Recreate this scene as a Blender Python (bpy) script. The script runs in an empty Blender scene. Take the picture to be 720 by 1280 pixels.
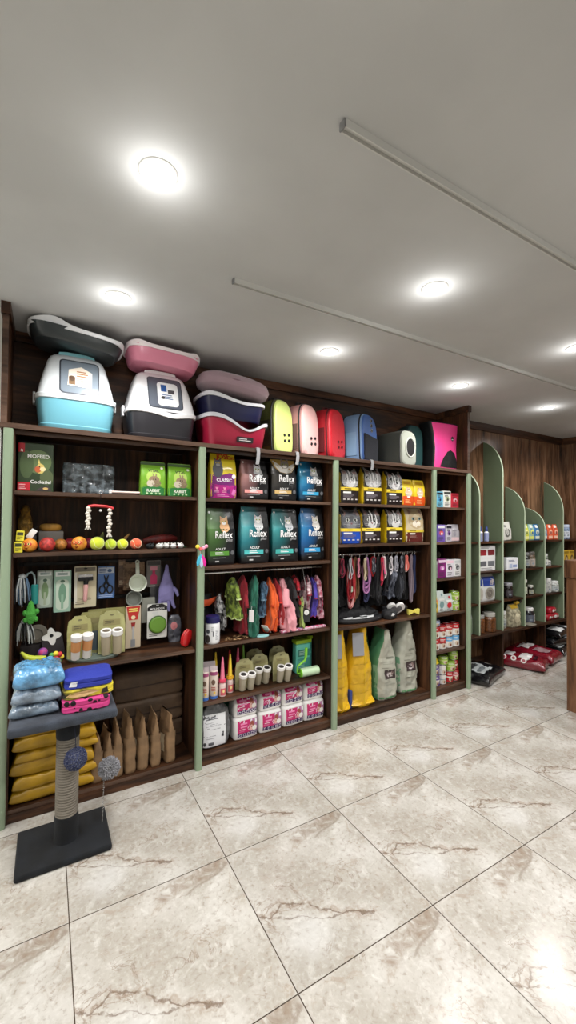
import bpy, bmesh, math, random
from mathutils import Vector, Matrix, noise
PI = math.pi
SC = bpy.context.scene
COL = SC.collection
rnd = random.Random(7)

# ------------------------------------------------------------------ materials
def lin(c):
    c = c / 255.0
    return c / 12.92 if c <= 0.04045 else ((c + 0.055) / 1.055) ** 2.4
def rgba(c):
    return (lin(c[0]), lin(c[1]), lin(c[2]), 1.0)
_M = {}
def M(c, rough=0.5, metal=0.0, coat=0.0, bump=0.0, bscale=40.0, trans=0.0, alpha=1.0, sheen=0.0, emit=0.0, mottle=0.0, mscale=20.0, c2=None, key=None):
    k = (tuple(c), rough, metal, coat, bump, bscale, trans, alpha, sheen, emit, mottle, mscale, c2, key)
    if k in _M:
        return _M[k]
    m = bpy.data.materials.new('surface_%d_%d_%d' % tuple(int(q) for q in c[:3]))
    m.use_nodes = True
    nt = m.node_tree
    b = nt.nodes['Principled BSDF']
    b.inputs['Base Color'].default_value = rgba(c)
    b.inputs['Roughness'].default_value = rough
    b.inputs['Metallic'].default_value = metal
    b.inputs['Coat Weight'].default_value = coat
    b.inputs['Coat Roughness'].default_value = 0.12
    b.inputs['Transmission Weight'].default_value = trans
    b.inputs['Alpha'].default_value = alpha
    if sheen:
        b.inputs['Sheen Weight'].default_value = sheen
    if emit:
        b.inputs['Emission Color'].default_value = rgba(c)
        b.inputs['Emission Strength'].default_value = emit
    if bump or mottle:
        tc = nt.nodes.new('ShaderNodeTexCoord')
    if mottle:
        n = nt.nodes.new('ShaderNodeTexNoise')
        n.inputs['Scale'].default_value = mscale
        n.inputs['Detail'].default_value = 4
        nt.links.new(tc.outputs['Object'], n.inputs['Vector'])
        r = nt.nodes.new('ShaderNodeValToRGB')
        d = c2 if c2 else tuple(max(0, q * (1 - mottle)) for q in c)
        r.color_ramp.elements[0].position = 0.38
        r.color_ramp.elements[0].color = rgba(d)
        r.color_ramp.elements[1].position = 0.62
        r.color_ramp.elements[1].color = rgba(c)
        nt.links.new(n.outputs['Fac'], r.inputs['Fac'])
        nt.links.new(r.outputs['Color'], b.inputs['Base Color'])
    if bump:
        n2 = nt.nodes.new('ShaderNodeTexNoise')
        n2.inputs['Scale'].default_value = bscale
        n2.inputs['Detail'].default_value = 5
        nt.links.new(tc.outputs['Object'], n2.inputs['Vector'])
        bp = nt.nodes.new('ShaderNodeBump')
        bp.inputs['Strength'].default_value = bump
        bp.inputs['Distance'].default_value = 0.01
        nt.links.new(n2.outputs['Fac'], bp.inputs['Height'])
        nt.links.new(bp.outputs['Normal'], b.inputs['Normal'])
    _M[k] = m
    return m

def wood(name, dark, mid, light, axis, rough=0.46, sc=1.0, coat=0.0):
    """walnut laminate; the grain runs along axis (0 x, 1 y, 2 z)"""
    m = bpy.data.materials.new(name)
    m.use_nodes = True
    nt = m.node_tree
    b = nt.nodes['Principled BSDF']
    tc = nt.nodes.new('ShaderNodeTexCoord')
    mp = nt.nodes.new('ShaderNodeMapping')
    s = [9.0 * sc] * 3
    s[axis] = 0.9 * sc
    mp.inputs['Scale'].default_value = s
    nt.links.new(tc.outputs['Object'], mp.inputs['Vector'])
    n1 = nt.nodes.new('ShaderNodeTexNoise')
    n1.inputs['Scale'].default_value = 1.3
    n1.inputs['Detail'].default_value = 7
    n1.inputs['Roughness'].default_value = 0.62
    n1.inputs['Distortion'].default_value = 0.7
    nt.links.new(mp.outputs['Vector'], n1.inputs['Vector'])
    n2 = nt.nodes.new('ShaderNodeTexNoise')
    n2.inputs['Scale'].default_value = 7
    n2.inputs['Detail'].default_value = 4
    nt.links.new(mp.outputs['Vector'], n2.inputs['Vector'])
    mx = nt.nodes.new('ShaderNodeMath')
    mx.operation = 'MULTIPLY_ADD'
    mx.inputs[1].default_value = 0.35
    nt.links.new(n2.outputs['Fac'], mx.inputs[0])
    nt.links.new(n1.outputs['Fac'], mx.inputs[2])
    r = nt.nodes.new('ShaderNodeValToRGB')
    e = r.color_ramp.elements
    e[0].position = 0.50
    e[0].color = rgba(dark)
    e[1].position = 0.86
    e[1].color = rgba(light)
    k = e.new(0.66)
    k.color = rgba(mid)
    nt.links.new(mx.outputs[0], r.inputs['Fac'])
    nt.links.new(r.outputs['Color'], b.inputs['Base Color'])
    b.inputs['Roughness'].default_value = rough
    b.inputs['Specular IOR Level'].default_value = 0.32
    b.inputs['Coat Weight'].default_value = coat
    b.inputs['Coat Roughness'].default_value = 0.2
    return m

W_D, W_M, W_L = (25, 14, 8), (56, 34, 20), (98, 63, 40)
WOOD_X = wood('walnut_laminate_long', W_D, W_M, W_L, 0)
WOOD_Z = wood('walnut_laminate_upright', W_D, W_M, W_L, 2)
WOOD_Y = wood('walnut_laminate_deep', W_D, W_M, W_L, 1)
WOOD_EDGE = wood('walnut_lit_edge', (52, 38, 30), (80, 60, 48), (108, 84, 70), 0, 0.4)  # lighter copy of the laminate; light on the front edges put into the colour
WOOD_WALL = wood('walnut_wall_panel', (40, 26, 17), (100, 71, 50), (148, 112, 84), 2, 0.26, 0.8, 0.4)
WOOD_COUNTER = wood('walnut_counter', (60, 38, 24), (98, 66, 44), (126, 90, 64), 2, 0.35)
GREEN = M((138, 156, 130), 0.42)
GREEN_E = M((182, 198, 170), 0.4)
GREEN_P = M((112, 128, 102), 0.5)
BLACK = M((14, 14, 16), 0.5)
BLACKG = M((12, 12, 14), 0.25, coat=0.3)
WHITE = M((232, 232, 230), 0.4)
WHITE_P = M((226, 228, 230), 0.3, coat=0.2)
CHROME = M((190, 190, 192), 0.22, metal=1.0)
DARKM = M((40, 38, 38), 0.4, metal=0.7)

# ------------------------------------------------------------------ mesh building
class MB:
    def __init__(s):
        s.v, s.f, s.m, s.mats = [], [], [], []
    def mi(s, mat):
        if mat not in s.mats:
            s.mats.append(mat)
        return s.mats.index(mat)
    def add(s, vs, fs, mat):
        o = len(s.v)
        i = s.mi(mat)
        s.v += [tuple(q) for q in vs]
        for f in fs:
            s.f.append(tuple(o + k for k in f))
            s.m.append(i)
    def box(s, x0, x1, y0, y1, z0, z1, mat):
        vs = [(x0, y0, z0), (x1, y0, z0), (x1, y1, z0), (x0, y1, z0), (x0, y0, z1), (x1, y0, z1), (x1, y1, z1), (x0, y1, z1)]
        s.add(vs, [(0, 3, 2, 1), (4, 5, 6, 7), (0, 1, 5, 4), (1, 2, 6, 5), (2, 3, 7, 6), (3, 0, 4, 7)], mat)
    def rbox(s, x0, x1, y0, y1, z0, z1, mat, r=0.004, seg=2):
        bm = bmesh.new()
        bmesh.ops.create_cube(bm, size=1)
        for v in bm.verts:
            v.co = Vector(((x0 + x1) / 2 + v.co.x * (x1 - x0), (y0 + y1) / 2 + v.co.y * (y1 - y0), (z0 + z1) / 2 + v.co.z * (z1 - z0)))
        bmesh.ops.bevel(bm, geom=bm.edges[:], offset=min(r, (x1 - x0) * .45, (y1 - y0) * .45, (z1 - z0) * .45), segments=seg, profile=0.5, affect='EDGES')
        bm.verts.index_update()
        s.add([v.co for v in bm.verts], [[v.index for v in f.verts] for f in bm.faces], mat)
        bm.free()
    def lathe(s, prof, mat, seg=20, c=(0, 0, 0), mats=None, ax='z', sx=1.0, sy=1.0):
        """prof = [(r, h), ...] turned about an axis through c; mats = one material per band"""
        vs, n = [], len(prof)
        for r, h in prof:
            for i in range(seg):
                a = 2 * PI * i / seg
                p, q = r * math.cos(a) * sx, r * math.sin(a) * sy
                vs.append((c[0] + p, c[1] + q, c[2] + h) if ax == 'z' else (c[0] + p, c[1] - h, c[2] + q) if ax == 'y' else (c[0] + h, c[1] + p, c[2] + q))
        for j in range(n - 1):
            s.add(vs[j * seg:(j + 2) * seg], [(i, (i + 1) % seg, seg + (i + 1) % seg, seg + i) for i in range(seg)], mats[j] if mats else mat)
        if prof[0][0] > 1e-5:
            s.add(vs[:seg], [tuple(range(seg - 1, -1, -1))], mats[0] if mats else mat)
        if prof[-1][0] > 1e-5:
            s.add(vs[-seg:], [tuple(range(seg))], mats[-1] if mats else mat)
    def sphere(s, c, r, mat, seg=20, rings=12, sz=1.0, fn=None):
        vs = []
        for j in range(rings + 1):
            t = PI * j / rings
            for i in range(seg):
                a = 2 * PI * i / seg
                d = Vector((math.sin(t) * math.cos(a), math.sin(t) * math.sin(a), -math.cos(t) * sz))
                k = fn(d) if fn else 1.0
                vs.append(Vector(c) + d * r * k)
        s.add(vs, [(j * seg + i, j * seg + (i + 1) % seg, (j + 1) * seg + (i + 1) % seg, (j + 1) * seg + i) for j in range(rings) for i in range(seg)], mat)
    def tube(s, pts, r, mat, seg=8, closed=False, flat=1.0):
        P = [Vector(p) for p in pts]
        n = len(P)
        vs = []
        up = None
        for i in range(n):
            a = P[(i - 1) % n] if (closed or i > 0) else P[i]
            b = P[(i + 1) % n] if (closed or i < n - 1) else P[i]
            t = (b - a).normalized() if (b - a).length > 1e-9 else Vector((0, 0, 1))
            if up is None:
                up = Vector((0, 1, 0)) if abs(t.y) < 0.9 else Vector((1, 0, 0))
            e1 = (up - t * up.dot(t))
            e1 = e1.normalized() if e1.length > 1e-6 else t.orthogonal().normalized()
            up = e1
            e2 = t.cross(e1)
            rr = r[i] if isinstance(r, (list, tuple)) else r
            for k in range(seg):
                g = 2 * PI * k / seg
                vs.append(P[i] + e1 * rr * math.cos(g) * flat + e2 * rr * math.sin(g))
        fs = []
        for i in range(n if closed else n - 1):
            for k in range(seg):
                fs.append((i * seg + k, i * seg + (k + 1) % seg, ((i + 1) % n) * seg + (k + 1) % seg, ((i + 1) % n) * seg + k))
        if not closed:
            fs.append(tuple(range(seg - 1, -1, -1)))
            fs.append(tuple((n - 1) * seg + k for k in range(seg)))
        s.add(vs, fs, mat)
    def prism(s, pts, y0, y1, mat, edge=None, axis='y'):
        """outline pts in (a, z) pulled from y0 to y1 (axis y), or outline in (y, z) pulled along x"""
        n = len(pts)
        g = (lambda p, t: (p[0], t, p[1])) if axis == 'y' else (lambda p, t: (t, p[0], p[1])) if axis == 'x' else (lambda p, t: (p[0], p[1], t))
        vs = [g(p, y0) for p in pts] + [g(p, y1) for p in pts]
        s.add(vs, [tuple(range(n)), tuple(range(2 * n - 1, n - 1, -1))], mat)
        s.add(vs, [(i, n + i, n + (i + 1) % n, (i + 1) % n) for i in range(n)], edge or mat)
    def weld(s):
        seen, remap, nv = {}, {}, []
        for i, p in enumerate(s.v):
            k = (round(p[0], 6), round(p[1], 6), round(p[2], 6))
            if k not in seen:
                seen[k] = len(nv)
                nv.append(p)
            remap[i] = seen[k]
        ff, mm = [], []
        for f, mi in zip(s.f, s.m):
            g = []
            for i in f:
                if not g or remap[i] != g[-1]:
                    g.append(remap[i])
            if len(g) > 1 and g[0] == g[-1]:
                g.pop()
            if len(set(g)) >= 3 and len(set(g)) == len(g):
                ff.append(tuple(g))
                mm.append(mi)
        s.v, s.f, s.m = nv, ff, mm
        return s
    def move(s, loc=(0, 0, 0), rz=0, rx=0, ry=0, frm=0):
        mt = Matrix.Translation(loc) @ Matrix.Rotation(rz, 4, 'Z') @ Matrix.Rotation(rx, 4, 'X') @ Matrix.Rotation(ry, 4, 'Y')
        for i in range(frm, len(s.v)):
            s.v[i] = tuple(mt @ Vector(s.v[i]))

def link(name, mb, parent=None, smooth=True, ang=38, recalc=True):
    me = bpy.data.meshes.new(name)
    me.from_pydata(mb.v, [], mb.f)
    for m in mb.mats:
        me.materials.append(m)
    me.polygons.foreach_set('material_index', mb.m)
    if recalc:
        bm = bmesh.new()
        bm.from_mesh(me)
        bmesh.ops.recalc_face_normals(bm, faces=bm.faces[:])
        bm.to_mesh(me)
        bm.free()
    if smooth:
        me.polygons.foreach_set('use_smooth', [True] * len(me.polygons))
        me.set_sharp_from_angle(angle=math.radians(ang))
    me.update()
    o = bpy.data.objects.new(name, me)
    COL.objects.link(o)
    if parent:
        o.parent = parent
    return o
def tag(o, label, cat, group=None):
    o['label'] = label
    o['category'] = cat
    if group:
        o['group'] = group
    return o
def thing(name, label, cat, loc=(0, 0, 0), rz=0.0, group=None, rx=0.0, ry=0.0):
    o = bpy.data.objects.new(name, None)
    o.empty_display_size = 0.05
    COL.objects.link(o)
    o.location = loc
    o.rotation_euler = (rx, ry, rz)
    return tag(o, label, cat, group)
def put(o, loc, rz=0.0, rx=0.0, ry=0.0):
    o.location = loc
    o.rotation_euler = (rx, ry, rz)
    return o
KIDS = {}
def dup(root, loc, rz=0.0, label=None, rx=0.0, ry=0.0, group=None):
    def cp(o, parent):
        c = o.copy()
        COL.objects.link(c)
        if parent:
            c.parent = parent
        for ch in list(o.children):
            cp(ch, c)
        return c
    r = cp(root, None)
    put(r, loc, rz, rx, ry)
    if label:
        r['label'] = label
    if group:
        r['group'] = group
    return r
def struct(name, mb, smooth=False):
    o = link(name, mb, None, smooth)
    o['kind'] = 'structure'
    return o

# ------------------------------------------------------------------ lofted bodies and printed artwork
class Loft:
    """stacked superellipse rings (z, half width, half depth, cx, cy); the front looks to -y"""
    def __init__(s, rings, n=6, seg=32, wr=0.0, seed=0.0, k=14.0, ridge=0.0):
        s.ridge = ridge
        s.r = [tuple(q) + (0.0,) * (5 - len(q)) for q in rings]
        s.n, s.seg, s.wr, s.seed, s.k = n, seg, wr, seed, k
        s.W = 2 * max(q[1] for q in s.r)
        s.z0, s.z1 = s.r[0][0], s.r[-1][0]
        s.H = s.z1 - s.z0
    def d(s, x, z, side=0):
        if not s.wr:
            return 0.0
        rg = s.ridge * max(0.0, 1 - abs(x) / (s.W / 2)) if side == 0 else 0.0
        q = Vector((x * s.k, z * s.k, s.seed + side * 7.3))
        return rg + s.wr * (0.7 * noise.noise(q) + 0.5 * (0.5 - 2 * abs(noise.noise(q * 1.9 + Vector((3.1, 0, 0))))))
    def at(s, z):
        R = s.r
        if z <= R[0][0]:
            return R[0]
        for a, b in zip(R, R[1:]):
            if z <= b[0]:
                t = (z - a[0]) / max(1e-9, b[0] - a[0])
                return tuple(a[i] + (b[i] - a[i]) * t for i in range(5))
        return R[-1]
    def front(s, x, z):
        _, hx, hy, cx, cy = s.at(z)
        u = min(0.985, abs((x - cx) / max(hx, 1e-6)))
        return cy - hy * (1 - u ** s.n) ** (1.0 / s.n) - s.d(x, z)
    def build(s, mb, mat, side=None, bands=None, cap=None, top=None):
        vs, sg = [], s.seg + (-s.seg) % 8
        R = s.r
        if s.wr:
            R = []
            for p, q in zip(s.r, s.r[1:]):
                k = max(1, int(abs(q[0] - p[0]) / (s.H / 30.0)))
                R += [tuple(p[j] + (q[j] - p[j]) * i / k for j in range(5)) for i in range(k)]
            R.append(s.r[-1])
        sq = []
        for i in range(sg):
            t = 8.0 * (i + 0.0) / sg
            k, f = int(t) // 2, (t - 2 * (int(t) // 2)) - 1.0
            sq.append([(1.0, f), (-f, 1.0), (-1.0, -f), (f, -1.0)][k])
        pr = []
        for u, w in sq:
            k = (abs(u) ** s.n + abs(w) ** s.n) ** (-1.0 / s.n)
            pr.append((u * k, w * k))
        for z, hx, hy, cx, cy in R:
            for u, w in pr:
                x, y = cx + hx * u, cy + hy * w
                y += -s.d(x, z) if w < 0 else s.d(x, z, 1)
                vs.append((x, y, z))
        for j in range(len(R) - 1):
            zc = (R[j][0] + R[j + 1][0]) / 2
            m0 = mat
            if bands:
                for zt, mt in bands:
                    if zc >= zt:
                        m0 = mt
            for i in range(sg):
                k = (i + 1) % sg
                m1 = side if (side and abs(sq[i][0] + sq[k][0]) > 1.999) else m0
                mb.add([vs[j * sg + i], vs[j * sg + k], vs[(j + 1) * sg + k], vs[(j + 1) * sg + i]], [(0, 1, 2, 3)], m1)
        mb.add(vs[:sg], [tuple(range(sg - 1, -1, -1))], cap or mat)
        mb.add(vs[-sg:], [tuple(range(sg))], top or cap or mat)
        mb.weld()
        return mb

_T = {}
def glyphs(txt, bold=0.0):
    k = (txt, bold)
    if k not in _T:
        cu = bpy.data.curves.new('lettering', 'FONT')
        cu.body = txt
        cu.size = 1.0
        cu.offset = bold
        cu.resolution_u = 3
        o = bpy.data.objects.new('lettering', cu)
        COL.objects.link(o)
        dg = bpy.context.evaluated_depsgraph_get()
        me = bpy.data.meshes.new_from_object(o.evaluated_get(dg))
        vs = [(v.co.x, v.co.y) for v in me.vertices]
        fs = [tuple(p.vertices) for p in me.polygons]
        bpy.data.objects.remove(o)
        bpy.data.meshes.remove(me)
        bpy.data.curves.remove(cu)
        x0, x1 = min(v[0] for v in vs), max(v[0] for v in vs)
        z0, z1 = min(v[1] for v in vs), max(v[1] for v in vs)
        _T[k] = ([(v[0] - (x0 + x1) / 2, v[1] - (z0 + z1) / 2) for v in vs], fs, x1 - x0, z1 - z0)
    return _T[k]

class Art:
    """print that lies on the front of a loft; s in -1..1 across, t in 0..1 up"""
    def __init__(s, L):
        s.L, s.mb, s.txs, s.lv, s.cnt = L, MB(), [], 0, 0
    def P(s, x, z, lv):
        return (x, s.L.front(x, z) - (0.0007 if not s.L.wr else 0.0016) - 0.00025 * (lv + s.lv) - 0.00003 * s.cnt, z)
    def X(s, a):
        return a * s.L.W / 2
    def Z(s, t):
        return s.L.z0 + t * s.L.H
    def _m(s, c):
        s.cnt += 1
        return c if hasattr(c, 'node_tree') else M(c, 0.42)
    def rect(s, a0, a1, t0, t1, c, lv=1, skew=0.0, n=8, m=6):
        vs, fs = [], []
        for j in range(m + 1):
            for i in range(n + 1):
                t = t0 + (t1 - t0) * j / m
                x = s.X(a0 + (a1 - a0) * i / n)
                vs.append(s.P(x, s.Z(t) + skew * x, lv))
        for j in range(m):
            for i in range(n):
                q = j * (n + 1) + i
                fs.append((q, q + 1, q + n + 2, q + n + 1))
        s.mb.add(vs, fs, s._m(c))
    def star(s, pts, c, lv=1, rings=4):
        """star-shaped outline, pts in (s, t)"""
        P0 = [(s.X(a), s.Z(t)) for a, t in pts]
        P = []
        for p, q in zip(P0, P0[1:] + P0[:1]):
            k = max(1, min(14, int(math.hypot(q[0] - p[0], q[1] - p[1]) / 0.011)))
            P += [(p[0] + (q[0] - p[0]) * i / k, p[1] + (q[1] - p[1]) * i / k) for i in range(k)]
        cx, cz = sum(p[0] for p in P) / len(P), sum(p[1] for p in P) / len(P)
        n = len(P)
        vs = [s.P(cx, cz, lv)]
        for r in range(1, rings + 1):
            k = r / rings
            vs += [s.P(cx + (p[0] - cx) * k, cz + (p[1] - cz) * k, lv) for p in P]
        fs = [(0, 1 + i, 1 + (i + 1) % n) for i in range(n)]
        for r in range(rings - 1):
            o = 1 + r * n
            fs += [(o + i, o + n + i, o + n + (i + 1) % n, o + (i + 1) % n) for i in range(n)]
        s.mb.add(vs, fs, s._m(c))
    def ell(s, a, t, rx, rz, c, lv=1, n=18, rot=0.0):
        """ellipse with radii in metres"""
        W, H = s.L.W / 2, s.L.H
        pts = []
        for i in range(n):
            g = 2 * PI * i / n
            x, z = rx * math.cos(g), rz * math.sin(g)
            pts.append((a + (x * math.cos(rot) - z * math.sin(rot)) / W, t + (x * math.sin(rot) + z * math.cos(rot)) / H))
        s.star(pts, c, lv, 3)
    def text(s, txt, a, t, w, c, lv=4, bold=0.012, hs=1.0, skew=0.0):
        vs, fs, tw, th = glyphs(txt, bold)
        k = w * s.L.W / tw
        cx, cz = s.X(a), s.Z(t)
        tx = MB(); s.txs.append(tx)
        tx.add([s.P(cx + v[0] * k + v[1] * k * skew, cz + v[1] * k * hs, lv) for v in vs], fs, s._m(c))
    def lines(s, a0, a1, t0, t1, n, c, lv=3, seed=1, th=0.45):
        """rows of small print too fine to read"""
        r = random.Random(seed)
        for i in range(n):
            t = t1 - (t1 - t0) * (i + 0.5) / n
            h = (t1 - t0) / n * th / 2
            s.rect(a0, a0 + (a1 - a0) * (0.55 + 0.45 * r.random()), t - h, t + h, c, lv, n=4, m=1)
    def cat(s, a, t, r, c, c2=(235, 235, 230), lv=2, eye=(190, 200, 90), stripe=None):
        """a cat's head, radius r metres"""
        W, H = s.L.W / 2, s.L.H
        for sg in (-1, 1):
            s.star([(a + sg * r * 0.92 / W, t + r * 0.2 / H), (a + sg * r * 0.86 / W, t + r * 1.32 / H), (a + sg * r * 0.15 / W, t + r * 0.78 / H)], c, lv, 2)
            s.star([(a + sg * r * 0.8 / W, t + r * 0.4 / H), (a + sg * r * 0.77 / W, t + r * 1.1 / H), (a + sg * r * 0.35 / W, t + r * 0.75 / H)], (150, 120, 115), lv + 1, 2)
        s.ell(a, t, r, r * 0.86, c, lv + 1)
        s.ell(a, t - r * 0.38 / H, r * 0.5, r * 0.36, c2, lv + 2)
        for sg in (-1, 1):
            s.ell(a + sg * r * 0.4 / W, t + r * 0.12 / H, r * 0.2, r * 0.16, eye, lv + 3)
            s.ell(a + sg * r * 0.4 / W, t + r * 0.12 / H, r * 0.08, r * 0.14, (12, 12, 12), lv + 4)
        s.star([(a - r * 0.14 / W, t - r * 0.14 / H), (a + r * 0.14 / W, t - r * 0.14 / H), (a, t - r * 0.3 / H)], (120, 70, 70), lv + 3, 1)
        if stripe:
            for q in (-0.25, 0.0, 0.25):
                s.star([(a + (q - 0.05) * r / W, t + r * 0.8 / H), (a + (q + 0.05) * r / W, t + r * 0.8 / H), (a + q * 0.6 * r / W, t + r * 0.3 / H)], stripe, lv + 2, 1)
    def done(s, parent, name='printed_artwork'):
        if s.mb.v:
            link(name, s.mb, parent, True, 60, recalc=False)
        for tx in s.txs:
            link('lettering', tx, parent, False, recalc=False)

def solid(name, L, mat, label, cat, loc, rz=0.0, group=None, side=None, art=None, bands=None, cap=None, top=None, rx=0.0, ry=0.0, extra=None):
    mb = MB()
    L.build(mb, mat, side, bands, cap, top)
    o = tag(link(name, mb, None, True, 42), label, cat, group)
    put(o, loc, rz, rx, ry)
    if art:
        A = Art(L)
        art(A)
        A.done(o)
    if extra:
        extra(o, L)
    return o

def bag_loft(W, H, D, wr=0.003, seed=0.0, seal=0.06, n=7, shoulder=0.72, bot=0.9, topw=0.93):
    w, d = W / 2, D / 2
    R = [(0, w * bot, d * 0.85), (H * .015, w * .95, d * .95), (H * .06, w * .985, d), (H * .16, w, d), (H * .3, w, d * 1.0), (H * .42, w * .99, d * 1.0), (H * .54, w * .985, d * .98), (H * .64, w * .98, d * .92),
         (H * shoulder, w * .975, d * .8), (H * (shoulder + (1 - seal - shoulder) * .4), w * .965, d * .55), (H * (shoulder + (1 - seal - shoulder) * .75), w * .95, d * .3), (H * (1 - seal), w * topw, d * .08 + .0015), (H * (1 - seal / 2), w * topw, .0022), (H, w * topw, .002)]
    return Loft(R, n, 36, wr, seed)
def carton_loft(W, H, D, r=0.003, n=16):
    return Loft([(0, W / 2 - r, D / 2 - r), (r, W / 2, D / 2), (H * .33, W / 2, D / 2), (H * .66, W / 2, D / 2), (H - r, W / 2, D / 2), (H, W / 2 - r, D / 2 - r)], n, 40)
def card_loft(W, H, th=0.003, n=10, taper=1.0):
    return Loft([(0, W / 2 * .96, th / 2), (H * .03, W / 2, th / 2), (H * .5, W / 2, th / 2), (H * .8, W / 2 * (1 + taper) / 2, th / 2), (H * .97, W / 2 * taper, th / 2), (H, W / 2 * taper * .95, th / 2)], n, 32)

def ridged(v):
    return 0.5 - 2 * abs(noise.noise(v))
class Cushion:
    """a filled flat sack lying down: two sheets joined in a seam"""
    def __init__(s, W, D, H, seed=0.0, p=5.0, cr=0.006, k=18.0, ears=0.05, bulge=0.42):
        s.W, s.D, s.H, s.seed, s.p, s.cr, s.k, s.ears, s.bulge = W, D, H, seed, p, cr, k, ears, bulge
    def uv(s, u, v, top=True):
        e = max(0.0, (1 - abs(u) ** s.p) * (1 - abs(v) ** s.p))
        x = s.W / 2 * u * (1 - s.ears * (1 - v * v))
        y = s.D / 2 * v * (1 - s.ears * (1 - u * u))
        q = Vector((x * s.k, y * s.k, s.seed))
        n = s.cr * (0.8 * noise.noise(q) + 0.7 * ridged(q * 1.7 + Vector((5, 1, 2)))) * e ** 0.3
        seam = s.H * 0.38
        z = seam + (s.H - seam) * e ** s.bulge + n if top else seam * (1 - e ** 0.35)
        w = s.cr * 0.8 * noise.noise(Vector((x * 9, y * 9, s.seed + 8))) * (1 - e)
        return (x, y, max(0.0, z + w))
    def top(s, x, y):
        u, v = max(-1, min(1, x / (s.W / 2))), max(-1, min(1, y / (s.D / 2)))
        for _ in range(3):
            u = max(-1, min(1, x / (s.W / 2 * (1 - s.ears * (1 - v * v)))))
            v = max(-1, min(1, y / (s.D / 2 * (1 - s.ears * (1 - u * u)))))
        return s.uv(u, v)[2]
    def build(s, mb, mat, n=40, m=32):
        f = lambda i, n: math.sin((2 * i / n - 1) * PI / 2) * 0.5 + (2 * i / n - 1) * 0.5
        for tp in (True, False):
            vs = [s.uv(f(i, n), f(j, m), tp) for j in range(m + 1) for i in range(n + 1)]
            mb.add(vs, [(j * (n + 1) + i, j * (n + 1) + i + 1, (j + 1) * (n + 1) + i + 1, (j + 1) * (n + 1) + i) for j in range(m) for i in range(n)], mat)
        return mb.weld()
def sack(name, C, mat, label, cat, loc, rz=0.0, group=None, ry=0.0, rx=0.0):
    o = tag(link(name, C.build(MB(), mat), None, True, 60), label, cat, group)
    return put(o, loc, rz, rx, ry)
def fade(c0, c1, p, r, c2=None, rough=0.32):
    """printed film fading from colour c1 at point p (x, z in metres) to c0 at distance r"""
    m = bpy.data.materials.new('printed_film_%d_%d_%d' % tuple(c1))
    m.use_nodes = True
    nt = m.node_tree
    b = nt.nodes['Principled BSDF']
    tc = nt.nodes.new('ShaderNodeTexCoord')
    mp = nt.nodes.new('ShaderNodeVectorMath'); mp.operation = 'MULTIPLY'; mp.inputs[1].default_value = (1.25, 0, 0.8)
    nt.links.new(tc.outputs['Object'], mp.inputs[0])
    d = nt.nodes.new('ShaderNodeVectorMath'); d.operation = 'DISTANCE'; d.inputs[1].default_value = (p[0] * 1.25, 0, p[1] * 0.8)
    nt.links.new(mp.outputs[0], d.inputs[0])
    rp = nt.nodes.new('ShaderNodeValToRGB')
    e = rp.color_ramp.elements
    e[0].position = 0.0; e[0].color = rgba(tuple(q * .86 for q in c1)); e[1].position = min(1, r); e[1].color = rgba(c0)
    k = e.new(r * 0.5); k.color = rgba(c2 or tuple((a + q) // 2 for a, q in zip(c0, c1)))
    nt.links.new(d.outputs['Value'], rp.inputs['Fac'])
    nt.links.new(rp.outputs['Color'], b.inputs['Base Color'])
    b.inputs['Roughness'].default_value = rough
    b.inputs['Coat Weight'].default_value = 0.25
    return m

# ------------------------------------------------------------------ camera
cam = bpy.data.cameras.new('camera')
cam_o = bpy.data.objects.new('camera', cam)
COL.objects.link(cam_o)
SC.camera = cam_o
cam.sensor_fit = 'HORIZONTAL'
cam.sensor_width = 36.0
cam.lens = 520.36 / 720 * 36
cam.clip_start = 0.02
yaw, pitch, roll = 0.52494, 0.018776, 0.0092
r0 = Vector((math.cos(yaw), -math.sin(yaw), 0))
d0 = Vector((math.sin(yaw), math.cos(yaw), 0))
u0 = Vector((0, 0, 1))
d1, u1 = d0 * math.cos(pitch) + u0 * math.sin(pitch), u0 * math.cos(pitch) - d0 * math.sin(pitch)
r1, u2 = r0 * math.cos(roll) + u1 * math.sin(roll), u1 * math.cos(roll) - r0 * math.sin(roll)
cam_o.matrix_world = Matrix(((r1.x, u2.x, -d1.x, 0), (r1.y, u2.y, -d1.y, 0), (r1.z, u2.z, -d1.z, 1.4605), (0, 0, 0, 1)))

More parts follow.
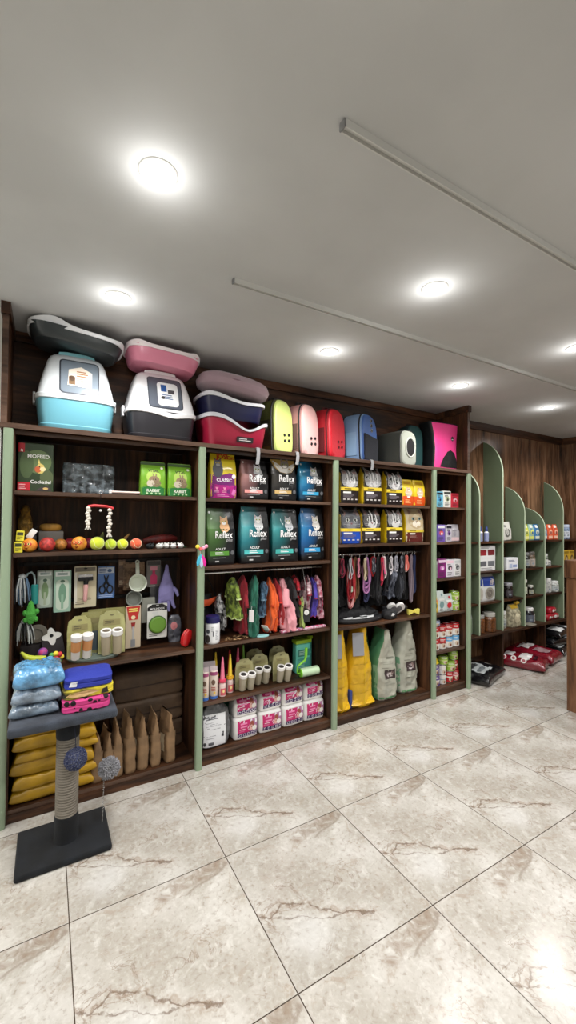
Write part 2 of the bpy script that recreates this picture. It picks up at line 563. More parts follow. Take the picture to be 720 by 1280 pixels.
# ------------------------------------------------------------------ floor tiles
def floor_material():
    m = bpy.data.materials.new('marble_floor_tile')
    m.use_nodes = True
    nt = m.node_tree
    N, Lk = nt.nodes, nt.links
    b = N['Principled BSDF']
    tc = N.new('ShaderNodeTexCoord')
    sub = N.new('ShaderNodeVectorMath'); sub.operation = 'SUBTRACT'
    sub.inputs[1].default_value = (0.0955 - 6.0, 1.1112 - 6.0, 0)
    Lk.new(tc.outputs['Object'], sub.inputs[0])
    sca = N.new('ShaderNodeVectorMath'); sca.operation = 'SCALE'
    sca.inputs['Scale'].default_value = 1 / 0.6
    Lk.new(sub.outputs[0], sca.inputs[0])
    fr = N.new('ShaderNodeVectorMath'); fr.operation = 'FRACTION'
    Lk.new(sca.outputs[0], fr.inputs[0])
    T = fr.outputs[0]
    fl = N.new('ShaderNodeVectorMath'); fl.operation = 'FLOOR'
    Lk.new(sca.outputs[0], fl.inputs[0])
    wn = N.new('ShaderNodeTexWhiteNoise'); wn.noise_dimensions = '3D'
    Lk.new(fl.outputs[0], wn.inputs['Vector'])
    def noi(vec, sc, det=5, rough=0.55, dist=0.0, off=None):
        n = N.new('ShaderNodeTexNoise')
        n.inputs['Scale'].default_value = sc
        n.inputs['Detail'].default_value = det
        n.inputs['Roughness'].default_value = rough
        n.inputs['Distortion'].default_value = dist
        if off:
            a = N.new('ShaderNodeVectorMath'); a.operation = 'ADD'
            a.inputs[1].default_value = off
            Lk.new(vec, a.inputs[0]); vec = a.outputs[0]
        Lk.new(vec, n.inputs['Vector'])
        return n
    def ma(op, a, b_=None, c=None):
        n = N.new('ShaderNodeMath'); n.operation = op
        for i, q in enumerate((a, b_, c)):
            if q is None: continue
            if isinstance(q, (int, float)): n.inputs[i].default_value = q
            else: Lk.new(q, n.inputs[i])
        return n.outputs[0]
    def ramp(v, lo, hi, a=0.0, b_=1.0):
        n = N.new('ShaderNodeMapRange')
        n.interpolation_type = 'SMOOTHSTEP'
        n.inputs['From Min'].default_value = lo; n.inputs['From Max'].default_value = hi
        n.inputs['To Min'].default_value = a; n.inputs['To Max'].default_value = b_
        Lk.new(v, n.inputs['Value'])
        return n.outputs[0]
    def mixc(f, a, c):
        n = N.new('ShaderNodeMix'); n.data_type = 'RGBA'
        Lk.new(f, n.inputs['Factor'])
        if isinstance(a, tuple): n.inputs['A'].default_value = rgba(a)
        else: Lk.new(a, n.inputs['A'])
        if isinstance(c, tuple): n.inputs['B'].default_value = rgba(c)
        else: Lk.new(c, n.inputs['B'])
        return n.outputs['Result']
    # distorted tile coordinates
    dn = noi(T, 5.0, 6, 0.6)
    dv = N.new('ShaderNodeVectorMath'); dv.operation = 'SUBTRACT'
    dv.inputs[1].default_value = (0.5, 0.5, 0.5)
    Lk.new(dn.outputs['Color'], dv.inputs[0])
    ds = N.new('ShaderNodeVectorMath'); ds.operation = 'SCALE'; ds.inputs['Scale'].default_value = 0.2
    Lk.new(dv.outputs[0], ds.inputs[0])
    pd = N.new('ShaderNodeVectorMath'); pd.operation = 'ADD'
    Lk.new(T, pd.inputs[0]); Lk.new(ds.outputs[0], pd.inputs[1])
    P = N.new('ShaderNodeVectorMath'); P.operation = 'MULTIPLY'; P.inputs[1].default_value = (1, 1, 0)
    Lk.new(pd.outputs[0], P.inputs[0]); P = P.outputs[0]
    def seg(a, c):
        pa = N.new('ShaderNodeVectorMath'); pa.operation = 'SUBTRACT'; pa.inputs[1].default_value = (a[0], a[1], 0); Lk.new(P, pa.inputs[0])
        ba = (c[0] - a[0], c[1] - a[1], 0)
        dt = N.new('ShaderNodeVectorMath'); dt.operation = 'DOT_PRODUCT'; dt.inputs[1].default_value = ba; Lk.new(pa.outputs[0], dt.inputs[0])
        h = N.new('ShaderNodeMath'); h.operation = 'DIVIDE'; h.use_clamp = True
        h.inputs[1].default_value = ba[0] ** 2 + ba[1] ** 2; Lk.new(dt.outputs['Value'], h.inputs[0])
        bb = N.new('ShaderNodeVectorMath'); bb.operation = 'SCALE'; bb.inputs[0].default_value = ba; Lk.new(h.outputs[0], bb.inputs['Scale'])
        q = N.new('ShaderNodeVectorMath'); q.operation = 'DISTANCE'; Lk.new(pa.outputs[0], q.inputs[0]); Lk.new(bb.outputs[0], q.inputs[1])
        return q.outputs['Value']
    def poly(pts):
        d = None
        for a, c in zip(pts, pts[1:]):
            e = seg(a, c)
            d = e if d is None else ma('MINIMUM', d, e)
        return d
    big = noi(T, 2.6, 4, 0.5, 0.4).outputs['Fac']
    med = noi(T, 9.0, 6, 0.65, 0.8, (3, 7, 0)).outputs['Fac']
    fine = noi(T, 34.0, 4, 0.6, 0.3, (9, 2, 0)).outputs['Fac']
    c = mixc(ramp(big, 0.36, 0.64), (170, 164, 154), (194, 190, 183))
    c = mixc(ramp(med, 0.52, 0.72, 0, 0.6), c, (214, 212, 206))
    c = mixc(ramp(med, 0.45, 0.31, 0, 0.55), c, (158, 143, 127))
    c = mixc(ramp(fine, 0.50, 0.72, 0, 0.3), c, (218, 216, 210))
    c = mixc(ramp(fine, 0.47, 0.28, 0, 0.48), c, (134, 119, 106))
    # fine cracks everywhere, thinned by a mask
    rid = ma('ABSOLUTE', ma('SUBTRACT', noi(T, 4.2, 7, 0.6, 1.2, (1, 5, 0)).outputs['Fac'], 0.5))
    mask = ramp(noi(T, 3.0, 3, 0.5, 0, (5, 1, 0)).outputs['Fac'], 0.50, 0.62)
    c = mixc(ma('MULTIPLY', ramp(rid, 0.016, 0.0, 0, 0.6), mask), c, (126, 104, 86))
    # brown cloud along the veins, then the veins
    up = poly([(-0.05, 0.47), (0.06, 0.44), (0.14, 0.48), (0.25, 0.46), (0.38, 0.36), (0.49, 0.23), (0.66, 0.14)])
    lo = poly([(0.06, 0.44), (0.15, 0.38), (0.30, 0.30), (0.46, 0.24)])
    sm = poly([(0.56, 0.90), (0.75, 0.955), (0.93, 0.985)])
    sm2 = poly([(0.70, 0.84), (0.96, 0.95)])
    c = mixc(ma('MULTIPLY', ramp(sm, 0.10, 0.0, 0, 0.6), ramp(med, 0.62, 0.40)), c, (128, 106, 86))
    c = mixc(ramp(sm2, 0.02, 0.0, 0, 0.4), c, (112, 90, 72))
    c = mixc(ma('MULTIPLY', ramp(up, 0.06, 0.0, 0, 0.38), ramp(fine, 0.65, 0.40)), c, (146, 124, 104))
    vd = ma('MINIMUM', up, lo)
    c = mixc(ma('MULTIPLY', ramp(vd, 0.0095, 0.002, 0, 0.72), ramp(med, 0.68, 0.44, 0.25, 1)), c, (104, 84, 68))
    wp = N.new('ShaderNodeVectorMath'); wp.operation = 'DISTANCE'; wp.inputs[1].default_value = (0.22, 0.22, 0); Lk.new(P, wp.inputs[0])
    c = mixc(ramp(wp.outputs['Value'], 0.2, 0.03, 0, 0.4), c, (224, 224, 223))
    # tiny tone change from tile to tile
    hv = N.new('ShaderNodeHueSaturation')
    Lk.new(c, hv.inputs['Color'])
    Lk.new(ramp(wn.outputs['Value'], 0, 1, 0.97, 1.03), hv.inputs['Value'])
    c = hv.outputs['Color']
    # grout
    sp = N.new('ShaderNodeSeparateXYZ'); Lk.new(T, sp.inputs[0])
    ex = ma('MINIMUM', sp.outputs['X'], ma('SUBTRACT', 1.0, sp.outputs['X']))
    ey = ma('MINIMUM', sp.outputs['Y'], ma('SUBTRACT', 1.0, sp.outputs['Y']))
    g = ma('LESS_THAN', ma('MINIMUM', ex, ey), 0.0030)
    c = mixc(g, c, (74, 62, 52))
    Lk.new(c, b.inputs['Base Color'])
    Lk.new(ramp(fine, 0.3, 0.7, 0.16, 0.26), b.inputs['Roughness'])
    b.inputs['Specular IOR Level'].default_value = 0.5
    bp = N.new('ShaderNodeBump'); bp.inputs['Strength'].default_value = 0.35; bp.inputs['Distance'].default_value = 0.003
    bp.invert = True
    Lk.new(g, bp.inputs['Height']); Lk.new(bp.outputs['Normal'], b.inputs['Normal'])
    return m

ZC = 2.49
mb = MB(); mb.box(-2.6, 5.6, -3.1, 2.86, -0.1, 0.0, floor_material()); struct('floor', mb)
PAINT = M((190, 191, 190), 0.9, mottle=0.03, mscale=3.0)
PLASTER = M((222, 222, 216), 0.85)
mb = MB(); mb.box(-2.6, 5.6, -3.1, 2.86, ZC, ZC + 0.1, PAINT); struct('ceiling', mb)
mb = MB(); mb.box(3.24, 5.6, 2.76, 2.86, 0, ZC, WOOD_WALL); struct('wall_back', mb)
mb = MB(); mb.box(5.5, 5.6, -3.0, 2.76, 0, ZC, WOOD_WALL); struct('wall_right', mb)
mb = MB(); mb.box(-2.5, -0.20, 2.46, 2.86, 0, ZC, PLASTER); struct('wall_left_front', mb).name = 'wall_left'
mb = MB(); mb.box(-2.6, -2.5, -3.0, 2.46, 0, ZC, PLASTER); struct('wall_side', mb)
mb = MB(); mb.box(-2.6, 5.6, -3.1, -3.0, 0, ZC, PLASTER); struct('wall_rear', mb)
mb = MB(); mb.prism([(2.76, 2.415), (2.745, 2.418), (2.735, 2.45), (2.728, 2.489), (2.76, 2.489)], 3.25, 5.49, WOOD_X, axis='x'); struct('trim_1', mb)
mb = MB(); mb.prism([(5.5, 2.415), (5.485, 2.418), (5.475, 2.45), (5.468, 2.489), (5.5, 2.489)], -2.9, 2.725, WOOD_Y); struct('trim_2', mb)
mb = MB(); mb.box(3.25, 5.49, 2.745, 2.759, 0.0, 0.07, WOOD_X); struct('baseboard_back', mb)

# ------------------------------------------------------------------ ceiling lights and tracks
LED = M((255, 253, 250), 0.4, emit=14.0)
RING = M((236, 236, 234), 0.35)
def lamp_label(i, x, y):
    return None
LAMPS = [(0.27, 2.06, 'round ceiling spotlight above the blue covered litter box'), (0.27, 1.255, 'large-looking ceiling spotlight standing alone beyond the free ends of both ceiling tracks'),
         (1.475, 2.06, 'round ceiling spotlight above the lime and pink carriers, behind the thin far track'), (1.465, 1.255, 'round ceiling spotlight between the two ceiling tracks, near the middle of the ceiling'),
         (2.69, 2.06, 'round ceiling spotlight above the narrow cabinet of boxes and cans'), (2.68, 1.255, 'ceiling spotlight between the two tracks at the picture edge, beyond the middle one'),
         (3.88, 2.055, 'farthest visible ceiling spotlight, in front of the arched shelves')]
HID = 'round ceiling spotlight out of the frame overhead'
for x in (-0.93, -2.13): LAMPS.append((x, 2.06, None)); LAMPS.append((x, 1.255, None))
for x in (3.88, 5.0): LAMPS.append((x, 1.255, None))
LAMPS.append((5.0, 2.055, None))
for y in (0.3, -1.3):
    for x in (-0.93, 0.27, 1.47, 2.68, 3.88): LAMPS.append((x, y, None))
P_PT, P_SP = 1.1, 27.5
lamp0 = None
pl = bpy.data.lights.new('downlight_glow', 'POINT'); pl.energy = P_PT; pl.shadow_soft_size = 0.04; pl.color = (1.0, 0.985, 0.965)
sl = bpy.data.lights.new('downlight_beam', 'SPOT'); sl.energy = P_SP; sl.shadow_soft_size = 0.05; sl.spot_size = math.radians(150); sl.spot_blend = 0.6; sl.color = (1.0, 0.985, 0.965)
for x, y, lb in LAMPS:
    t = thing('ceiling_downlight', lb or HID, 'ceiling light', (x, y, ZC), 0, 'recessed ceiling spotlights' if lb else 'ceiling spotlights out of the frame')
    if lamp0 is None:
        a = MB(); a.lathe([(0.041, -0.001), (0.044, -0.006), (0.052, -0.006), (0.056, -0.003), (0.057, 0.0)], RING, 32); lk1 = link('trim_ring', a, t)
        b_ = MB(); b_.lathe([(0.0001, -0.012), (0.018, -0.0105), (0.034, -0.006), (0.041, -0.001)], LED, 32); lk2 = link('diffuser', b_, t)
        lamp0 = (lk1, lk2)
    else:
        for q in lamp0:
            c = q.copy(); COL.objects.link(c); c.parent = t
    o = bpy.data.objects.new('downlight_glow', pl); COL.objects.link(o); o.location = (0, 0, -0.075); o.parent = t
    o = bpy.data.objects.new('downlight_beam', sl); COL.objects.link(o); o.location = (0, 0, -0.07); o.parent = t
TR = M((196, 196, 192), 0.5)
for y, x0, lb in ((0.846, 0.645, 'grey ceiling track nearer the camera, its free end over the middle of the ceiling'), (1.645, 0.675, 'thin grey ceiling track nearer the shelves, running past the middle spotlights')):
    t = thing('ceiling_track', lb, 'ceiling track', (x0, y, ZC), 0, 'lighting tracks on the ceiling')
    a = MB()
    a.box(0, 4.6, -0.011, -0.007, -0.022, 0, TR); a.box(0, 4.6, 0.007, 0.011, -0.022, 0, TR); a.box(0, 4.6, -0.007, 0.007, -0.012, 0, TR)
    link('rail', a, t, False)
    a = MB(); a.rbox(-0.006, 0.0, -0.0115, 0.0115, -0.0225, -0.0005, M((120, 120, 120), 0.5), 0.002); link('end_cap', a, t)

# ------------------------------------------------------------------ shelving wall
YF, YB = 2.39, 2.755
POST = [-0.165, 0.79, 1.768, 2.778, 3.222]
BAYS = [(-0.138, 0.766, [1.59, 1.287, 0.695, 0.06], 'wide dark wood shelving bay holding toys, grooming packs and the yellow sacks'),
        (0.814, 1.744, [1.588, 1.175, 0.703, 0.366, 0.06], 'dark wood shelving bay with black food bags above hanging pet clothes'),
        (1.792, 2.754, [1.585, 1.285, 0.688, 0.06], 'dark wood shelving bay with yellow and black food bags above hanging leashes'),
        (2.802, 3.198, [1.58, 1.282, 0.975, 0.675, 0.362, 0.06], 'narrow dark wood shelving bay of cartons and cans beside the arches')]
def post_bm(x):
    a = MB()
    pts = []
    for i in range(9):
        g = PI * i / 8
        pts.append((-0.020 * math.cos(g), -0.016 * math.sin(g) ** 0.7))
    pts = [(-0.020, 0.012)] + pts + [(0.020, 0.012)]
    a.prism([(x + p, YF - 0.012 + q) for p, q in pts], 0.0, 1.884, GREEN, axis='z')
    return a
for k, (x0, x1, zs, lb) in enumerate(BAYS):
    t = thing('display_shelving', lb, 'shelving unit', (0, 0, 0))
    a = MB(); a.box(x0 - 0.024, x1 + 0.024, YB - 0.012, YB, 0.0, 1.884, WOOD_Z); link('back_panel', a, t, False)
    for xa, xb in ((x0 - 0.024, x0), (x1, x1 + 0.024)):
        a = MB(); a.rbox(xa, xb, YF, YB - 0.012, 0.0, 1.884, WOOD_Z, 0.0015, 1); link('side_panel', a, t, False)
    a = MB(); a.rbox(x0, x1, YF + 0.004, YF + 0.02, 1.862, 1.884, WOOD_X, 0.001, 1); link('head_rail', a, t, False)
    for j, z in enumerate(zs):
        a = MB(); a.box(x0, x1, YF + 0.012, YB - 0.012, z - 0.019, z, WOOD_X); s = link('shelf', a, t, False)
        a = MB(); a.rbox(x0, x1, YF + 0.0115, YF + 0.0125, z - 0.0192, z + 0.0002, WOOD_EDGE, 0.0004, 1); link('edge_strip', a, s, False)
    a = MB(); a.box(x0, x1, YF + 0.006, YF + 0.02, 0.0, 0.041, WOOD_X); link('plinth', a, t, False)
    link('post', post_bm(POST[k]), t)
    if k == 3:
        link('post', post_bm(POST[4]), t)
    if k == 0:
        for z in (1.20, 0.985):
            a = MB(); a.rbox(x0 + 0.01, x1 - 0.01, YB - 0.036, YB - 0.028, z - 0.010, z + 0.010, DARKM, 0.001, 1); link('hook_rail', a, t, False)
    if k in (1, 2):
        z = 1.122 if k == 1 else 1.20
        a = MB(); a.tube([(x0 + 0.002, 2.52, z), (x1 - 0.002, 2.52, z)], 0.010, CHROME, 12); link('clothes_rail', a, t)
t = thing('overhead_niche', 'long dark wood top shelf and niche above the shelving bays', 'shelf', (0, 0, 0))
a = MB(); a.box(-0.20, 3.247, 2.372, YB, 1.886, 1.910, WOOD_X); link('top_board', a, t, False)
a = MB(); a.rbox(-0.20, 3.247, 2.370, 2.3725, 1.8858, 1.9105, WOOD_EDGE, 0.0008, 1); link('edge_strip', a, t, False)
a = MB(); a.box(-0.20, 3.245, YB - 0.014, YB, 1.910, 2.44, WOOD_X); link('back_panel', a, t, False)
for xa, xb in ((-0.198, -0.174), (3.215, 3.240)):
    a = MB(); a.box(xa, xb, 2.388, YB - 0.014, 1.910, 2.488, WOOD_Z); link('side_panel', a, t, False)
    a = MB(); a.rbox(xa - 0.001, xb + 0.001, 2.384, 2.3885, 1.9105, 2.43, WOOD_EDGE, 0.001, 1); link('edge_strip', a, t, False)
a = MB()
for xa, xb, ya, yb in ((-0.205, -0.166, 2.372, YB), (3.207, 3.249, 2.372, YB), (-0.166, 3.207, YB - 0.03, YB)):
    a.box(xa, xb, ya, yb, 2.432, 2.4885, WOOD_X)
link('cornice', a, t, False)

# ------------------------------------------------------------------ arched shelving
AX = [3.61, 3.98, 4.36, 4.74, 5.12]
AT = [(1.985, 1.70), (2.297, 1.945), (1.845, 1.548), (1.625, 1.395), (1.935, 1.578)]
AF, AB = 2.545, 2.758
t = thing('arched_shelving', 'sage green shelving with curved arch-top dividers on the panelled wall', 'shelving unit', (0, 0, 0))
for x, (za, zc) in zip(AX, AT):
    pts = [(AB, 0.368), (AF, 0.368), (AF, zc)]
    for i in range(1, 15):
        g = (PI / 2 * 0.80) * i / 14
        fy = (1 - math.cos(g)) / (1 - math.cos(PI / 2 * 0.80))
        fz = math.sin(g) / math.sin(PI / 2 * 0.80)
        pts.append((AF + (AB - AF) * fy, zc + (za - zc) * fz))
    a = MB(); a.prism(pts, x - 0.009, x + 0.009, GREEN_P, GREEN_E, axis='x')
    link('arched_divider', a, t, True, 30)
edges = [3.248] + AX + [5.498]
for i in range(6):
    xa, xb = edges[i] + (0.009 if i else 0), edges[i + 1] - 0.009
    for z in (1.262, 0.966, 0.668):
        a = MB(); a.box(xa, xb, AF + 0.012, AB, z - 0.017, z, WOOD_X); link('shelf', a, t, False)
a = MB(); a.rbox(3.248, 5.498, AF - 0.02, AB, 0.343, 0.367, WOOD_X, 0.002, 1); link('base_board', a, t, False)
for x in (3.98, 4.74):
    a = MB(); a.box(x - 0.012, x + 0.012, AF, AB - 0.002, 0.0, 0.343, WOOD_Z); link('base_panel', a, t, False)

# ------------------------------------------------------------------ counter
t = thing('shop_counter', 'tall walnut shop counter cut off by the picture edge', 'counter', (3.515, 1.745, 0))
a = MB(); a.rbox(0.012, 0.62, -1.7, -0.012, 0.0, 1.03, WOOD_COUNTER, 0.002, 1); link('body', a, t, False)
a = MB(); a.rbox(0.0, 0.64, -1.72, 0.0, 1.03, 1.166, WOOD_COUNTER, 0.004, 2); link('counter_top', a, t, False)

# ------------------------------------------------------------------ covered litter boxes
def rounded(a, t, w, h, r, L, n=6):
    """rounded rectangle outline in (s, t) for Art.star, sizes in metres"""
    pts = []
    for cx, cz, g0 in ((w / 2 - r, h / 2 - r, 0), (-w / 2 + r, h / 2 - r, 90), (-w / 2 + r, -h / 2 + r, 180), (w / 2 - r, -h / 2 + r, 270)):
        for i in range(n + 1):
            g = math.radians(g0 + 90 * i / n)
            pts.append((a + (cx + r * math.cos(g)) / (L.W / 2), t + (cz + r * math.sin(g)) / L.H))
    return pts
def litter_box(label, loc, W, D, Hb, Hh, base_c, hood_c, door_c, top_c, sticker, lip=0.0, rz=0.0):
    t = thing('covered_litter_box', label, 'litter box', loc, rz, 'covered litter boxes')
    BM, HM = M(base_c, 0.32, coat=0.2), M(hood_c, 0.32, coat=0.2)
    L = Loft([(0, W * .43, D * .43), (.012, W * .45, D * .45), (.03, W * .46, D * .46), (.034, W * .452, D * .452), (Hb * .5, W * .472, D * .472), (Hb * .9, W * .488, D * .488), (Hb, W * .49, D * .49)], 5, 48)
    a = MB(); L.build(a, BM); link('base', a, t)
    L2 = Loft([(Hb - .014, W * .492, D * .492), (Hb - .012, W * .508, D * .508), (Hb + .006, W * .512, D * .512), (Hb + .012, W * .495, D * .495)], 5, 48)
    a = MB(); L2.build(a, HM)
    if lip:
        a.v = [(x, y, z - (lip * math.exp(-((x - W * .12) / (W * .22)) ** 2) if y < -D * .2 else 0) - (lip * .0)) for x, y, z in a.v]
    link('rim', a, t)
    L3 = Loft([(Hb, W * .485, D * .485), (Hb + Hh * .25, W * .455, D * .46, 0, .008), (Hb + Hh * .55, W * .41, D * .415, 0, .022), (Hb + Hh * .8, W * .37, D * .36, 0, .036), (Hb + Hh * .93, W * .335, D * .315, 0, .045), (Hb + Hh, W * .28, D * .26, 0, .05)], 7, 48)
    a = MB(); L3.build(a, HM); h = link('hood', a, t)
    # door in the sloping front
    A = Art(L3)
    dw, dh, dt = W * .46, Hh * .74, .47
    A.star(rounded(0.06, dt, dw + .014, dh + .014, .022, L3), (62, 68, 78), 4, 7)
    A.star(rounded(0.06, dt, dw, dh, .018, L3), M(door_c, 0.18, coat=0.5), 8, 7)
    d = MB(); d.v, d.f, d.m, d.mats = A.mb.v, A.mb.f, A.mb.m, A.mb.mats
    do = link('door', d, t, True, 60, recalc=False)
    A = Art(L3); A.lv = 10; sticker(A); A.done(do, 'sticker')
    # clips and carrying handle
    for sg in (-1, 1):
        a = MB(); a.rbox(sg * W * .512 - .006, sg * W * .512 + .006, -.03, .03, Hb - .025, Hb + .035, HM, .003); link('side_clip', a, t)
    a = MB()
    zt = Hb + Hh
    a.prism([(-W * .24, zt - .01), (-W * .22, zt + .012), (-W * .12, zt + .018), (W * .12, zt + .018), (W * .22, zt + .012), (W * .24, zt - .01)], -.03, .13, M(top_c, 0.35))
    link('carry_handle', a, t)
    return t
def st_blue(A):
    A.star([(-.25, .26), (.36, .24), (.38, .60), (.10, .72), (-.22, .62)], (238, 228, 214), 8, 5)
    A.rect(-.22, -.06, .28, .46, (128, 98, 66), 9, n=3, m=3); A.ell(-.14, .42, .014, .016, (92, 66, 44), 10)
    A.lines(-.02, .34, .46, .62, 3, (176, 120, 70), 10, 3); A.lines(-.02, .34, .30, .44, 4, (150, 140, 130), 10, 4)
def st_grey(A):
    A.star(rounded(.13, .44, .12, .15, .02, A.L), (240, 242, 244), 8, 5)
    A.rect(-.07, .10, .50, .68, (40, 84, 150), 9, n=3, m=3); A.rect(.13, .32, .46, .56, (72, 70, 74), 10, n=3, m=3)
    A.lines(-.05, .30, .30, .44, 3, (60, 90, 140), 10, 5)
    A.ell(-.02, .34, .012, .01, (50, 50, 50), 10)
litter_box('covered cat litter box with light blue tray, white hood and grey door', (0.128, 2.575, 1.911), 0.385, 0.31, 0.175, 0.255, (112, 180, 198), (222, 228, 232), (128, 140, 152), (140, 208, 220), st_blue)
litter_box('covered cat litter box with black tray, white hood and grey door', (0.575, 2.57, 1.911), 0.40, 0.31, 0.165, 0.25, (40, 39, 44), (232, 232, 234), (92, 98, 110), (232, 232, 234), st_grey, lip=.022)

def litter_tray(label, loc, W, D, H, body_c, rim_c, hf, rz=0.0, rx=0.0, ry=0.0, text=None, shield=False):
    t = thing('litter_tray', label, 'litter tray', loc, rz, 'open litter trays', rx, ry)
    def tf(a):
        a.v = [(x, y, z * hf(x / (W / 2), y / (D / 2)) if z > .02 else z) for x, y, z in a.v]
    L = Loft([(0, W * .41, D * .41), (.01, W * .435, D * .435), (H * .5, W * .462, D * .462), (H, W * .49, D * .49), (H, W * .478, D * .478), (H * .5, W * .450, D * .450), (.014, W * .42, D * .42)], 4, 56)
    a = MB(); L.build(a, M(body_c, 0.33, coat=0.15))
    if not shield: tf(a)
    b = link('basin', a, t)
    L2 = Loft([(H - .014, W * .493, D * .493), (H - .014, W * .512, D * .514), (H + .004, W * .514, D * .516), (H + .008, W * .50, D * .50), (H + .004, W * .478, D * .478), (H - .012, W * .476, D * .476)], 4, 56)
    a = MB(); L2.build(a, M(rim_c, 0.33, coat=0.15))
    a.f = [f for f in a.f if len(f) == 4]; a.m = [0] * len(a.f)
    if shield:
        a.v = [(x * (1 - .25 * max(0, hf(x / (W / 2), y / (D / 2)) - 1)), y * (1 - .25 * max(0, hf(x / (W / 2), y / (D / 2)) - 1)), z + (H * (hf(x / (W / 2), y / (D / 2)) - 1) if z > H - .013 else 0)) for x, y, z in a.v]
    else: tf(a)
    link('rim', a, t)
    if text:
        Lf = Loft([(0, W * .41, D * .41), (.01, W * .435, D * .435), (H * .5, W * .462, D * .462), (H, W * .49, D * .49)], 4, 56)
        A = Art(Lf); A.lv = 18; text(A); A.done(b, 'nameplate')
    return t
hump = lambda x, y: 1 + .55 * max(0, min(1, (-x - .35) / .5)) ** 1.2 - .0 * y
litter_tray('dark grey litter tray with white humped rim, lying tilted on the blue covered litter box', (0.122, 2.545, 2.366), 0.47, 0.31, 0.066, (44, 50, 52), (222, 224, 226), lambda x, y: 1 + .58 * math.exp(-((x + .60) / .34) ** 2) + .16 * math.exp(-((x - .95) / .12) ** 2), ry=math.radians(5.5), shield=True)
litter_tray('pink litter tray with white rim, lying on top of the black and white litter box', (0.585, 2.56, 2.350), 0.43, 0.30, 0.088, (212, 128, 152), (236, 226, 228), lambda x, y: 1 + .20 * math.exp(-((x + .80) / .22) ** 2) + .22 * math.exp(-((x - .85) / .2) ** 2), ry=math.radians(3), shield=True)
wav = lambda x, y: 1 + .16 * math.exp(-((x + .8) / .5) ** 2) - (.34 * math.exp(-((x - .25) / .42) ** 2) if y < 0 else -.05) + .05 * math.exp(-((x - .9) / .3) ** 2)
def plate(A):
    A.rect(-.08, .42, .24, .42, (22, 18, 22), 2)
    A.text('CAT', .04, .33, .07, (190, 180, 180), 4); A.rect(.2, .38, .29, .37, (190, 180, 180), 4)
def plate2(A):
    A.star(rounded(.17, .30, .115, .034, .006, A.L), (24, 18, 22), 2, 3)
    A.lines(-.02, .36, .24, .36, 2, (205, 200, 200), 4, 8)
litter_tray('crimson litter tray with wavy grey rim, standing on the top shelf under a navy one', (1.034, 2.555, 1.911), 0.445, 0.34, 0.165, (150, 26, 54), (196, 198, 204), wav, text=plate2)
litter_tray('navy blue litter tray with white rim, sitting inside the crimson tray', (1.027, 2.56, 2.085), 0.43, 0.31, 0.125, (20, 24, 62), (222, 224, 230), lambda x, y: 1 + .22 * math.exp(-((x + .85) / .5) ** 2) - (.12 * math.exp(-((x - .3) / .5) ** 2) if y < 0 else 0))
PLUSH = M((168, 142, 152), 0.95, bump=0.5, bscale=300, sheen=0.5)
L = Loft([(0, .12, .08), (.012, .19, .12), (.04, .232, .155), (.072, .242, .162), (.105, .228, .15), (.128, .17, .11), (.138, .06, .04)], 2.6, 48, .012, 3.1, 9)
solid('pet_bed', L, PLUSH, 'mauve plush pet bed cushion lying on the navy litter tray', 'pet bed', (1.040, 2.55, 2.252), ry=math.radians(6),
      extra=lambda o, L: (lambda a: (a.tube([(.236 * math.cos(g) * (1 if True else 0), .158 * math.sin(g), .074) for g in [2 * PI * i / 48 for i in range(48)]], .005, M((140, 112, 124), 0.9), 6, True), link('piping', a, o)))(MB()))

# ------------------------------------------------------------------ pet carriers
def arch_outline(W, H, top=0.55, n=30, nb=7.0, nt=2.8):
    zc = H * (1 - top)
    pts = []
    for i in range(n * 2):
        g = 2 * PI * i / (n * 2)
        c, q = math.cos(g), math.sin(g)
        e = 2.0 / (nt if q >= 0 else nb)
        pts.append((math.copysign(abs(c) ** e, c) * W / 2, zc + math.copysign(abs(q) ** e, q) * (H - zc if q >= 0 else zc)))
    return pts
def carrier_body(mb, W, H, D, mf, ms, top=.46, nt=2.9, slant=0.0):
    O = arch_outline(W, H, top, nt=nt)
    rings = [(-D / 2, .80), (-D / 2 + .004, .90), (-D / 2 + .014, .965), (-D / 2 + .035, 1.0), (0, 1.015), (D / 2 - .035, 1.0), (D / 2 - .01, .95), (D / 2, .84)]
    vs, n = [], len(O)
    for y, k in rings:
        for x, z in O:
            zz = H * .45 + (z - H * .45) * k
            vs.append((x * k, y + slant * max(0, zz) ** 2, max(0.0, zz) if z > 0.001 else 0.0))
    for j in range(len(rings) - 1):
        mb.add([vs[q] for q in range(j * n, (j + 2) * n)], [(i, (i + 1) % n, n + (i + 1) % n, n + i) for i in range(n)], mf if j < 2 else ms)
    mb.add(vs[:n], [tuple(range(n))], mf)
    mb.add(vs[-n:], [tuple(range(n))], ms)
    return O
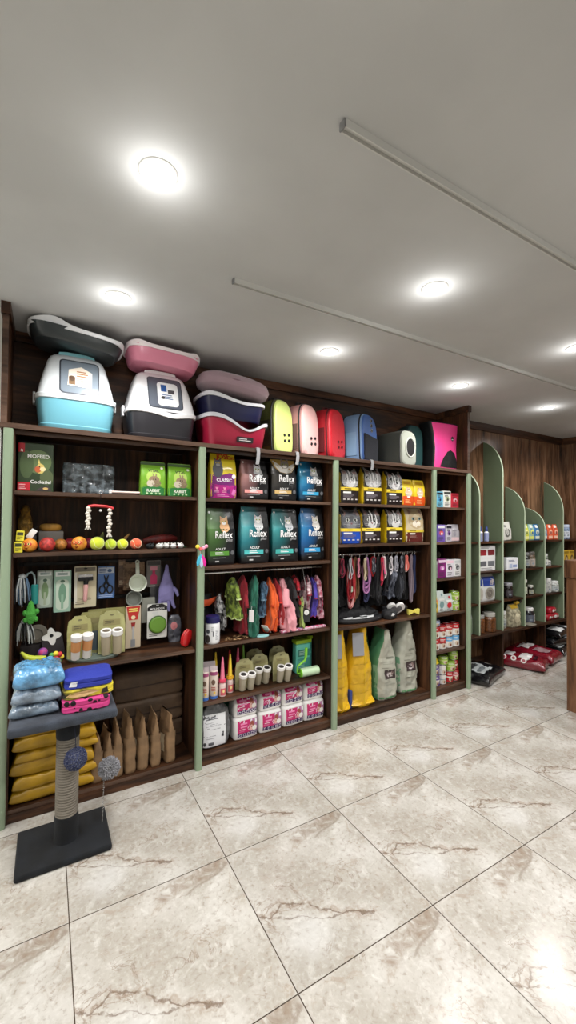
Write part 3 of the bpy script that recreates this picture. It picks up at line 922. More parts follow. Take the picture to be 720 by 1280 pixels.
def backpack(label, loc, W, H, D, fc, sc, rz=0.0, kind='holes', pipe=(26, 26, 28), strap=None, hole=(16, 16, 16), hole_c=(0.10, 0.30)):
    t = thing('backpack_carrier', label, 'pet carrier', loc, rz, 'pet carrier backpacks on the top shelf')
    FM, SM, PM = M(fc, 0.5, bump=.15, bscale=60), M(sc, 0.6, bump=.3, bscale=200), M(pipe, 0.6)
    a = MB(); O = carrier_body(a, W, H, D, FM, SM, slant=.12); link('shell', a, t)
    sl = lambda z: .12 * z * z
    k = .995
    a = MB(); a.tube([(x * k, -D / 2 + .033 + sl(z), max(.0075, H * .45 + (z - H * .45) * k)) for x, z in O], .0062, PM, 6, True); link('piping', a, t)
    a = MB(); a.tube([(x * k, D / 2 - .04 + sl(z), max(.0075, H * .45 + (z - H * .45) * k)) for x, z in O], .0062, PM, 6, True); link('piping', a, t)
    fy = lambda z: -D / 2 + sl(z) - .001
    if kind == 'holes':
        for dx, dz in ((-.023, .018), (.023, .024), (-.020, -.022), (.024, -.016)):
            x, z = hole_c[0] * W + dx, hole_c[1] * H + dz
            a = MB(); a.lathe([(.0001, .0012), (.0075, .0012), (.0076, .003), (.0098, .003), (.0105, 0)], None, 14, (x, fy(z), z), [M(hole, .6), M(hole, .6), M((150, 150, 150) if kind == 'x' else pipe, .4), M(pipe, .4)], 'y'); link('air_hole', a, t)
    else:
        for q in (.86, .76, .66):
            z = q * H
            a = MB(); a.lathe([(.0001, .0012), (.010, .0012), (.011, .003), (.0145, .003), (.0155, 0)], None, 16, (.02, fy(z), z), [BLACK, BLACK, CHROME, CHROME], 'y'); link('air_hole', a, t)
        a = MB(); w = W * .43
        pts = [(-w * .9, .02), (w * .9, .02), (w, .06), (w, H * .50), (-w, H * .56), (-w, .06)]
        a.prism(pts, fy(0) - .006, fy(0) + .018, M((30, 33, 42), .8, bump=.5, bscale=400)); link('mesh_pocket', a, t)
    # see-through side window and zip along the side
    a = MB()
    for sg in (-1,):
        vs = [(sg * W * .509, -D * .24, .05), (sg * W * .509, D * .24, .05), (sg * W * .50, D * .24 + sl(H * .62), H * .60), (sg * W * .50, -D * .24 + sl(H * .62), H * .60)]
        a.add([(v[0] - .002, v[1], v[2]) for v in vs] + vs, [(0, 1, 2, 3), (0, 4, 5, 1), (1, 5, 6, 2), (2, 6, 7, 3), (3, 7, 4, 0)], M(tuple(int(q * .55) for q in sc) if kind == 'holes' else (150, 186, 222), .7, bump=.4, bscale=350))
    link('side_mesh', a, t)
    a = MB(); a.tube([(-.05, sl(H), H - .012), (-.045, sl(H), H + .008), (-.02, sl(H), H + .016), (.02, sl(H), H + .016), (.045, sl(H), H + .008), (.05, sl(H), H - .012)], .006, PM, 8, flat=1.8); link('top_handle', a, t)
    if strap:
        sx, ln, g = strap
        a = MB()
        x0 = sx - loc[0]
        yf = 2.366 - loc[1]
        cz, sz = math.cos(-rz), math.sin(-rz)
        P = [(-W * .2, -D / 2 + .05, .004), (x0 * .6, yf + .06, .003), (x0, yf + .012, .003), (x0, yf, -.002), (x0 + .002, yf - .003, -.03), (x0 + .0, yf - .003, -ln * .6), (x0 - .006, yf - .004, -ln)]
        P[0] = (P[0][0] * math.cos(rz) - P[0][1] * math.sin(rz), P[0][0] * math.sin(rz) + P[0][1] * math.cos(rz), P[0][2])
        vs = []
        for p in P:
            vs += [(p[0] - .012, p[1], p[2]), (p[0] + .012, p[1], p[2]), (p[0] + .012, p[1] - .002, p[2] + .002), (p[0] - .012, p[1] - .002, p[2] + .002)]
        vs = [(p[0] * cz - p[1] * sz, p[0] * sz + p[1] * cz, p[2]) for p in vs]
        fs = []
        for i in range(len(P) - 1):
            o = i * 4
            fs += [(o + q, o + (q + 1) % 4, o + 4 + (q + 1) % 4, o + 4 + q) for q in range(4)]
        fs += [(3, 2, 1, 0), tuple(len(vs) - 4 + q for q in range(4))]
        a.add(vs, fs, M((150, 150, 152), .7)); link('strap', a, t)
    return t
backpack('lime green backpack pet carrier with olive sides and four air holes', (1.382, 2.575, 1.912), .20, .385, .18, (206, 222, 128), (92, 98, 44), .34, strap=(1.147, .105, 0))
backpack('pale pink backpack pet carrier with four air holes', (1.603, 2.575, 1.912), .20, .385, .18, (238, 190, 186), (206, 150, 150), .34, strap=(1.438, .085, 0))
backpack('red backpack pet carrier with four air holes', (1.838, 2.575, 1.911), .215, .385, .19, (216, 26, 44), (170, 20, 34), rz=.34, hole=(120, 16, 24), pipe=(70, 12, 18))
backpack('blue backpack pet carrier with black mesh pocket and three vent rings', (2.140, 2.58, 1.911), .235, .385, .22, (66, 104, 172), (132, 166, 208), .34, kind='rings', strap=(2.09, .075, 0))
# grey felt tunnel carrier
t = thing('pet_carrier', 'low grey felt pet carrier with black oval opening, beside the blue backpack', 'pet carrier', (2.53, 2.57, 1.911), .15)
a = MB(); O = carrier_body(a, .215, .29, .27, M((160, 164, 152), .8), M((96, 98, 90), .85), .42, 3.2); link('shell', a, t)
a = MB(); a.tube([(x * .985, -.118, max(.005, .13 + (z - .13) * .985)) for x, z in O], .005, M((60, 60, 58), .7), 6, True); link('piping', a, t)
a = MB(); a.tube([(.062 * math.cos(q) + .012, -.1355, .15 + .078 * math.sin(q)) for q in [2 * PI * i / 32 for i in range(32)]], .007, M((190, 194, 184), .6), 8, True); link('opening_rim', a, t)
a = MB(); a.lathe([(.0001, .001), (.062, .001), (.062, -.002)], BLACK, 32, (.012, -.1355, .15), None, 'y', 1.0, 78 / 62); link('opening', a, t)
# dark teal carrier behind
t = thing('pet_carrier', 'dark teal soft pet carrier half hidden behind the grey felt carrier', 'pet carrier', (2.772, 2.65, 1.911))
a = MB(); carrier_body(a, .20, .39, .15, M((14, 58, 58), .7), M((10, 42, 44), .7), .4, 3.0); link('shell', a, t)
a = MB(); a.tube([(-.04, 0, .382), (-.03, 0, .40), (.03, 0, .40), (.04, 0, .382)], .006, BLACK, 8); link('top_handle', a, t)
# hot pink carrier
HP = M((232, 62, 138), .5, bump=.12, bscale=40)
t = thing('pet_carrier', 'hot pink soft pet carrier with black mesh dome window at the cabinet end', 'pet carrier', (3.035, 2.545, 1.911), -.06)
L = Loft([(0, .145, .078), (.01, .15, .083), (.08, .146, .085), (.18, .140, .084), (.28, .150, .082), (.36, .164, .082, -.006), (.405, .174, .082, -.012), (.412, .168, .078, -.012)], 7, 48, .004, 5.0, 10)
a = MB(); L.build(a, HP, BLACK); link('shell', a, t)
A = Art(L)
A.star([(-.46, .06), (.78, .05), (.72, .22), (.52, .38), (.28, .43), (.06, .39), (-.20, .27), (-.36, .16)], M((16, 14, 16), .8, bump=.4, bscale=300), 2, 5); A.done(t, 'mesh_window')
A = Art(L); A.ell(.40, .68, .017, .021, (24, 20, 24), 2); A.rect(.34, .46, .655, .67, (240, 240, 240), 4, n=3, m=1); A.done(t, 'round_badge')
a = MB(); a.tube([(x - .012, y, .412) for x, y in [(.170 * math.copysign(abs(math.cos(g)) ** .3, math.cos(g)), .080 * math.copysign(abs(math.sin(g)) ** .3, math.sin(g))) for g in [2 * PI * i / 40 for i in range(40)]]], .006, BLACK, 6, True); link('piping', a, t)
a = MB(); a.tube([(-.10, .02, .412), (-.07, .02, .432), (.0, .02, .440), (.07, .02, .432), (.10, .02, .412)], .006, BLACK, 8, flat=1.6); link('top_handle', a, t)

# ------------------------------------------------------------------ cat tree
GP = M((20, 24, 30), 0.98, bump=0.4, bscale=420, sheen=0.04, mottle=0.5, mscale=12.0)
GF = M((62, 68, 79), 0.98, bump=0.5, bscale=260, sheen=0.06, mottle=.2, mscale=18)
t = thing('cat_tree', 'small dark grey cat scratching tree standing on the tiles before the toy bay', 'cat tree', (0.1, 2.135, 0))
a = MB(); a.rbox(-.19, .175, -.145, .145, 0, .026, GP, .010, 3); link('base', a, t)
a = MB(); a.lathe([(.050, .024), (.0495, .06), (.0485, .13), (.047, .136)], GP, 28); link('lower_sleeve', a, t)
prof = []
for i in range(30):
    z = .134 + .345 * i / 30
    prof += [(.0410, z), (.0455, z + .0022), (.0472, z + .0055), (.0455, z + .009)]
a = MB(); a.lathe(prof, M((128, 121, 110), .95, bump=.5, bscale=220), 28); link('sisal_post', a, t)
a = MB(); a.lathe([(.047, .478), (.0485, .485), (.0485, .556)], GP, 28); link('upper_sleeve', a, t)
a = MB(); a.rbox(-.225, .195, -.10, .205, .556, .596, GF, .012, 3); link('platform', a, t)
def puff(c, r, amp, seed):
    bm = bmesh.new(); bmesh.ops.create_icosphere(bm, subdivisions=5, radius=1)
    rr = random.Random(seed)
    vs = []
    for v in bm.verts:
        vs.append(Vector(c) + v.co.normalized() * r * (1 + amp * (rr.random() - .5)))
    bm.verts.index_update()
    r_ = (vs, [[v.index for v in f.verts] for f in bm.faces]); bm.free(); return r_
a = MB(); a.add(*puff((.028, -.078, .405), .044, .22, 2), M((30, 40, 78), .95, sheen=.5)); p = link('pompom', a, t, False); p['label'] = 'dark blue hanging pompom'
a = MB(); a.tube([(.020, -.05, .558), (.026, -.072, .50), (.028, -.078, .44)], .0018, M((30, 34, 50), .9), 6); link('pompom_cord', a, t)
a = MB(); a.add(*puff((.172, -.02, .295), .042, .5, 5), M((150, 150, 156), .95, sheen=.6, mottle=.3, mscale=60)); p = link('pompom', a, t, False); p['label'] = 'fluffy grey pompom on a spring'
a = MB(); a.tube([(.150 + .0035 * math.cos(i * 1.3), .02 + .0035 * math.sin(i * 1.3) - .04 * i / 120, .024 + .245 * i / 120) for i in range(121)], .0011, CHROME, 5); link('spring', a, t)
# bundles and cloths on its platform
def wrap_mat(c): return M(c, 0.16, coat=1.0, bump=1.0, bscale=34, mottle=.3, mscale=20)
def pillow_loft(W, D, H, wr, seed, n=3.4, k=16):
    return Loft([(0, W * .40, D * .38), (H * .1, W * .45, D * .44), (H * .3, W * .49, D * .485), (H * .5, W * .5, D * .5), (H * .7, W * .485, D * .48), (H * .88, W * .43, D * .42), (H, W * .28, D * .25)], n, 44, wr, seed, k)
z = .597
for i, (c, lb, h, w) in enumerate((((120, 138, 156), 'grey-blue blanket in clear plastic wrap, bottom of the stack on the cat tree', .058, .178), ((140, 158, 176), 'pale grey-blue blanket in clear plastic wrap, middle of the stack on the cat tree', .066, .178), ((98, 160, 206), 'sky blue blanket in clear plastic wrap, top of the stack on the cat tree', .092, .186))):
    sack('wrapped_blanket', Cushion(w + .012, .20, h, 3.0 + 2 * i, 4.5, .012, 30, .05, .3), wrap_mat(c), lb, 'pet blanket', (-.028 + .004 * i, 2.205, z), .05 * (i - 1), 'wrapped blankets on the cat tree')
    z += h - .004
def cloth_loft(W, D, H, seed):
    return Loft([(0, W * .47, D * .47), (H * .12, W * .5, D * .5), (H * .42, W * .495, D * .495), (H * .5, W * .475, D * .475), (H * .58, W * .495, D * .495), (H * .88, W * .5, D * .5), (H, W * .46, D * .46)], 7, 44, .006, seed, 22)
leop = M((200, 60, 128), .85, key='leopard')
nt = leop.node_tree
vo = nt.nodes.new('ShaderNodeTexVoronoi'); vo.inputs['Scale'].default_value = 34
tc = nt.nodes.new('ShaderNodeTexCoord'); nt.links.new(tc.outputs['Object'], vo.inputs['Vector'])
cr = nt.nodes.new('ShaderNodeValToRGB'); cr.color_ramp.interpolation = 'CONSTANT'
cr.color_ramp.elements[0].color = rgba((24, 12, 18)); cr.color_ramp.elements[1].color = rgba((200, 60, 128)); cr.color_ramp.elements[1].position = 0.40
nt.links.new(vo.outputs['Distance'], cr.inputs['Fac']); nt.links.new(cr.outputs['Color'], nt.nodes['Principled BSDF'].inputs['Base Color'])
solid('folded_blanket', cloth_loft(.20, .19, .056, 1), leop, 'pink blanket with black leopard spots, folded on the cat tree', 'pet blanket', (.172, 2.165, .597), rz=-.04, group='folded blankets on the cat tree')
def ybl(A): A.star([(-.9, .35), (-.2, .2), (.4, .5), (.1, .8), (-.7, .75)], (196, 160, 110), 2, 3); A.star([(.45, .2), (.75, .2), (.7, .8), (.5, .7)], (30, 26, 20), 3, 3)
solid('folded_blanket', cloth_loft(.212, .18, .042, 2), M((214, 196, 52), .8, mottle=.75, mscale=13, c2=(30, 28, 20)), 'yellow and black patterned blanket, folded between the pink and the blue ones', 'pet blanket', (.176, 2.17, .654), rz=.05, group='folded blankets on the cat tree', art=ybl)
def bbl(A): A.star([(-.8, .3), (-.5, .25), (-.45, .8), (-.72, .75)], (224, 226, 236), 2, 3)
solid('folded_blanket', cloth_loft(.20, .18, .046, 3), M((36, 50, 150), .8, bump=.3, bscale=80), 'royal blue blanket with small white tag, top of the folded pile on the cat tree', 'pet blanket', (.180, 2.17, .697), rz=-.03, group='folded blankets on the cat tree', art=bbl)

# ------------------------------------------------------------------ first bay, top shelf: bird and rabbit food
S1, S2, S3, S4 = 1.5905, 1.2875, 0.6955, 0.0605
def a_mofeed(A):
    A.ell(.1, .62, .06, .06, M((96, 116, 72), .4), 1); A.ell(-.5, .55, .03, .07, (74, 92, 56), 1); A.ell(.6, .3, .03, .04, (84, 96, 62), 1)
    A.rect(-.97, -.62, .80, .985, (176, 28, 40), 2); A.text('MOFEED', .14, .73, .60, (240, 240, 236), 5, .02)
    A.star([(-.86, .83), (-.74, .80), (-.70, .84), (-.78, .87)], (240, 235, 230), 4, 2)
    A.star([(.0, .50), (.18, .60), (.42, .56), (.52, .46), (.36, .38), (.12, .38)], (220, 196, 110), 3); A.ell(.12, .46, .014, .016, (196, 96, 54), 5); A.ell(.38, .47, .013, .011, (236, 222, 170), 5)
    A.ell(.0, .47, .010, .012, (120, 96, 80), 4); A.ell(.2, .52, .003, .003, (20, 20, 20), 7)
    A.star([(.1, .58), (.16, .68), (.24, .60)], (226, 208, 120), 3, 2)
    A.text('Cockatiel', .28, .205, .56, (236, 236, 232), 5, .016)
    A.rect(-.97, -.30, .02, .19, (196, 30, 46), 3); A.lines(-.9, -.38, .04, .16, 3, (240, 190, 190), 5, 4)
    A.star([(.0, .02), (.3, .10), (.7, .12), (.9, .03)], (70, 58, 62), 2, 3); A.ell(.55, .07, .012, .006, (226, 190, 120), 4)
solid('bird_food_box', carton_loft(.158, .245, .085), M((44, 62, 36), .35, coat=.3), 'dark green carton of bird food with a red flag and a cockatiel picture', 'pet food box', (-.052, 2.495, S1), art=a_mofeed)
# bundle of trays in stretch wrap
t = thing('wrapped_tin_bundle', 'black stretch-wrapped bundle of small tins between the bird food and rabbit food', 'bundle', (.198, 2.55, S1))
for j in range(2):
    for i in range(5):
        a = MB(); a.lathe([(.022, .001), (.0245, .004), (.0245, .072), (.022, .076), (.021, .073), (.0001, .073)], M((48, 56, 62), .35, metal=.4), 18, (-.102 + .051 * i, 0, .002 + .079 * j)); link('tin', a, t)
L = Loft([(0, .127, .034)] + [(.008 + .0149 * i, .129 + .0012 * (i % 2), .037 + .001 * (i % 2)) for i in range(11)] + [(.165, .126, .033)], 8, 64, .012, 4, 26)
a = MB(); L.build(a, M((150, 164, 172), .12, coat=.8, alpha=.6, bump=1.0, bscale=30, mottle=.75, mscale=26)); link('stretch_wrap', a, t)
a = MB(); a.lathe([(.005, -.075), (.0065, -.07), (.006, 0), (.0065, .07), (.005, .075)], M((230, 208, 200), .5), 14, (0, 0, 0), None, 'x')
a.sphere((-.077, .0, .004), .0085, WHITE); a.sphere((-.077, .0, -.004), .0085, WHITE)
put(tag(link('chew_stick', a), 'thin white chew stick lying along the shelf edge by the rabbit food', 'pet treat'), (.372, 2.425, S1 + .0125))
def a_rabbit(A):
    A.star([(-.98, .02), (.98, .02), (.98, .22), (.3, .30), (-.98, .24)], (38, 120, 56), 1)
    A.rect(-.98, .98, .90, .985, (58, 84, 40), 1, m=2)
    A.ell(0, .55, .04, .04, (176, 204, 96), 1)
    A.text('RABBIT', 0, .155, .52, (240, 244, 230), 5, .02)
    A.text('VITAL', .0, .73, .42, (30, 50, 26), 5, .02)
    A.ell(.05, .46, .030, .024, (150, 128, 100), 3); A.ell(.22, .36, .026, .020, (136, 116, 92), 3); A.ell(-.22, .36, .022, .02, (206, 196, 176), 3)
    A.star([(.0, .5), (-.10, .66), (.02, .64), (.08, .52)], (146, 124, 98), 4, 2); A.star([(.12, .5), (.16, .66), (.26, .62), (.2, .5)], (146, 124, 98), 4, 2)
    A.ell(.0, .48, .003, .004, (16, 14, 12), 6); A.ell(.16, .48, .003, .004, (16, 14, 12), 6)
    A.star([(-.7, .34), (-.3, .40), (.4, .38), (.75, .33), (.3, .27), (-.4, .27)], (150, 190, 70), 2)
    for q in (-.5, -.15, .2, .5): A.ell(q, .07, .006, .006, (190, 220, 170), 4)
    A.ell(.66, .82, .008, .008, (236, 240, 220), 4)
Lr = bag_loft(.142, .197, .06, .003, 1, .05, 8)
RG = M((118, 172, 42), .35, coat=.2)
solid('rabbit_food_bag', Lr, RG, 'green bag of rabbit food, the one beside the black wrapped bundle', 'pet food bag', (.525, 2.475, S1), art=a_rabbit, group='rabbit food bags')
solid('rabbit_food_bag', Lr, RG, 'green bag of rabbit food, the one at the shelf end by the green post', 'pet food bag', (.679, 2.475, S1), art=a_rabbit, group='rabbit food bags')

# hanging wooden bird swing with two ropes
t = thing('hanging_bird_toy', 'red wooden bar toy with two white rope tassels, hanging from the shelf edge', 'pet toy', (.243, 2.385, 1.588))
RED = M((186, 40, 44), .5); ROPE = M((226, 220, 208), .9, bump=.6, bscale=200)
a = MB(); a.tube([(0, .012, .002), (0, -.001, .004), (0, -.003, -.01), (0, -.003, -.062)], .0013, DARKM, 6); a.tube([(.008 * math.cos(g), -.003, .008 + .008 * math.sin(g)) for g in [2 * PI * i / 14 for i in range(14)]], .002, CHROME, 6, True); link('hook', a, t)
a = MB(); a.tube([(-.060, -.003, -.068), (-.03, -.003, -.062), (.03, -.003, -.066), (.062, -.003, -.076)], .0075, RED, 10); link('bar', a, t)
for sx, z0, z1 in ((-.058, -.07, -.165), (.044, -.075, -.205)):
    a = MB(); n = 7
    for i in range(n):
        z = z0 + (z1 - z0) * (i + .5) / n
        a.sphere((sx + .004 * math.sin(i * 2.1), -.003, z), .0115, ROPE, 10, 6, .85, lambda d: 1 + .18 * noise.noise(d * 4))
    for k in range(8):
        g = 2 * PI * k / 8
        a.tube([(sx, -.003, z1 + .006), (sx + .008 * math.cos(g), -.003 + .008 * math.sin(g), z1 - .010), (sx + .014 * math.cos(g), -.003 + .014 * math.sin(g), z1 - .022)], [.003, .002, .0012], ROPE, 5)
    link('rope_tassel', a, t)
a = MB(); a.sphere((.0, -.004, -.088), .007, WHITE, 10, 8); link('bead', a, t)

# ------------------------------------------------------------------ second shelf: balls and small toys
def ball_loft(r, n=13):
    return Loft([(r - r * math.cos(PI * i / n), max(.0006, r * math.sin(PI * i / n)), max(.0006, r * math.sin(PI * i / n))) for i in range(n + 1)], 2, 32)
def face(A):
    for sg in (-1, 1):
        A.ell(sg * .34, .60, .012, .010, (190, 40, 30), 1); A.ell(sg * .34, .61, .006, .006, (240, 220, 120), 2); A.ell(sg * .34, .61, .003, .004, (20, 14, 10), 3)
    A.star([(-.45, .38), (0, .28), (.45, .38), (0, .20)], (150, 30, 24), 1, 2); A.ell(0, .47, .004, .004, (110, 50, 20), 2)
ORG = M((236, 166, 52), .5, mottle=.35, mscale=46, c2=(214, 120, 46))
OR2 = M((222, 148, 66), .5, mottle=.3, mscale=70)
FUZZ = dict(bump=.5, bscale=260, sheen=.4)
BALLS = [(-.072, 2.445, .0345, ORG, 'mottled orange face ball beside the small yellow boxes', face), (.005, 2.45, .0365, M((208, 66, 60), .55, mottle=.35, mscale=60), 'mottled coral red ball, second in the row of balls from the yellow boxes', None),
         (.066, 2.52, .031, OR2, 'dull orange ball peeping out between two front balls', None), (.112, 2.565, .031, M((140, 30, 40), .5), 'dark red ball behind the row, next to the dull orange one', None),
         (.150, 2.45, .0375, ORG, 'mottled orange face ball directly under the hanging rope toy', face), (.212, 2.565, .032, M((120, 24, 44), .5), 'maroon ball behind the row, beside the largest yellow tennis ball', None),
         (.236, 2.45, .0365, M((206, 220, 50), .9, **FUZZ), 'largest yellow-green tennis ball in the row', 'seam'), (.303, 2.45, .0300, M((200, 222, 48), .9, **FUZZ), 'small yellow-green tennis ball beside the largest one', 'seam'),
         (.364, 2.45, .0295, M((214, 226, 44), .9, **FUZZ), 'small yellow-green tennis ball beside the orange ball', 'seam'), (.435, 2.45, .0308, M((236, 98, 58), .85, **FUZZ), 'plain bright orange ball, last of the row of balls', 'seam')]
for x, y, r, m, lb, ar in BALLS:
    o = solid('toy_ball', ball_loft(r), m, lb, 'pet ball', (x, y, S2), art=ar if callable(ar) else None, group='toy balls on the second shelf', rz=-.45)
    if ar == 'seam':
        a = MB(); a.tube([Vector((math.cos(g) + .0, .0, 0)).lerp(Vector((0, 0, 0)), 0) and Vector((math.cos(g) * .82 + .16 * math.cos(3 * g), math.sin(g) * .82 - .16 * math.sin(3 * g), .58 * math.sin(2 * g))).normalized() * (r * 1.0) + Vector((0, 0, r)) for g in [2 * PI * i / 40 for i in range(40)]], .0012, M((232, 236, 190), .7), 5, True); link('seam', a, o)
def a_yb(A): A.rect(-.75, .75, .55, .85, (60, 60, 40), 2); A.lines(-.7, .7, .15, .45, 3, (110, 104, 40), 2, 2)
YB = M((232, 220, 60), .45)
solid('small_yellow_box', carton_loft(.035, .054, .03, .002), YB, 'small yellow carton standing on the shelf at the very end, under another', 'box', (-.118, 2.432, S2), art=a_yb, group='small yellow cartons')
solid('small_yellow_box', carton_loft(.034, .05, .03, .002), YB, 'small yellow carton on top of another, tilted', 'box', (-.113, 2.434, S2 + .0575), art=a_yb, group='small yellow cartons', ry=.06)
t = thing('hang_tag', 'small white blank tag leaning against the yellow boxes', 'tag', (-.073, 2.47, S2 + .078), ry=.6)
a = MB(); a.rbox(-.014, .014, -.002, .002, -.012, .040, WHITE, .002); link('card', a, t)
a = MB(); a.tube([(0, 0, .038), (-.006, .004, .052), (.002, .006, .060)], .0008, BLACK, 5); link('loop', a, t)
a = MB(); a.lathe([(.001, 0), (.026, .003), (.033, .03), (.034, .06), (.029, .09), (.021, .112), (.023, .13), (.012, .155), (.001, .16)], M((150, 112, 34), .8, bump=1.0, bscale=70, mottle=.4, mscale=50), 24)
put(tag(link('loofah_toy', a), 'golden loofah toy standing behind the yellow boxes', 'pet toy'), (-.098, 2.60, S2 + .08))
a = MB(); a.rbox(-.09, .0, -.05, .06, 0, .079, M((34, 30, 30), .6), .004); put(tag(link('display_box', a), 'dark low box supporting the loofah toy at the back of the ball shelf', 'box'), (-.045, 2.60, S2))
a = MB(); a.rbox(-.058, .058, -.05, .05, 0, .100, M((112, 108, 102), .6), .004); put(tag(link('display_box', a), 'grey box holding a golden loaf-shaped chew at the back of the shelf', 'box'), (.022, 2.63, S2))
solid('loaf_chew', pillow_loft(.105, .07, .04, .004, 2, 2.6), M((168, 122, 40), .7, mottle=.3), 'golden loaf-shaped chew lying on the grey box', 'pet treat', (.018, 2.61, S2 + .1005))
a = MB(); a.tube([(-.07, .01, .02), (-.03, 0, .03), (.03, -.005, .035), (.09, 0, .04), (.13, .01, .035)], [.018, .024, .027, .023, .013], M((120, 28, 22), .6, bump=.6, bscale=60, mottle=.4), 14)
put(tag(link('rawhide_roll', a), 'dark red rawhide roll lying behind the little white toys', 'pet treat'), (.585, 2.64, S2 + .012))
a = MB(); a.tube([(0, 0, .004), (.01, 0, .03), (.02, 0, .06), (.04, -.004, .082)], [.011, .011, .009, .004], M((176, 132, 70), .6, mottle=.3), 10)
put(tag(link('chew_horn', a), 'tan curved chew horn standing behind the small tennis balls', 'pet treat'), (.38, 2.58, S2))
a = MB(); a.tube([(0, 0, .004), (-.006, 0, .04), (.004, 0, .07), (.008, 0, .092)], [.010, .011, .010, .004], M((120, 128, 50), .6, mottle=.3), 10)
put(tag(link('chew_horn', a), 'olive chew horn standing behind the largest tennis ball', 'pet treat'), (.27, 2.58, S2))
for i, (x, y, c, lb) in enumerate([(.515, 2.47, (30, 34, 36), 'black and white string mouse, first beside the orange ball'), (.565, 2.455, (226, 226, 220), 'white toy mouse with green tail, second from the orange ball'), (.607, 2.47, (226, 224, 220), 'white toy mouse behind its neighbours in the mouse row'), (.645, 2.45, (224, 222, 218), 'white toy mouse with red tail in the mouse row'), (.69, 2.46, (228, 226, 222), 'white toy mouse, last one before the post')]):
    t = thing('toy_mouse', lb, 'pet toy', (x, y, S2), .6 - .3 * i, 'toy mice on the second shelf')
    m = M(c, .85, bump=.4, bscale=160)
    L = Loft([(0, .010, .014), (.006, .016, .024), (.015, .018, .028), (.025, .013, .02), (.030, .004, .006)], 2.2, 20)
    a = MB(); L.build(a, m); link('body', a, t)
    for sg in (-1, 1):
        a = MB(); a.sphere((sg * .010, -.014, .028), .0055, m, 10, 6); link('ear', a, t)
    tc_ = [(40, 96, 66), (40, 110, 70), (60, 60, 62), (170, 40, 44), (50, 100, 70)][i]
    a = MB(); a.tube([(0, .026, .01), (.012, .04, .004), (.022, .034, .004), (.026, .018, .004)], .0022, M(tc_, .8), 6); link('tail', a, t)

# toy hung on the post
t = thing('hanging_bird_toy', 'colourful beaded bird toy hanging on the green post', 'pet toy', (.776, 2.350, 1.305))
PK, YL, TQ, MG = M((240, 160, 186), .5), M((244, 214, 70), .5), M((70, 178, 206), .4), M((222, 40, 150), .4)
a = MB(); a.tube([(-.004, .012, .0), (-.004, .0, -.005), (-.004, -.004, -.03), (.0, -.004, -.09)], .0014, WHITE, 6); link('cord', a, t)
for x, z, r, m in ((-.022, -.004, .012, YL), (-.004, -.018, .011, M((232, 96, 96), .5)), (.014, -.012, .011, PK), (.03, -.003, .011, PK)):
    a = MB(); a.sphere((x, -.012, z), r, m, 14, 9); link('bead', a, t)
for x, z, m, g in ((-.020, -.085, TQ, .3), (.004, -.095, M((180, 200, 226), .4), .0), (.026, -.09, MG, -.3)):
    a = MB(); L = Loft([(0, .004, .002), (.02, .013, .004), (.05, .012, .004), (.07, .004, .002)], 2.2, 16); L.build(a, m); a.move((x, -.010, z - .03), 0, 0, g); link('paddle', a, t)

# ------------------------------------------------------------------ third shelf: grooming packs on hooks
def hook(parent, x, z, y0, y1):
    a = MB(); a.tube([(x, y1, z + .004), (x, y0 + .004, z + .004), (x, y0 - .004, z + .010)], .0018, CHROME, 6); link('hook', a, parent)
def hung(name, label, cat, x, y, z_top, W, H, col, art=None, th=.003, n=8, hookz=None, group=None, rz=0.0, taper=1.0, trans=False):
    m = col if hasattr(col, 'node_tree') else M(col, .35, coat=.3)
    o = solid(name, card_loft(W, H, th, n, taper), m, label, cat, (x, y, z_top - H), rz, group, art=art)
    hook(o, 0, H - .012, -.014, 2.715 - y)
    return o
CL = M((176, 200, 192), .15, coat=.5, alpha=.55)
def a_bl(c, c2):
    def f(A):
        A.star(rounded(0, .42, A.L.W * .72, A.L.H * .72, .02, A.L), M((200, 214, 196), .25, coat=.4), 2, 4)
        A.rect(-.8, .8, .86, .97, (226, 230, 224), 2); A.lines(-.6, .6, .88, .95, 2, (90, 120, 110), 3, 2)
        A.ell(0, .45, A.L.W * .22, A.L.H * .24, c, 5); A.rect(-.14, .14, .08, .42, c2, 6)
        A.ell(0, .74, A.L.W * .13, .008, (80, 110, 90), 5)
    return f
hung('feeding_bowl_pack', 'clear blister pack with pale green brush, nearer the teal roller', 'grooming pack', -.002, 2.60, 1.176, .075, .199, (168, 182, 168), a_bl((130, 158, 112), (176, 190, 160)), .016, 5)
hung('feeding_bowl_pack', 'clear blister pack with sea-green tool, beside the beige comb card', 'grooming pack', .080, 2.575, 1.175, .084, .224, (150, 184, 164), a_bl((110, 150, 124), (140, 176, 150)), .016, 5)
def a_comb(A):
    A.rect(-.9, .9, .87, .97, (120, 112, 96), 1); A.ell(0, .94, .010, .004, (30, 28, 26), 3); A.lines(-.85, .1, .06, .16, 2, (130, 116, 96), 2, 3)
    A.rect(-.95, -.75, .1, .85, (224, 220, 206), 1); A.lines(-.6, .7, .17, .24, 2, (150, 140, 120), 2, 5)
o = hung('deshedding_comb_pack', 'beige card with black-headed pink-handled deshedding comb', 'grooming pack', .194, 2.60, 1.190, .113, .230, (206, 196, 164), a_comb)
a = MB(); a.rbox(-.038, .038, -.030, -.012, .150, .172, BLACK, .005); a.rbox(-.036, .036, -.027, -.019, .172, .186, CHROME, .001)
link('comb_head', a, o)
a = MB(); a.tube([(.002, -.02, .15), (.001, -.022, .12), (.0, -.02, .08), (-.002, -.02, .045), (-.002, -.02, .036)], [.010, .013, .011, .012, .006], M((232, 176, 172), .4), 12); link('comb_handle', a, o)
a = MB(); a.tube([(.002, -.02, .158), (.001, -.022, .13)], [.014, .012], BLACK, 12); link('comb_neck', a, o)
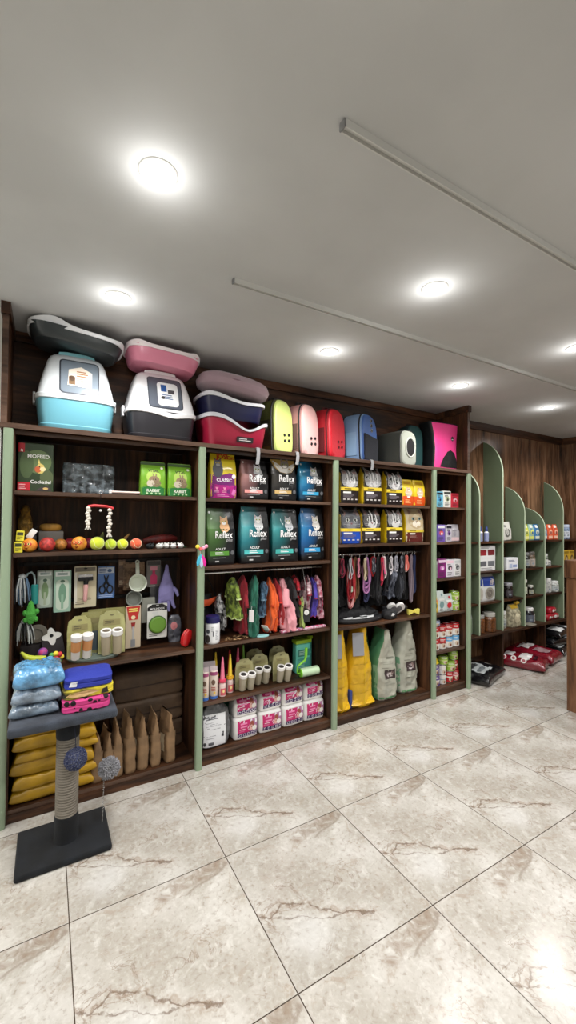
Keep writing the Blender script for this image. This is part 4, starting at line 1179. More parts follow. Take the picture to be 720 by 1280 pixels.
def a_sci(A):
    A.rect(-.9, .9, .78, .96, (196, 208, 222), 1); A.ell(.4, .86, .012, .010, (60, 90, 140), 3); A.lines(-.8, .1, .80, .93, 3, (50, 80, 140), 2, 6); A.lines(-.8, .8, .03, .12, 2, (180, 200, 230), 2, 2)
o = hung('nail_scissors_pack', 'blue card holding black nail scissors', 'grooming pack', .306, 2.64, 1.180, .092, .186, (72, 112, 172), a_sci)
for sg in (-1, 1):
    a = MB(); a.tube([(.022 * math.cos(g) * .7 + sg * .020, -.008, .052 + .022 * math.sin(g)) for g in [2 * PI * i / 20 for i in range(20)]], .004, BLACK, 8, True); link('finger_ring', a, o)
    a = MB(); a.tube([(sg * .016, -.008, .072), (0, -.009, .10), (-sg * .012, -.009, .135)], [.005, .006, .002], BLACK, 8); link('blade', a, o)
def a_brn(A): A.rect(-.8, .8, .80, .94, (150, 120, 90), 1); A.ell(0, .5, .02, .03, (110, 84, 60), 2); A.lines(-.7, .7, .08, .25, 3, (190, 170, 140), 2, 3)
hung('leash_pack', 'narrow brown card pack behind the white measuring cup', 'grooming pack', .400, 2.70, 1.209, .040, .165, (94, 62, 42), a_brn)
hung('leash_pack', 'wider brown spotted card pack, the white measuring cup before it', 'grooming pack', .470, 2.695, 1.192, .125, .170, M((150, 118, 88), .5, mottle=.4, mscale=50), a_brn)
def cup(label, x, y, z, R, c, hz):
    t = thing('measuring_scoop', label, 'scoop', (x, y, z), 0, 'hanging scoops', rx=math.radians(78))
    m = M(c, .3, coat=.2)
    a = MB(); a.lathe([(.0001, 0), (R * .72, 0), (R * .78, .004), (R * .95, .042), (R * 1.04, .045), (R * 1.03, .048), (R * .92, .046), (R * .74, .007), (.0001, .006)], m, 32); link('bowl', a, t)
    if hz:
        a = MB(); a.rbox(-.011, .011, R * .95, R + hz, .038, .045, m, .003); a.tube([(.010 * math.cos(g), R + hz + .004 + .010 * math.sin(g), .0415) for g in [2 * PI * i / 16 for i in range(16)]], .0035, m, 8, True); link('handle', a, t)
    hook(t, 0, 0, 0, 0) if False else None
    return t
cup('white measuring scoop with a long handle, hanging above the grey one', .476, 2.64, 1.068, .050, (216, 222, 206), .070)
cup('translucent grey scoop hanging just below the white one', .455, 2.64, .977, .045, (120, 124, 116), .0)
def a_pnk(A):
    A.rect(-.9, .9, .82, .97, (60, 58, 60), 1); A.star([(-.45, .10), (.45, .10), (.5, .40), (.2, .48), (.2, .70), (-.2, .70), (-.2, .48), (-.5, .40)], (206, 48, 104), 3); A.rect(-.5, .5, .62, .78, (228, 150, 170), 4); A.lines(-.7, .7, .0, .07, 1, (200, 200, 200), 3, 3)
hung('nail_clipper_pack', 'grey pack with bright pink clipper, between the scoop and the lavender glove', 'grooming pack', .587, 2.69, 1.198, .086, .165, (118, 112, 108), a_pnk)
# lavender grooming glove in a bag
t = thing('grooming_glove', 'lavender grooming glove hanging fingers down in front of a grey bag', 'grooming glove', (.655, 2.64, 0.878))
LV = M((146, 140, 196), .75, bump=.35, bscale=300)
L = Loft([(.07, .044, .012), (.10, .048, .016), (.15, .046, .018), (.20, .030, .014), (.25, .015, .009), (.29, .008, .005), (.295, .005, .004)], 3, 28, .006, 4, 30)
a = MB(); L.build(a, LV); link('palm', a, t)
for k, (x, ln, q) in enumerate(((-.036, .050, -.10), (-.013, .068, -.03), (.011, .066, .04), (.034, .05, .12))):
    a = MB(); a.tube([(x, 0, .085), (x + q * .05, -.002, .07 - ln * .4), (x + q * .16, -.004, .07 - ln)], [.0125, .0118, .008], LV, 12, flat=.8); link('finger', a, t)
a = MB(); a.tube([(.040, 0, .15), (.062, -.004, .125), (.072, -.006, .095)], [.013, .012, .008], LV, 12); link('thumb', a, t)
solid('grooming_glove_bag', card_loft(.10, .26, .012, 8, .5), M((78, 80, 84), .2, coat=.4, bump=.5, bscale=30), 'grey plastic bag hanging behind the lavender glove', 'bag', (.615, 2.70, .905))
def a_spat(A):
    A.star([(-.9, .98), (.9, .98), (.55, .66), (-.55, .66)], (196, 46, 40), 2, 3); A.lines(-.6, .6, .84, .95, 2, (244, 226, 120), 5, 2); A.ell(0, .72, .012, .012, (240, 220, 180), 4); A.star([(-.3, .60), (.3, .60), (.1, .4), (-.1, .4)], (150, 30, 30), 3, 2)
    A.rect(-.12, .12, .06, .5, (180, 180, 182), 3); A.rect(-.3, .3, .02, .2, (140, 142, 146), 4)
hung('tick_tool_pack', 'tapering red and cream card with a metal comb, below the scoops', 'grooming pack', .447, 2.565, .951, .085, .245, (206, 190, 164), a_spat, taper=1.0)
def a_hdr(A):
    A.star([(-.98, .80), (.98, .80), (.98, .90), (.5, .99), (-.5, .99), (-.98, .90)], (18, 18, 20), 2); A.text('MOLINDOX', 0, .855, .72, (235, 235, 235), 5, .016); A.ell(0, .95, .008, .004, (200, 200, 200), 4)
    A.lines(-.8, .2, .05, .14, 2, (110, 110, 110), 3, 3); A.rect(-.5, .1, .70, .77, (210, 212, 210), 2)
o = hung('grooming_brush_pack', 'white card with black header and round green brush', 'grooming pack', .589, 2.585, .946, .118, .206, (222, 222, 216), a_hdr)
a = MB(); a.lathe([(.048, 0), (.050, .006), (.048, .016), (.040, .02), (.0001, .021)], M((104, 148, 52), .5), 32, (0, -.004, .082), None, 'y', 1, 1.0); link('brush_pad', a, o)
a = MB(); a.tube([(.050 * math.cos(g), -.012, .082 + .050 * math.sin(g)) for g in [2 * PI * i / 32 for i in range(32)]], .0035, M((60, 96, 36), .5), 8, True); link('brush_rim', a, o)
solid('grooming_mitt_pack', card_loft(.085, .15, .02, 6, .9), M((150, 152, 142), .25, coat=.4, bump=.4, bscale=30), 'pale grey pack half hidden behind the green brush card', 'grooming pack', (.545, 2.63, .83))
solid('grooming_mitt_pack', pillow_loft(.085, .05, .165, .010, 6, 2.6), M((120, 122, 132), .25, coat=.5, bump=.7, bscale=40, mottle=.35), 'grey plastic-bagged pink and grey toy beside the green brush card', 'pet toy', (.702, 2.62, S3), art=lambda A: (A.ell(-.2, .62, .02, .024, (206, 128, 132), 2), A.ell(.2, .35, .022, .03, (96, 98, 108), 2)))
# red clicker leaning at the end
t = thing('clicker_toy', 'glossy red oval toy leaning against the panel on the grooming shelf', 'pet toy', (.720, 2.47, S3 + .006), .2, ry=.35)
for k, (w, y) in enumerate(((.030, -.011), (.030, .011))):
    a = MB(); Lc = Loft([(.0, .008, .007), (.012, .022, .009), (.05, .030, .010), (.085, .022, .009), (.1, .008, .006)], 2.2, 24); Lc.build(a, M((190, 26, 30), .22, coat=.5)); a.move((0, y, 0)); link('half_shell', a, t)
a = MB(); a.tube([(0, 0, .02), (.0, 0, .05), (0, 0, .08)], .010, BLACK, 10); link('core', a, t)
# dangling rope toys by the post
def rope_toy(label, loc, cols, h, spread, seed, n=26):
    t = thing('rope_tassel_toy', label, 'pet toy', loc, 0, 'rope tassel toys')
    rr = random.Random(seed)
    a = MB(); a.sphere((0, 0, h), .017, M(cols[0], .85, bump=.6, bscale=120), 14, 10, .8, lambda d: 1 + .2 * noise.noise(d * 5)); link('knot', a, t)
    for ci, c in enumerate(cols):
        a = MB()
        for k in range(n // len(cols)):
            g, q = 2 * PI * rr.random(), .4 + .6 * rr.random()
            x, y, ln = spread * q * math.cos(g), spread * .7 * q * math.sin(g), h * (.55 + .45 * rr.random())
            a.tube([(0, 0, h), (x * .6, y * .6, h * .92), (x, y, h - ln * .5), (x * 1.1 + .004 * rr.random(), y * 1.1, h - ln)], [.004, .0036, .0034, .002], M(c, .85, bump=.5, bscale=150), 6)
        link('strands', a, t)
    a = MB(); a.tube([(0, 0, h + .01), (0, .01, h + .05), (0, 2.72 - loc[1], h + .052)], .0014, DARKM, 6); link('hook', a, t)
    return t
rope_toy('black, white and blue rope tassel hanging at the panel by the outer post', (-.103, 2.52, 1.0), [(200, 206, 206), (34, 36, 40), (110, 140, 170)], .16, .036, 3)
rope_toy('black and white rope tassel hanging lower, below the green crocodile', (-.088, 2.50, .815), [(176, 180, 176), (28, 30, 30)], .118, .046, 4, 30)
t = thing('plush_toy', 'bright green crocodile plush hanging above the lower rope tassel', 'pet toy', (-.062, 2.475, .925))
GN = M((62, 142, 48), .85, bump=.5, bscale=140)
L = Loft([(0, .012, .010), (.02, .022, .018), (.05, .026, .020), (.075, .018, .016), (.10, .012, .012), (.115, .005, .006)], 2.3, 24, .003, 2, 30)
a = MB(); L.build(a, GN); link('body', a, t)
for x, z, g in ((-.024, .055, .7), (.026, .06, -.7), (-.022, .02, .9), (.022, .022, -.9)):
    a = MB(); a.sphere((x, -.004, z), .012, GN, 12, 8, 1.2); link('limb', a, t)
a = MB(); a.tube([(0, 0, .113), (0, .012, .14), (0, 2.72 - 2.475, .142)], .0012, DARKM, 6); link('hook', a, t)
t = thing('lint_roller', 'teal roller with a bent handle hanging beside the first blister pack', 'grooming tool', (-.048, 2.535, 1.012))
TL = M((40, 142, 136), .4)
a = MB(); a.lathe([(.014, 0), (.017, .004), (.017, .096), (.014, .10)], TL, 22); link('roller', a, t)
a = MB(); a.tube([(0, 0, .10), (0, 0, .125), (-.004, 0, .15), (-.016, 0, .166), (-.032, 0, .158), (-.040, 0, .142)], .005, M((150, 170, 170), .4), 8); link('handle', a, t)
# things lying at the post end of the shelf
t = thing('bone_toy_card', 'white bone-shaped toy card leaning at the back of the grooming shelf', 'pet toy', (.039, 2.55, S3 + .095), 0, ry=-.15)
a = MB()
pts = [(.036 * math.cos(g) * (1 + .28 * math.cos(4 * g)) , .036 * math.sin(g) * (1 + .28 * math.cos(4 * g)) + .04) for g in [2 * PI * i / 40 for i in range(40)]]
a.prism(pts, -.004, .004, M((228, 228, 222), .4)); link('bone', a, t)
a = MB(); a.lathe([(.0001, .001), (.009, .001), (.009, 0)], (BLACK), 16, (0, -.0045, .045), None, 'y'); link('centre_spot', a, t)
a = MB(); a.rbox(-.05, .05, .004, .014, -.095, .04, M((52, 48, 50), .6), .003); link('backing_card', a, t)
a = MB(); a.lathe([(.046, -.006), (.05, -.002), (.05, .004), (.046, .008), (.028, .009), (.027, .002), (.0001, .001)], M((122, 116, 104), .4), 30, (0, 0, .05), None, 'y'); put(tag(link('flying_disc', a), 'grey-beige flying disc standing behind the bone-shaped toy', 'pet toy'), (-.035, 2.62, S3 + .09))
a = MB(); a.rbox(-.055, .13, -.03, .05, 0, .088, M((46, 40, 40), .7), .004); put(tag(link('display_box', a), 'dark low box at the back of the grooming shelf under the flying disc', 'box'), (-.055, 2.625, S3))
a = MB(); a.tube([(-.055, 0, .055), (-.03, -.005, .028), (.0, -.008, .016), (.04, -.006, .014), (.055, -.004, .018)], [.006, .013, .016, .013, .005], M((186, 196, 54), .5), 14)
put(tag(link('banana_toy', a), 'yellow-green banana-shaped toy lying at the shelf front', 'pet toy'), (-.045, 2.475, S3 + .036))
solid('toy_ball', ball_loft(.024), M((58, 86, 170), .6, mottle=.4, mscale=40, c2=(200, 60, 120)), 'blue mottled ball behind the red and yellow flower toy', 'pet ball', (-.006, 2.52, S3 + .04), group='loose toys on the grooming shelf')
t = thing('flower_toy', 'red and yellow petal toy lying beside the glass tray', 'pet toy', (.052, 2.462, S3 + .046), 0, None, rx=.5)
for k in range(8):
    g = 2 * PI * k / 8
    a = MB(); a.sphere((.026 * math.cos(g), 0, .026 * math.sin(g)), .013, M([(228, 204, 60), (208, 60, 60), (230, 206, 64), (90, 170, 80)][k % 4], .7), 12, 8); link('petal', a, t)
a = MB(); a.sphere((0, -.006, 0), .019, M((214, 50, 56), .7, bump=.3, bscale=90), 16, 10); link('centre', a, t)
solid('treat_bag', pillow_loft(.15, .05, .034, .006, 3), M((70, 58, 62), .4, bump=.5, bscale=30), 'flat dark pouch under the yellow banana toy', 'pet treat', (-.05, 2.50, S3))

# glass tray with twin-bottle packs
def bottle_pack(label, loc, body=(164, 156, 136), cap=(228, 226, 222), hole=(40, 36, 34), card=(158, 154, 108), rz=0.0, group=None, W=.125, H=.187, r=.026, tilt=0.0, lab=None, lean=.30):
    t = thing('twin_bottle_pack', label, 'grooming pack', loc, rz, group, rx=tilt)
    L = Loft([(0, W * .49, .003), (H * .5, W * .49, .003), (H * .62, W * .5, .006), (H * .78, W * .47, .005), (H * .90, W * .43, .003), (H * .93, W * .30, .003), (H * .965, W * .26, .003), (H, W * .2, .002)], 6, 36, .004, loc[0] * 9, 22)
    a = MB(); L.build(a, M(card, .3, coat=.5, bump=.5, bscale=24)); c = link('header_card', a, t)
    A = Art(L); A.rect(-.62, .62, .66, .80, (150, 142, 96), 2); A.ell(.0, .9, .010, .005, (120, 116, 80), 2); A.lines(-.5, .5, .69, .78, 2, (96, 90, 66), 3, 4); A.done(c)
    for sg in (-1, 1):
        a = MB()
        hb = H * .60
        cm, bm_ = M(cap, .35, coat=.3), M(body, .35, coat=.3)
        lm = M(lab, .4) if lab else bm_
        a.lathe([(r * .7, 0), (r * .82, .003), (r * .86, hb * .35), (r * .9, hb * .36), (r * .94, hb * .78), (r * .9, hb * .80)], None, 22, (0, 0, 0), [bm_, bm_, lm, lm, bm_]); a.move((sg * r * 1.06, -.040, .008), 0, lean); bt = link('bottle', a, t)
        a = MB(); a.lathe([(r * .98, hb * .80), (r * 1.05, hb * .82), (r * 1.06, hb * .985), (r * 1.02, hb), (r * .76, hb), (r * .72, hb * .97), (.0001, hb * .965)], None, 22, (0, 0, 0), [cm, cm, cm, cm, cm, M(hole, .5)]); a.move((sg * r * 1.06, -.040, .008), 0, lean); link('cap', a, bt)
    return t
a = MB(); a.lathe([(.0001, .001), (.125, .001), (.139, .014), (.141, .020), (.136, .019), (.122, .006), (.0001, .006)], M((150, 168, 160), .1, coat=.5, alpha=.75), 44, (0, 0, 0), None, 'z', 1, .55)
put(tag(link('glass_tray', a), 'shallow oval glass tray holding the twin bottle packs', 'tray'), (.24, 2.515, S3))
BG = 'twin bottle packs on the glass tray'
bottle_pack('twin pack of white printed bottles with an orange stripe, first on the glass tray', (.166, 2.52, S3 + .008), (226, 220, 214), (232, 228, 222), (226, 222, 214), (176, 172, 112), .1, BG, .125, .225, .026, -.06, (214, 150, 96))
bottle_pack('twin pack with two white-rimmed dark-topped bottles in front on the glass tray', (.325, 2.515, S3 + .012), (176, 164, 138), (236, 234, 230), (96, 86, 74), (172, 170, 116), -.12, BG, .142, .235, .027, -.06)
for i, (x, y) in enumerate(((.22, 2.575), (.255, 2.60), (.30, 2.605), (.345, 2.60))):
    solid('twin_bottle_pack', card_loft(.135, .235 + .008 * (i % 2), .006, 5, .8), M((166, 162, 104), .3, coat=.5, bump=.5, bscale=24), ['upright header card, first behind the printed white bottles', 'upright header card, second in the file of packs behind the tray', 'upright header card, third in the file of packs behind the tray', 'upright header card, last in the file of packs behind the tray'][i], 'grooming pack', (x + .01, y + .012, S3), rz=-.1, group='filed packs behind the glass tray', rx=-.05,
          art=lambda A: (A.rect(-.6, .6, .72, .86, (150, 142, 96), 2), A.rect(-.7, .7, .1, .55, (96, 110, 120), 2)))

# ------------------------------------------------------------------ bottom shelf: sacks
YS = M((184, 142, 22), .4, coat=.15, bump=.4, bscale=18, mottle=.2, mscale=8)
z = S4 + .001
for i, (lb, h, dx, dy) in enumerate((('bottom sack of the yellow stack', .062, 0, 0), ('second sack from the bottom of the yellow stack', .06, .01, -.004), ('third sack from the bottom of the yellow stack, plump', .075, .0, .002), ('fourth sack from the bottom of the yellow stack, flattened', .048, .018, .0), ('fifth sack of the yellow stack, second from the top', .066, .006, -.002), ('topmost sack of the yellow stack under the cat tree platform', .06, .01, .003))):
    sack('yellow_sack', Cushion(.375, .275, h * 1.16, 3.3 + i * 1.7, 6.0, .010, 12, .03, .3), YS, lb + ', lying behind the cat tree', 'pet food sack', (.052 + dx, 2.548 + dy, z), .02 * math.sin(i * 2.2), 'yellow sacks stacked behind the cat tree', (.0, -.02, .025, -.02, .02, -.015)[i])
    z += h
BR = M((82, 62, 44), .75, bump=.4, bscale=24, mottle=.25, mscale=6)
z = S4
for lb, h, y in (('lowest big brown paper sack, behind the kraft pouches', .165, 2.655), ('middle big brown paper sack in the back of the bottom shelf', .155, 2.66), ('topmost big brown paper sack in the back of the bottom shelf', .175, 2.66)):
    L = Loft([(0, .19, .066), (h * .06, .2, .074)] + [(h * (.1 + .08 * q), .2035 + .0025 * math.sin(q * 1.3), .077) for q in range(11)] + [(h * .96, .198, .07), (h, .186, .06)], 9, 60, .009, h * 31, 9)
    o = solid('brown_sack', L, BR, lb, 'sack', (.552, y, z), group='big brown paper sacks')
    a = MB(); a.box(-.19, .19, -.0805, -.0785, h * .46, h * .50, M((48, 34, 24), .8)); link('fold_seam', a, o)
    z += h + .001
KR = M((142, 112, 80), .75, bump=.35, bscale=30, mottle=.2, mscale=10)
kl = ['first kraft pouch of the file, nearest the yellow sacks', 'second kraft pouch of the file', 'third kraft pouch of the file, half hidden by its neighbour', 'fourth kraft pouch in the middle of the file', 'fifth kraft pouch of the file', 'sixth kraft pouch, second from the file end', 'last kraft pouch of the file, beside the panel']
for i, x in enumerate((.250, .304, .356, .414, .484, .556, .632)):
    L = bag_loft(.165, (.25, .245, .27, .30, .29, .285, .275)[i], .062, .010, 2.0 + i, .04, 4, .52)
    solid('kraft_pouch', L, KR, kl[i] + ', standing edge-on', 'treat pouch', (x, 2.500, S4), rz=-1.50 + .07 * math.sin(i * 2.3), group='kraft pouches on the bottom shelf',
          art=lambda A: A.rect(-.5, .5, .2, .55, (206, 190, 160), 2))

# ------------------------------------------------------------------ second bay: cat food bags
T1, T2, T3, T4, T5 = 1.5885, 1.1755, 0.7035, 0.3665, 0.0605
def a_josi(A):
    PU, MGN = (112, 26, 108), (178, 26, 128)
    A.star([(-.98, .02), (.98, .02), (.98, .48), (.72, .55), (.45, .58), (.2, .55), (-.1, .53), (-.5, .50), (-.98, .54)], PU, 1, 5)
    A.star([(-.97, .015), (.97, .015), (.97, .30), (-.4, .30), (-.97, .33)], MGN, 2, 4)
    A.ell(-.45, .64, .034, .05, (70, 72, 80), 3); A.cat(-.42, .78, .026, (84, 86, 94), (150, 150, 150), 4, (220, 190, 60))
    A.text('JOSI', -.08, .93, .46, (196, 40, 36), 5, .03); A.text('Cat', .60, .93, .26, (196, 40, 36), 5, .01)
    A.text('CLASSIC', .02, .41, .58, (244, 240, 244), 5, .015); A.ell(.74, .50, .013, .014, (244, 236, 244), 6)
    for q in (-.52, .05): A.star([(q - .12, .25), (q + .12, .25), (q + .05, .20), (q - .05, .20)], (236, 150, 190), 4, 2); A.lines(q - .18, q + .2, .13, .18, 2, (240, 170, 200), 4, 5)
    A.star([(.55, .10), (.8, .06), (.92, .2), (.7, .22)], (214, 110, 180), 4, 2); A.lines(-.5, .4, .04, .10, 2, (226, 140, 196), 4, 8)
solid('pet_food_bag', bag_loft(.176, .282, .075, .004, 2, .05, 8), M((230, 206, 40), .35, coat=.3), 'yellow and purple bag of cat food, first on its shelf beside the green post', 'pet food bag', (.953, 2.485, T1), art=a_josi)
def a_reflex(band, sw1, sw2, catc, kind=0, txt='ADULT'):
    def f(A):
        if kind == 1:   # gold arc and a cat over a white bowl
            A.star([(-.98, .985), (.9, .985), (.96, .84), (.6, .69), (.2, .65), (-.3, .68), (-.75, .80)], (186, 154, 84), 1, 5)
            A.star([(-.7, .93), (-.72, .84), (-.3, .69), (.2, .66), (.62, .70), (.84, .80), (.86, .92), (.5, .80), (.1, .76), (-.3, .80)], (236, 234, 228), 2, 5)
            A.cat(.1, .87, .032, catc, (236, 232, 226), 3)
        else:
            A.ell(.22, .67, .032, .034, catc, 2); A.cat(.20, .765, .027, catc, (236, 234, 230), 3)
        A.text('Reflex', .14, .535, .60, (240, 240, 240), 9, .012, 1.35)
        A.text('plus', .52, .435, .20, (190, 190, 192), 9, .005, 1.0, .2)
        A.text(txt, -.10, .282, .34, (238, 238, 238), 9, .012)
        A.rect(-.80, .50, .165, .245, band, 5); A.lines(-.45, .3, .18, .235, 2, (240, 240, 240), 7, 3)
        A.ell(.74, .215, .012, .014, (96, 98, 102), 5); A.lines(-.6, .3, .11, .145, 1, (150, 150, 152), 5, 2, .3)
        A.rect(-.45, -.2, .055, .08, (200, 200, 200), 5, n=3, m=1)
        A.ell(-.78, .93, .006, .007, (220, 222, 220), 5)
    return f
RX = [(1.172, T1, .202, .262, (226, 150, 146), (120, 84, 84), (206, 150, 146), (196, 198, 200), 0, 'black cat food bag with a salmon pink band', 1), (1.393, T1, .196, .285, (206, 174, 112), 0, 0, (150, 146, 140), 1, 'black cat food bag with gold top arc and gold band', 2),
      (1.616, T1, .204, .283, (60, 172, 222), (24, 104, 150), (60, 170, 214), (186, 190, 192), 0, 'black cat food bag with a bright blue band, end of the top shelf', 3),
      (.943, T2, .192, .352, (84, 142, 52), (58, 92, 42), (120, 168, 96), (206, 160, 112), 0, 'black cat food bag with green band and ginger cat', 4), (1.180, T2, .206, .368, (78, 186, 186), (34, 116, 126), (110, 206, 212), (196, 198, 200), 0, 'black cat food bag with teal band, beside the green banded one', 5),
      (1.408, T2, .206, .360, (70, 176, 170), (24, 96, 100), (80, 180, 182), (170, 174, 178), 0, 'black cat food bag with teal band, next to the blue one below', 6), (1.630, T2, .204, .368, (58, 160, 220), (26, 92, 150), (58, 150, 206), (214, 210, 204), 0, 'black cat food bag with blue band and pale cat, end of the lower shelf', 7)]
for x, z, W, H, band, s1, s2, cc, kd, lb, sd in RX:
    solid('pet_food_bag', bag_loft(W, H, .085, .005, sd * 2.7, .06, 7, .62 if H > .3 else .55, .95, .9), fade((20, 21, 24), s2 if s2 else (60, 54, 44), (-W * .42, H * .66), .17 if H > .3 else .15, s1 if s1 else (36, 34, 32)), lb, 'pet food bag', (x, 2.49, z), rz=.03 * math.sin(sd * 2), group='black cat food bags', art=a_reflex(band, s1, s2, cc, kd))

# ------------------------------------------------------------------ second bay: jar and hanging clothes
L = Loft([(0, .041, .041), (.004, .044, .044), (.02, .045, .045), (.10, .045, .045), (.118, .044, .044), (.124, .040, .040)], 2, 40)
def a_jar(A):
    A.ell(-.62, .62, .010, .012, (80, 84, 90), 2); A.ell(-.66, .25, .014, .024, (70, 66, 62), 2); A.rect(.0, .12, .38, .62, (80, 80, 86), 3, n=2, m=4); A.lines(-.2, .3, .60, .86, 4, (170, 172, 176), 2, 4); A.lines(.38, .75, .2, .7, 8, (160, 162, 168), 2, 6)
solid('supplement_jar', L, M((230, 232, 234), .35, coat=.3), 'white jar with a navy lid, at the front beside the green post', 'jar', (.893, 2.455, T3), art=a_jar, rz=-.3,
      extra=lambda o, L: (lambda a: (a.lathe([(.043, .1245), (.0445, .126), (.0445, .155), (.043, .162), (.036, .165), (.0001, .165)], M((28, 28, 86), .4), 36), link('lid', a, o)))(MB()))
RZ = 1.122
def garment(label, x, z0, z1, th, dp, cols, rot, seed, y=2.52, frill=0.0, tagc=None, group='pet clothes hanging on the rail', sleeve=True, pattern=None):
    """a small coat on its hanger, hanging from the rail"""
    t = thing('pet_garment', label, 'pet clothing', (x, y, RZ), rot, group)
    a = MB()
    a.tube([(0, -.0125 * math.cos(g), .0125 * math.sin(g)) for g in [-.3 + (PI + .5) * i / 12 for i in range(13)]] + [(0, .004, -.017), (0, 0, -.022), (0, 0, z1 - RZ + .004)], .0016, DARKM, 6)
    a.tube([(0, -dp * .62, z1 - RZ - .035), (0, -dp * .3, z1 - RZ - .008), (0, 0, z1 - RZ + .006), (0, dp * .3, z1 - RZ - .008), (0, dp * .62, z1 - RZ - .035)], .0035, BLACK, 8)
    link('hanger', a, t)
    H = z1 - z0
    b = z0 - RZ
    rr = random.Random(seed)
    R = []
    for i in range(25):
        q = i / 24
        hy = dp * (1.0 - .22 * q + .10 * math.sin(q * 6 + seed)) * (1.0 if q < .74 else 1.0 - ((q - .74) / .26) ** 1.6 * .80)
        hx = th * (1.15 - .3 * q + .25 * math.sin(q * 7 + seed * 1.7) + frill * (1 - q)) * (1.0 if q < .86 else 1.0 - .55 * (q - .86) / .14)
        R.append((b + H * q, hx, hy, th * .5 * math.sin(q * 4.2 + seed), dp * .14 * math.sin(q * 3 + seed * .6)))
    L = Loft(R, 2.2, 72, 0, seed)
    m = cols[0] if hasattr(cols[0], 'node_tree') else M(cols[0], .85, bump=.25, bscale=90, sheen=.15)
    m2 = cols[1] if hasattr(cols[1], 'node_tree') else M(cols[1], .85, bump=.25, bscale=90)
    a = MB(); L.build(a, m, None, None, m2)
    def cloth(p):
        x_, y_, z_ = p
        q = max(0.0, min(1.0, (z_ - b) / H))
        _, hx, hy, cx, cy = L.at(z_)
        g = math.atan2((y_ - cy) / hy, (x_ - cx) / hx)
        w = noise.noise(Vector((z_ * 7, seed, 0)))
        f = (.16 + .14 * (1 - q)) * math.sin(7 * g + seed + 5 * w) + .40 * noise.noise(Vector((math.cos(g) * 1.6, math.sin(g) * 1.6 + seed, z_ * 16))) + .24 * ridged(Vector((math.cos(g) * 3, math.sin(g) * 3 + seed, z_ * 26)))
        f *= 1.0 if q < .9 else .5
        return (cx + (x_ - cx) * (1 + f), cy + (y_ - cy) * (1 + f * .45), z_ + .022 * (1 - q) ** 2 * noise.noise(Vector((math.cos(g) * 1.8, math.sin(g) * 1.8, seed))))
    hemv = [cloth((R[0][3] + R[0][1] * math.cos(2 * PI * i / 48), R[0][4] + R[0][2] * math.sin(2 * PI * i / 48), b)) for i in range(48)]
    a.v = [cloth(p) for p in a.v]
    link('coat', a, t)
    if sleeve:
        for sg in (-1, 1):
            a = MB(); zt = b + H * .80
            a.tube([(0, sg * dp * .55, zt), (-.006, sg * dp * .86, zt - H * .14), (-.004, sg * dp * .98, zt - H * .30)], [th * .7, th * .75, th * .8], m, 12, flat=.7); a.tube([(-.004, sg * dp * .975, zt - H * .29), (-.004, sg * dp * .99, zt - H * .325)], [th * .86, th * .86], m2, 12, flat=.7); link('sleeve', a, t)
    a = MB(); a.tube(hemv, .0035, m2, 6, True); link('hem', a, t)
    if tagc:
        a = MB(); a.rbox(-.001, .001, -.016, .016, -.038, .038, M(tagc, .5), .0008, 1); a.move((-th * 1.2, -dp * 1.25, b + H * .36), .9); link('price_tag', a, t)
        a = MB(); a.tube([(-th * 1.2, -dp * 1.25, b + H * .36 + .036), (-th * .6, -dp * .8, b + H * .6)], .0008, WHITE, 5); link('tag_string', a, t)
    return t
def plaid(c1, c2, key): return M(c1, .85, mottle=.6, mscale=36, c2=c2, bump=.2, bscale=90, key=key)
garment('yellow-green pet coat with dark speckles, first on the rail', 1.055, .825, 1.085, .020, .075, [plaid((146, 168, 70), (52, 64, 30), 'g1'), (196, 212, 150)], .15, 1.1)
garment('long crimson pet coat beside the yellow-green one', 1.112, .715, 1.095, .016, .085, [(138, 16, 34), (100, 12, 24)], .1, 2.3)
garment('dark green pet coat with a white price tag', 1.180, .712, 1.094, .024, .085, [(20, 92, 72), (14, 66, 52)], -.2, 3.7, 2.50, .5, (226, 220, 220))
garment('blue denim pet jacket on the rail', 1.262, .825, 1.045, .022, .078, [plaid((84, 116, 142), (40, 54, 72), 'g4'), (120, 150, 170)], -.25, 4.2)
garment('bright orange ruffled pet coat', 1.318, .722, 1.07, .020, .085, [(216, 88, 28), (196, 58, 20)], -.1, 5.9, 2.515, .8)
garment('dark red pet coat between the orange and the pale pink ones', 1.370, .76, 1.06, .018, .085, [(150, 26, 36), (212, 60, 50)], .0, 6.4)
garment('pale pink pet coat with soft wide skirt', 1.425, .722, 1.055, .032, .085, [(212, 146, 154), (190, 116, 128)], -.3, 7.2, 2.50, .4)
garment('black pet coat hanging behind the pale pink one', 1.478, .80, 1.06, .016, .08, [(26, 24, 26), (40, 36, 38)], .1, 7.9)
garment('short red and black pet coat beside the black one', 1.522, .875, 1.072, .018, .075, [plaid((186, 30, 44), (40, 20, 24), 'g8'), (30, 26, 28)], -.1, 8.8)
garment('olive green pet scarf hanging low between coats', 1.540, .735, .93, .012, .04, [(146, 166, 88), (110, 130, 60)], -.3, 9.1, 2.46, sleeve=False)
garment('white and maroon striped pet coat', 1.612, .812, 1.066, .020, .08, [plaid((214, 196, 200), (120, 24, 48), 'g10'), (140, 26, 50)], -.15, 10.6)
garment('violet-blue pet coat with a maroon edge', 1.662, .775, 1.05, .016, .08, [(74, 58, 160), (140, 40, 80)], -.1, 11.4)
garment('maroon patterned pet coat, last on the rail', 1.705, .765, 1.062, .018, .08, [plaid((150, 36, 66), (226, 190, 200), 'g11'), (90, 20, 40)], -.1, 12.8)
garment('black patterned pet vest hanging beside the jar', .985, .76, .98, .022, .08, [plaid((24, 24, 28), (176, 176, 176), 'g12'), (20, 20, 22)], -.3, 13.5, 2.56)
t = thing('pet_harness', 'orange strap harness hanging across the dark corner of the clothes shelf', 'pet harness', (.90, 2.60, RZ))
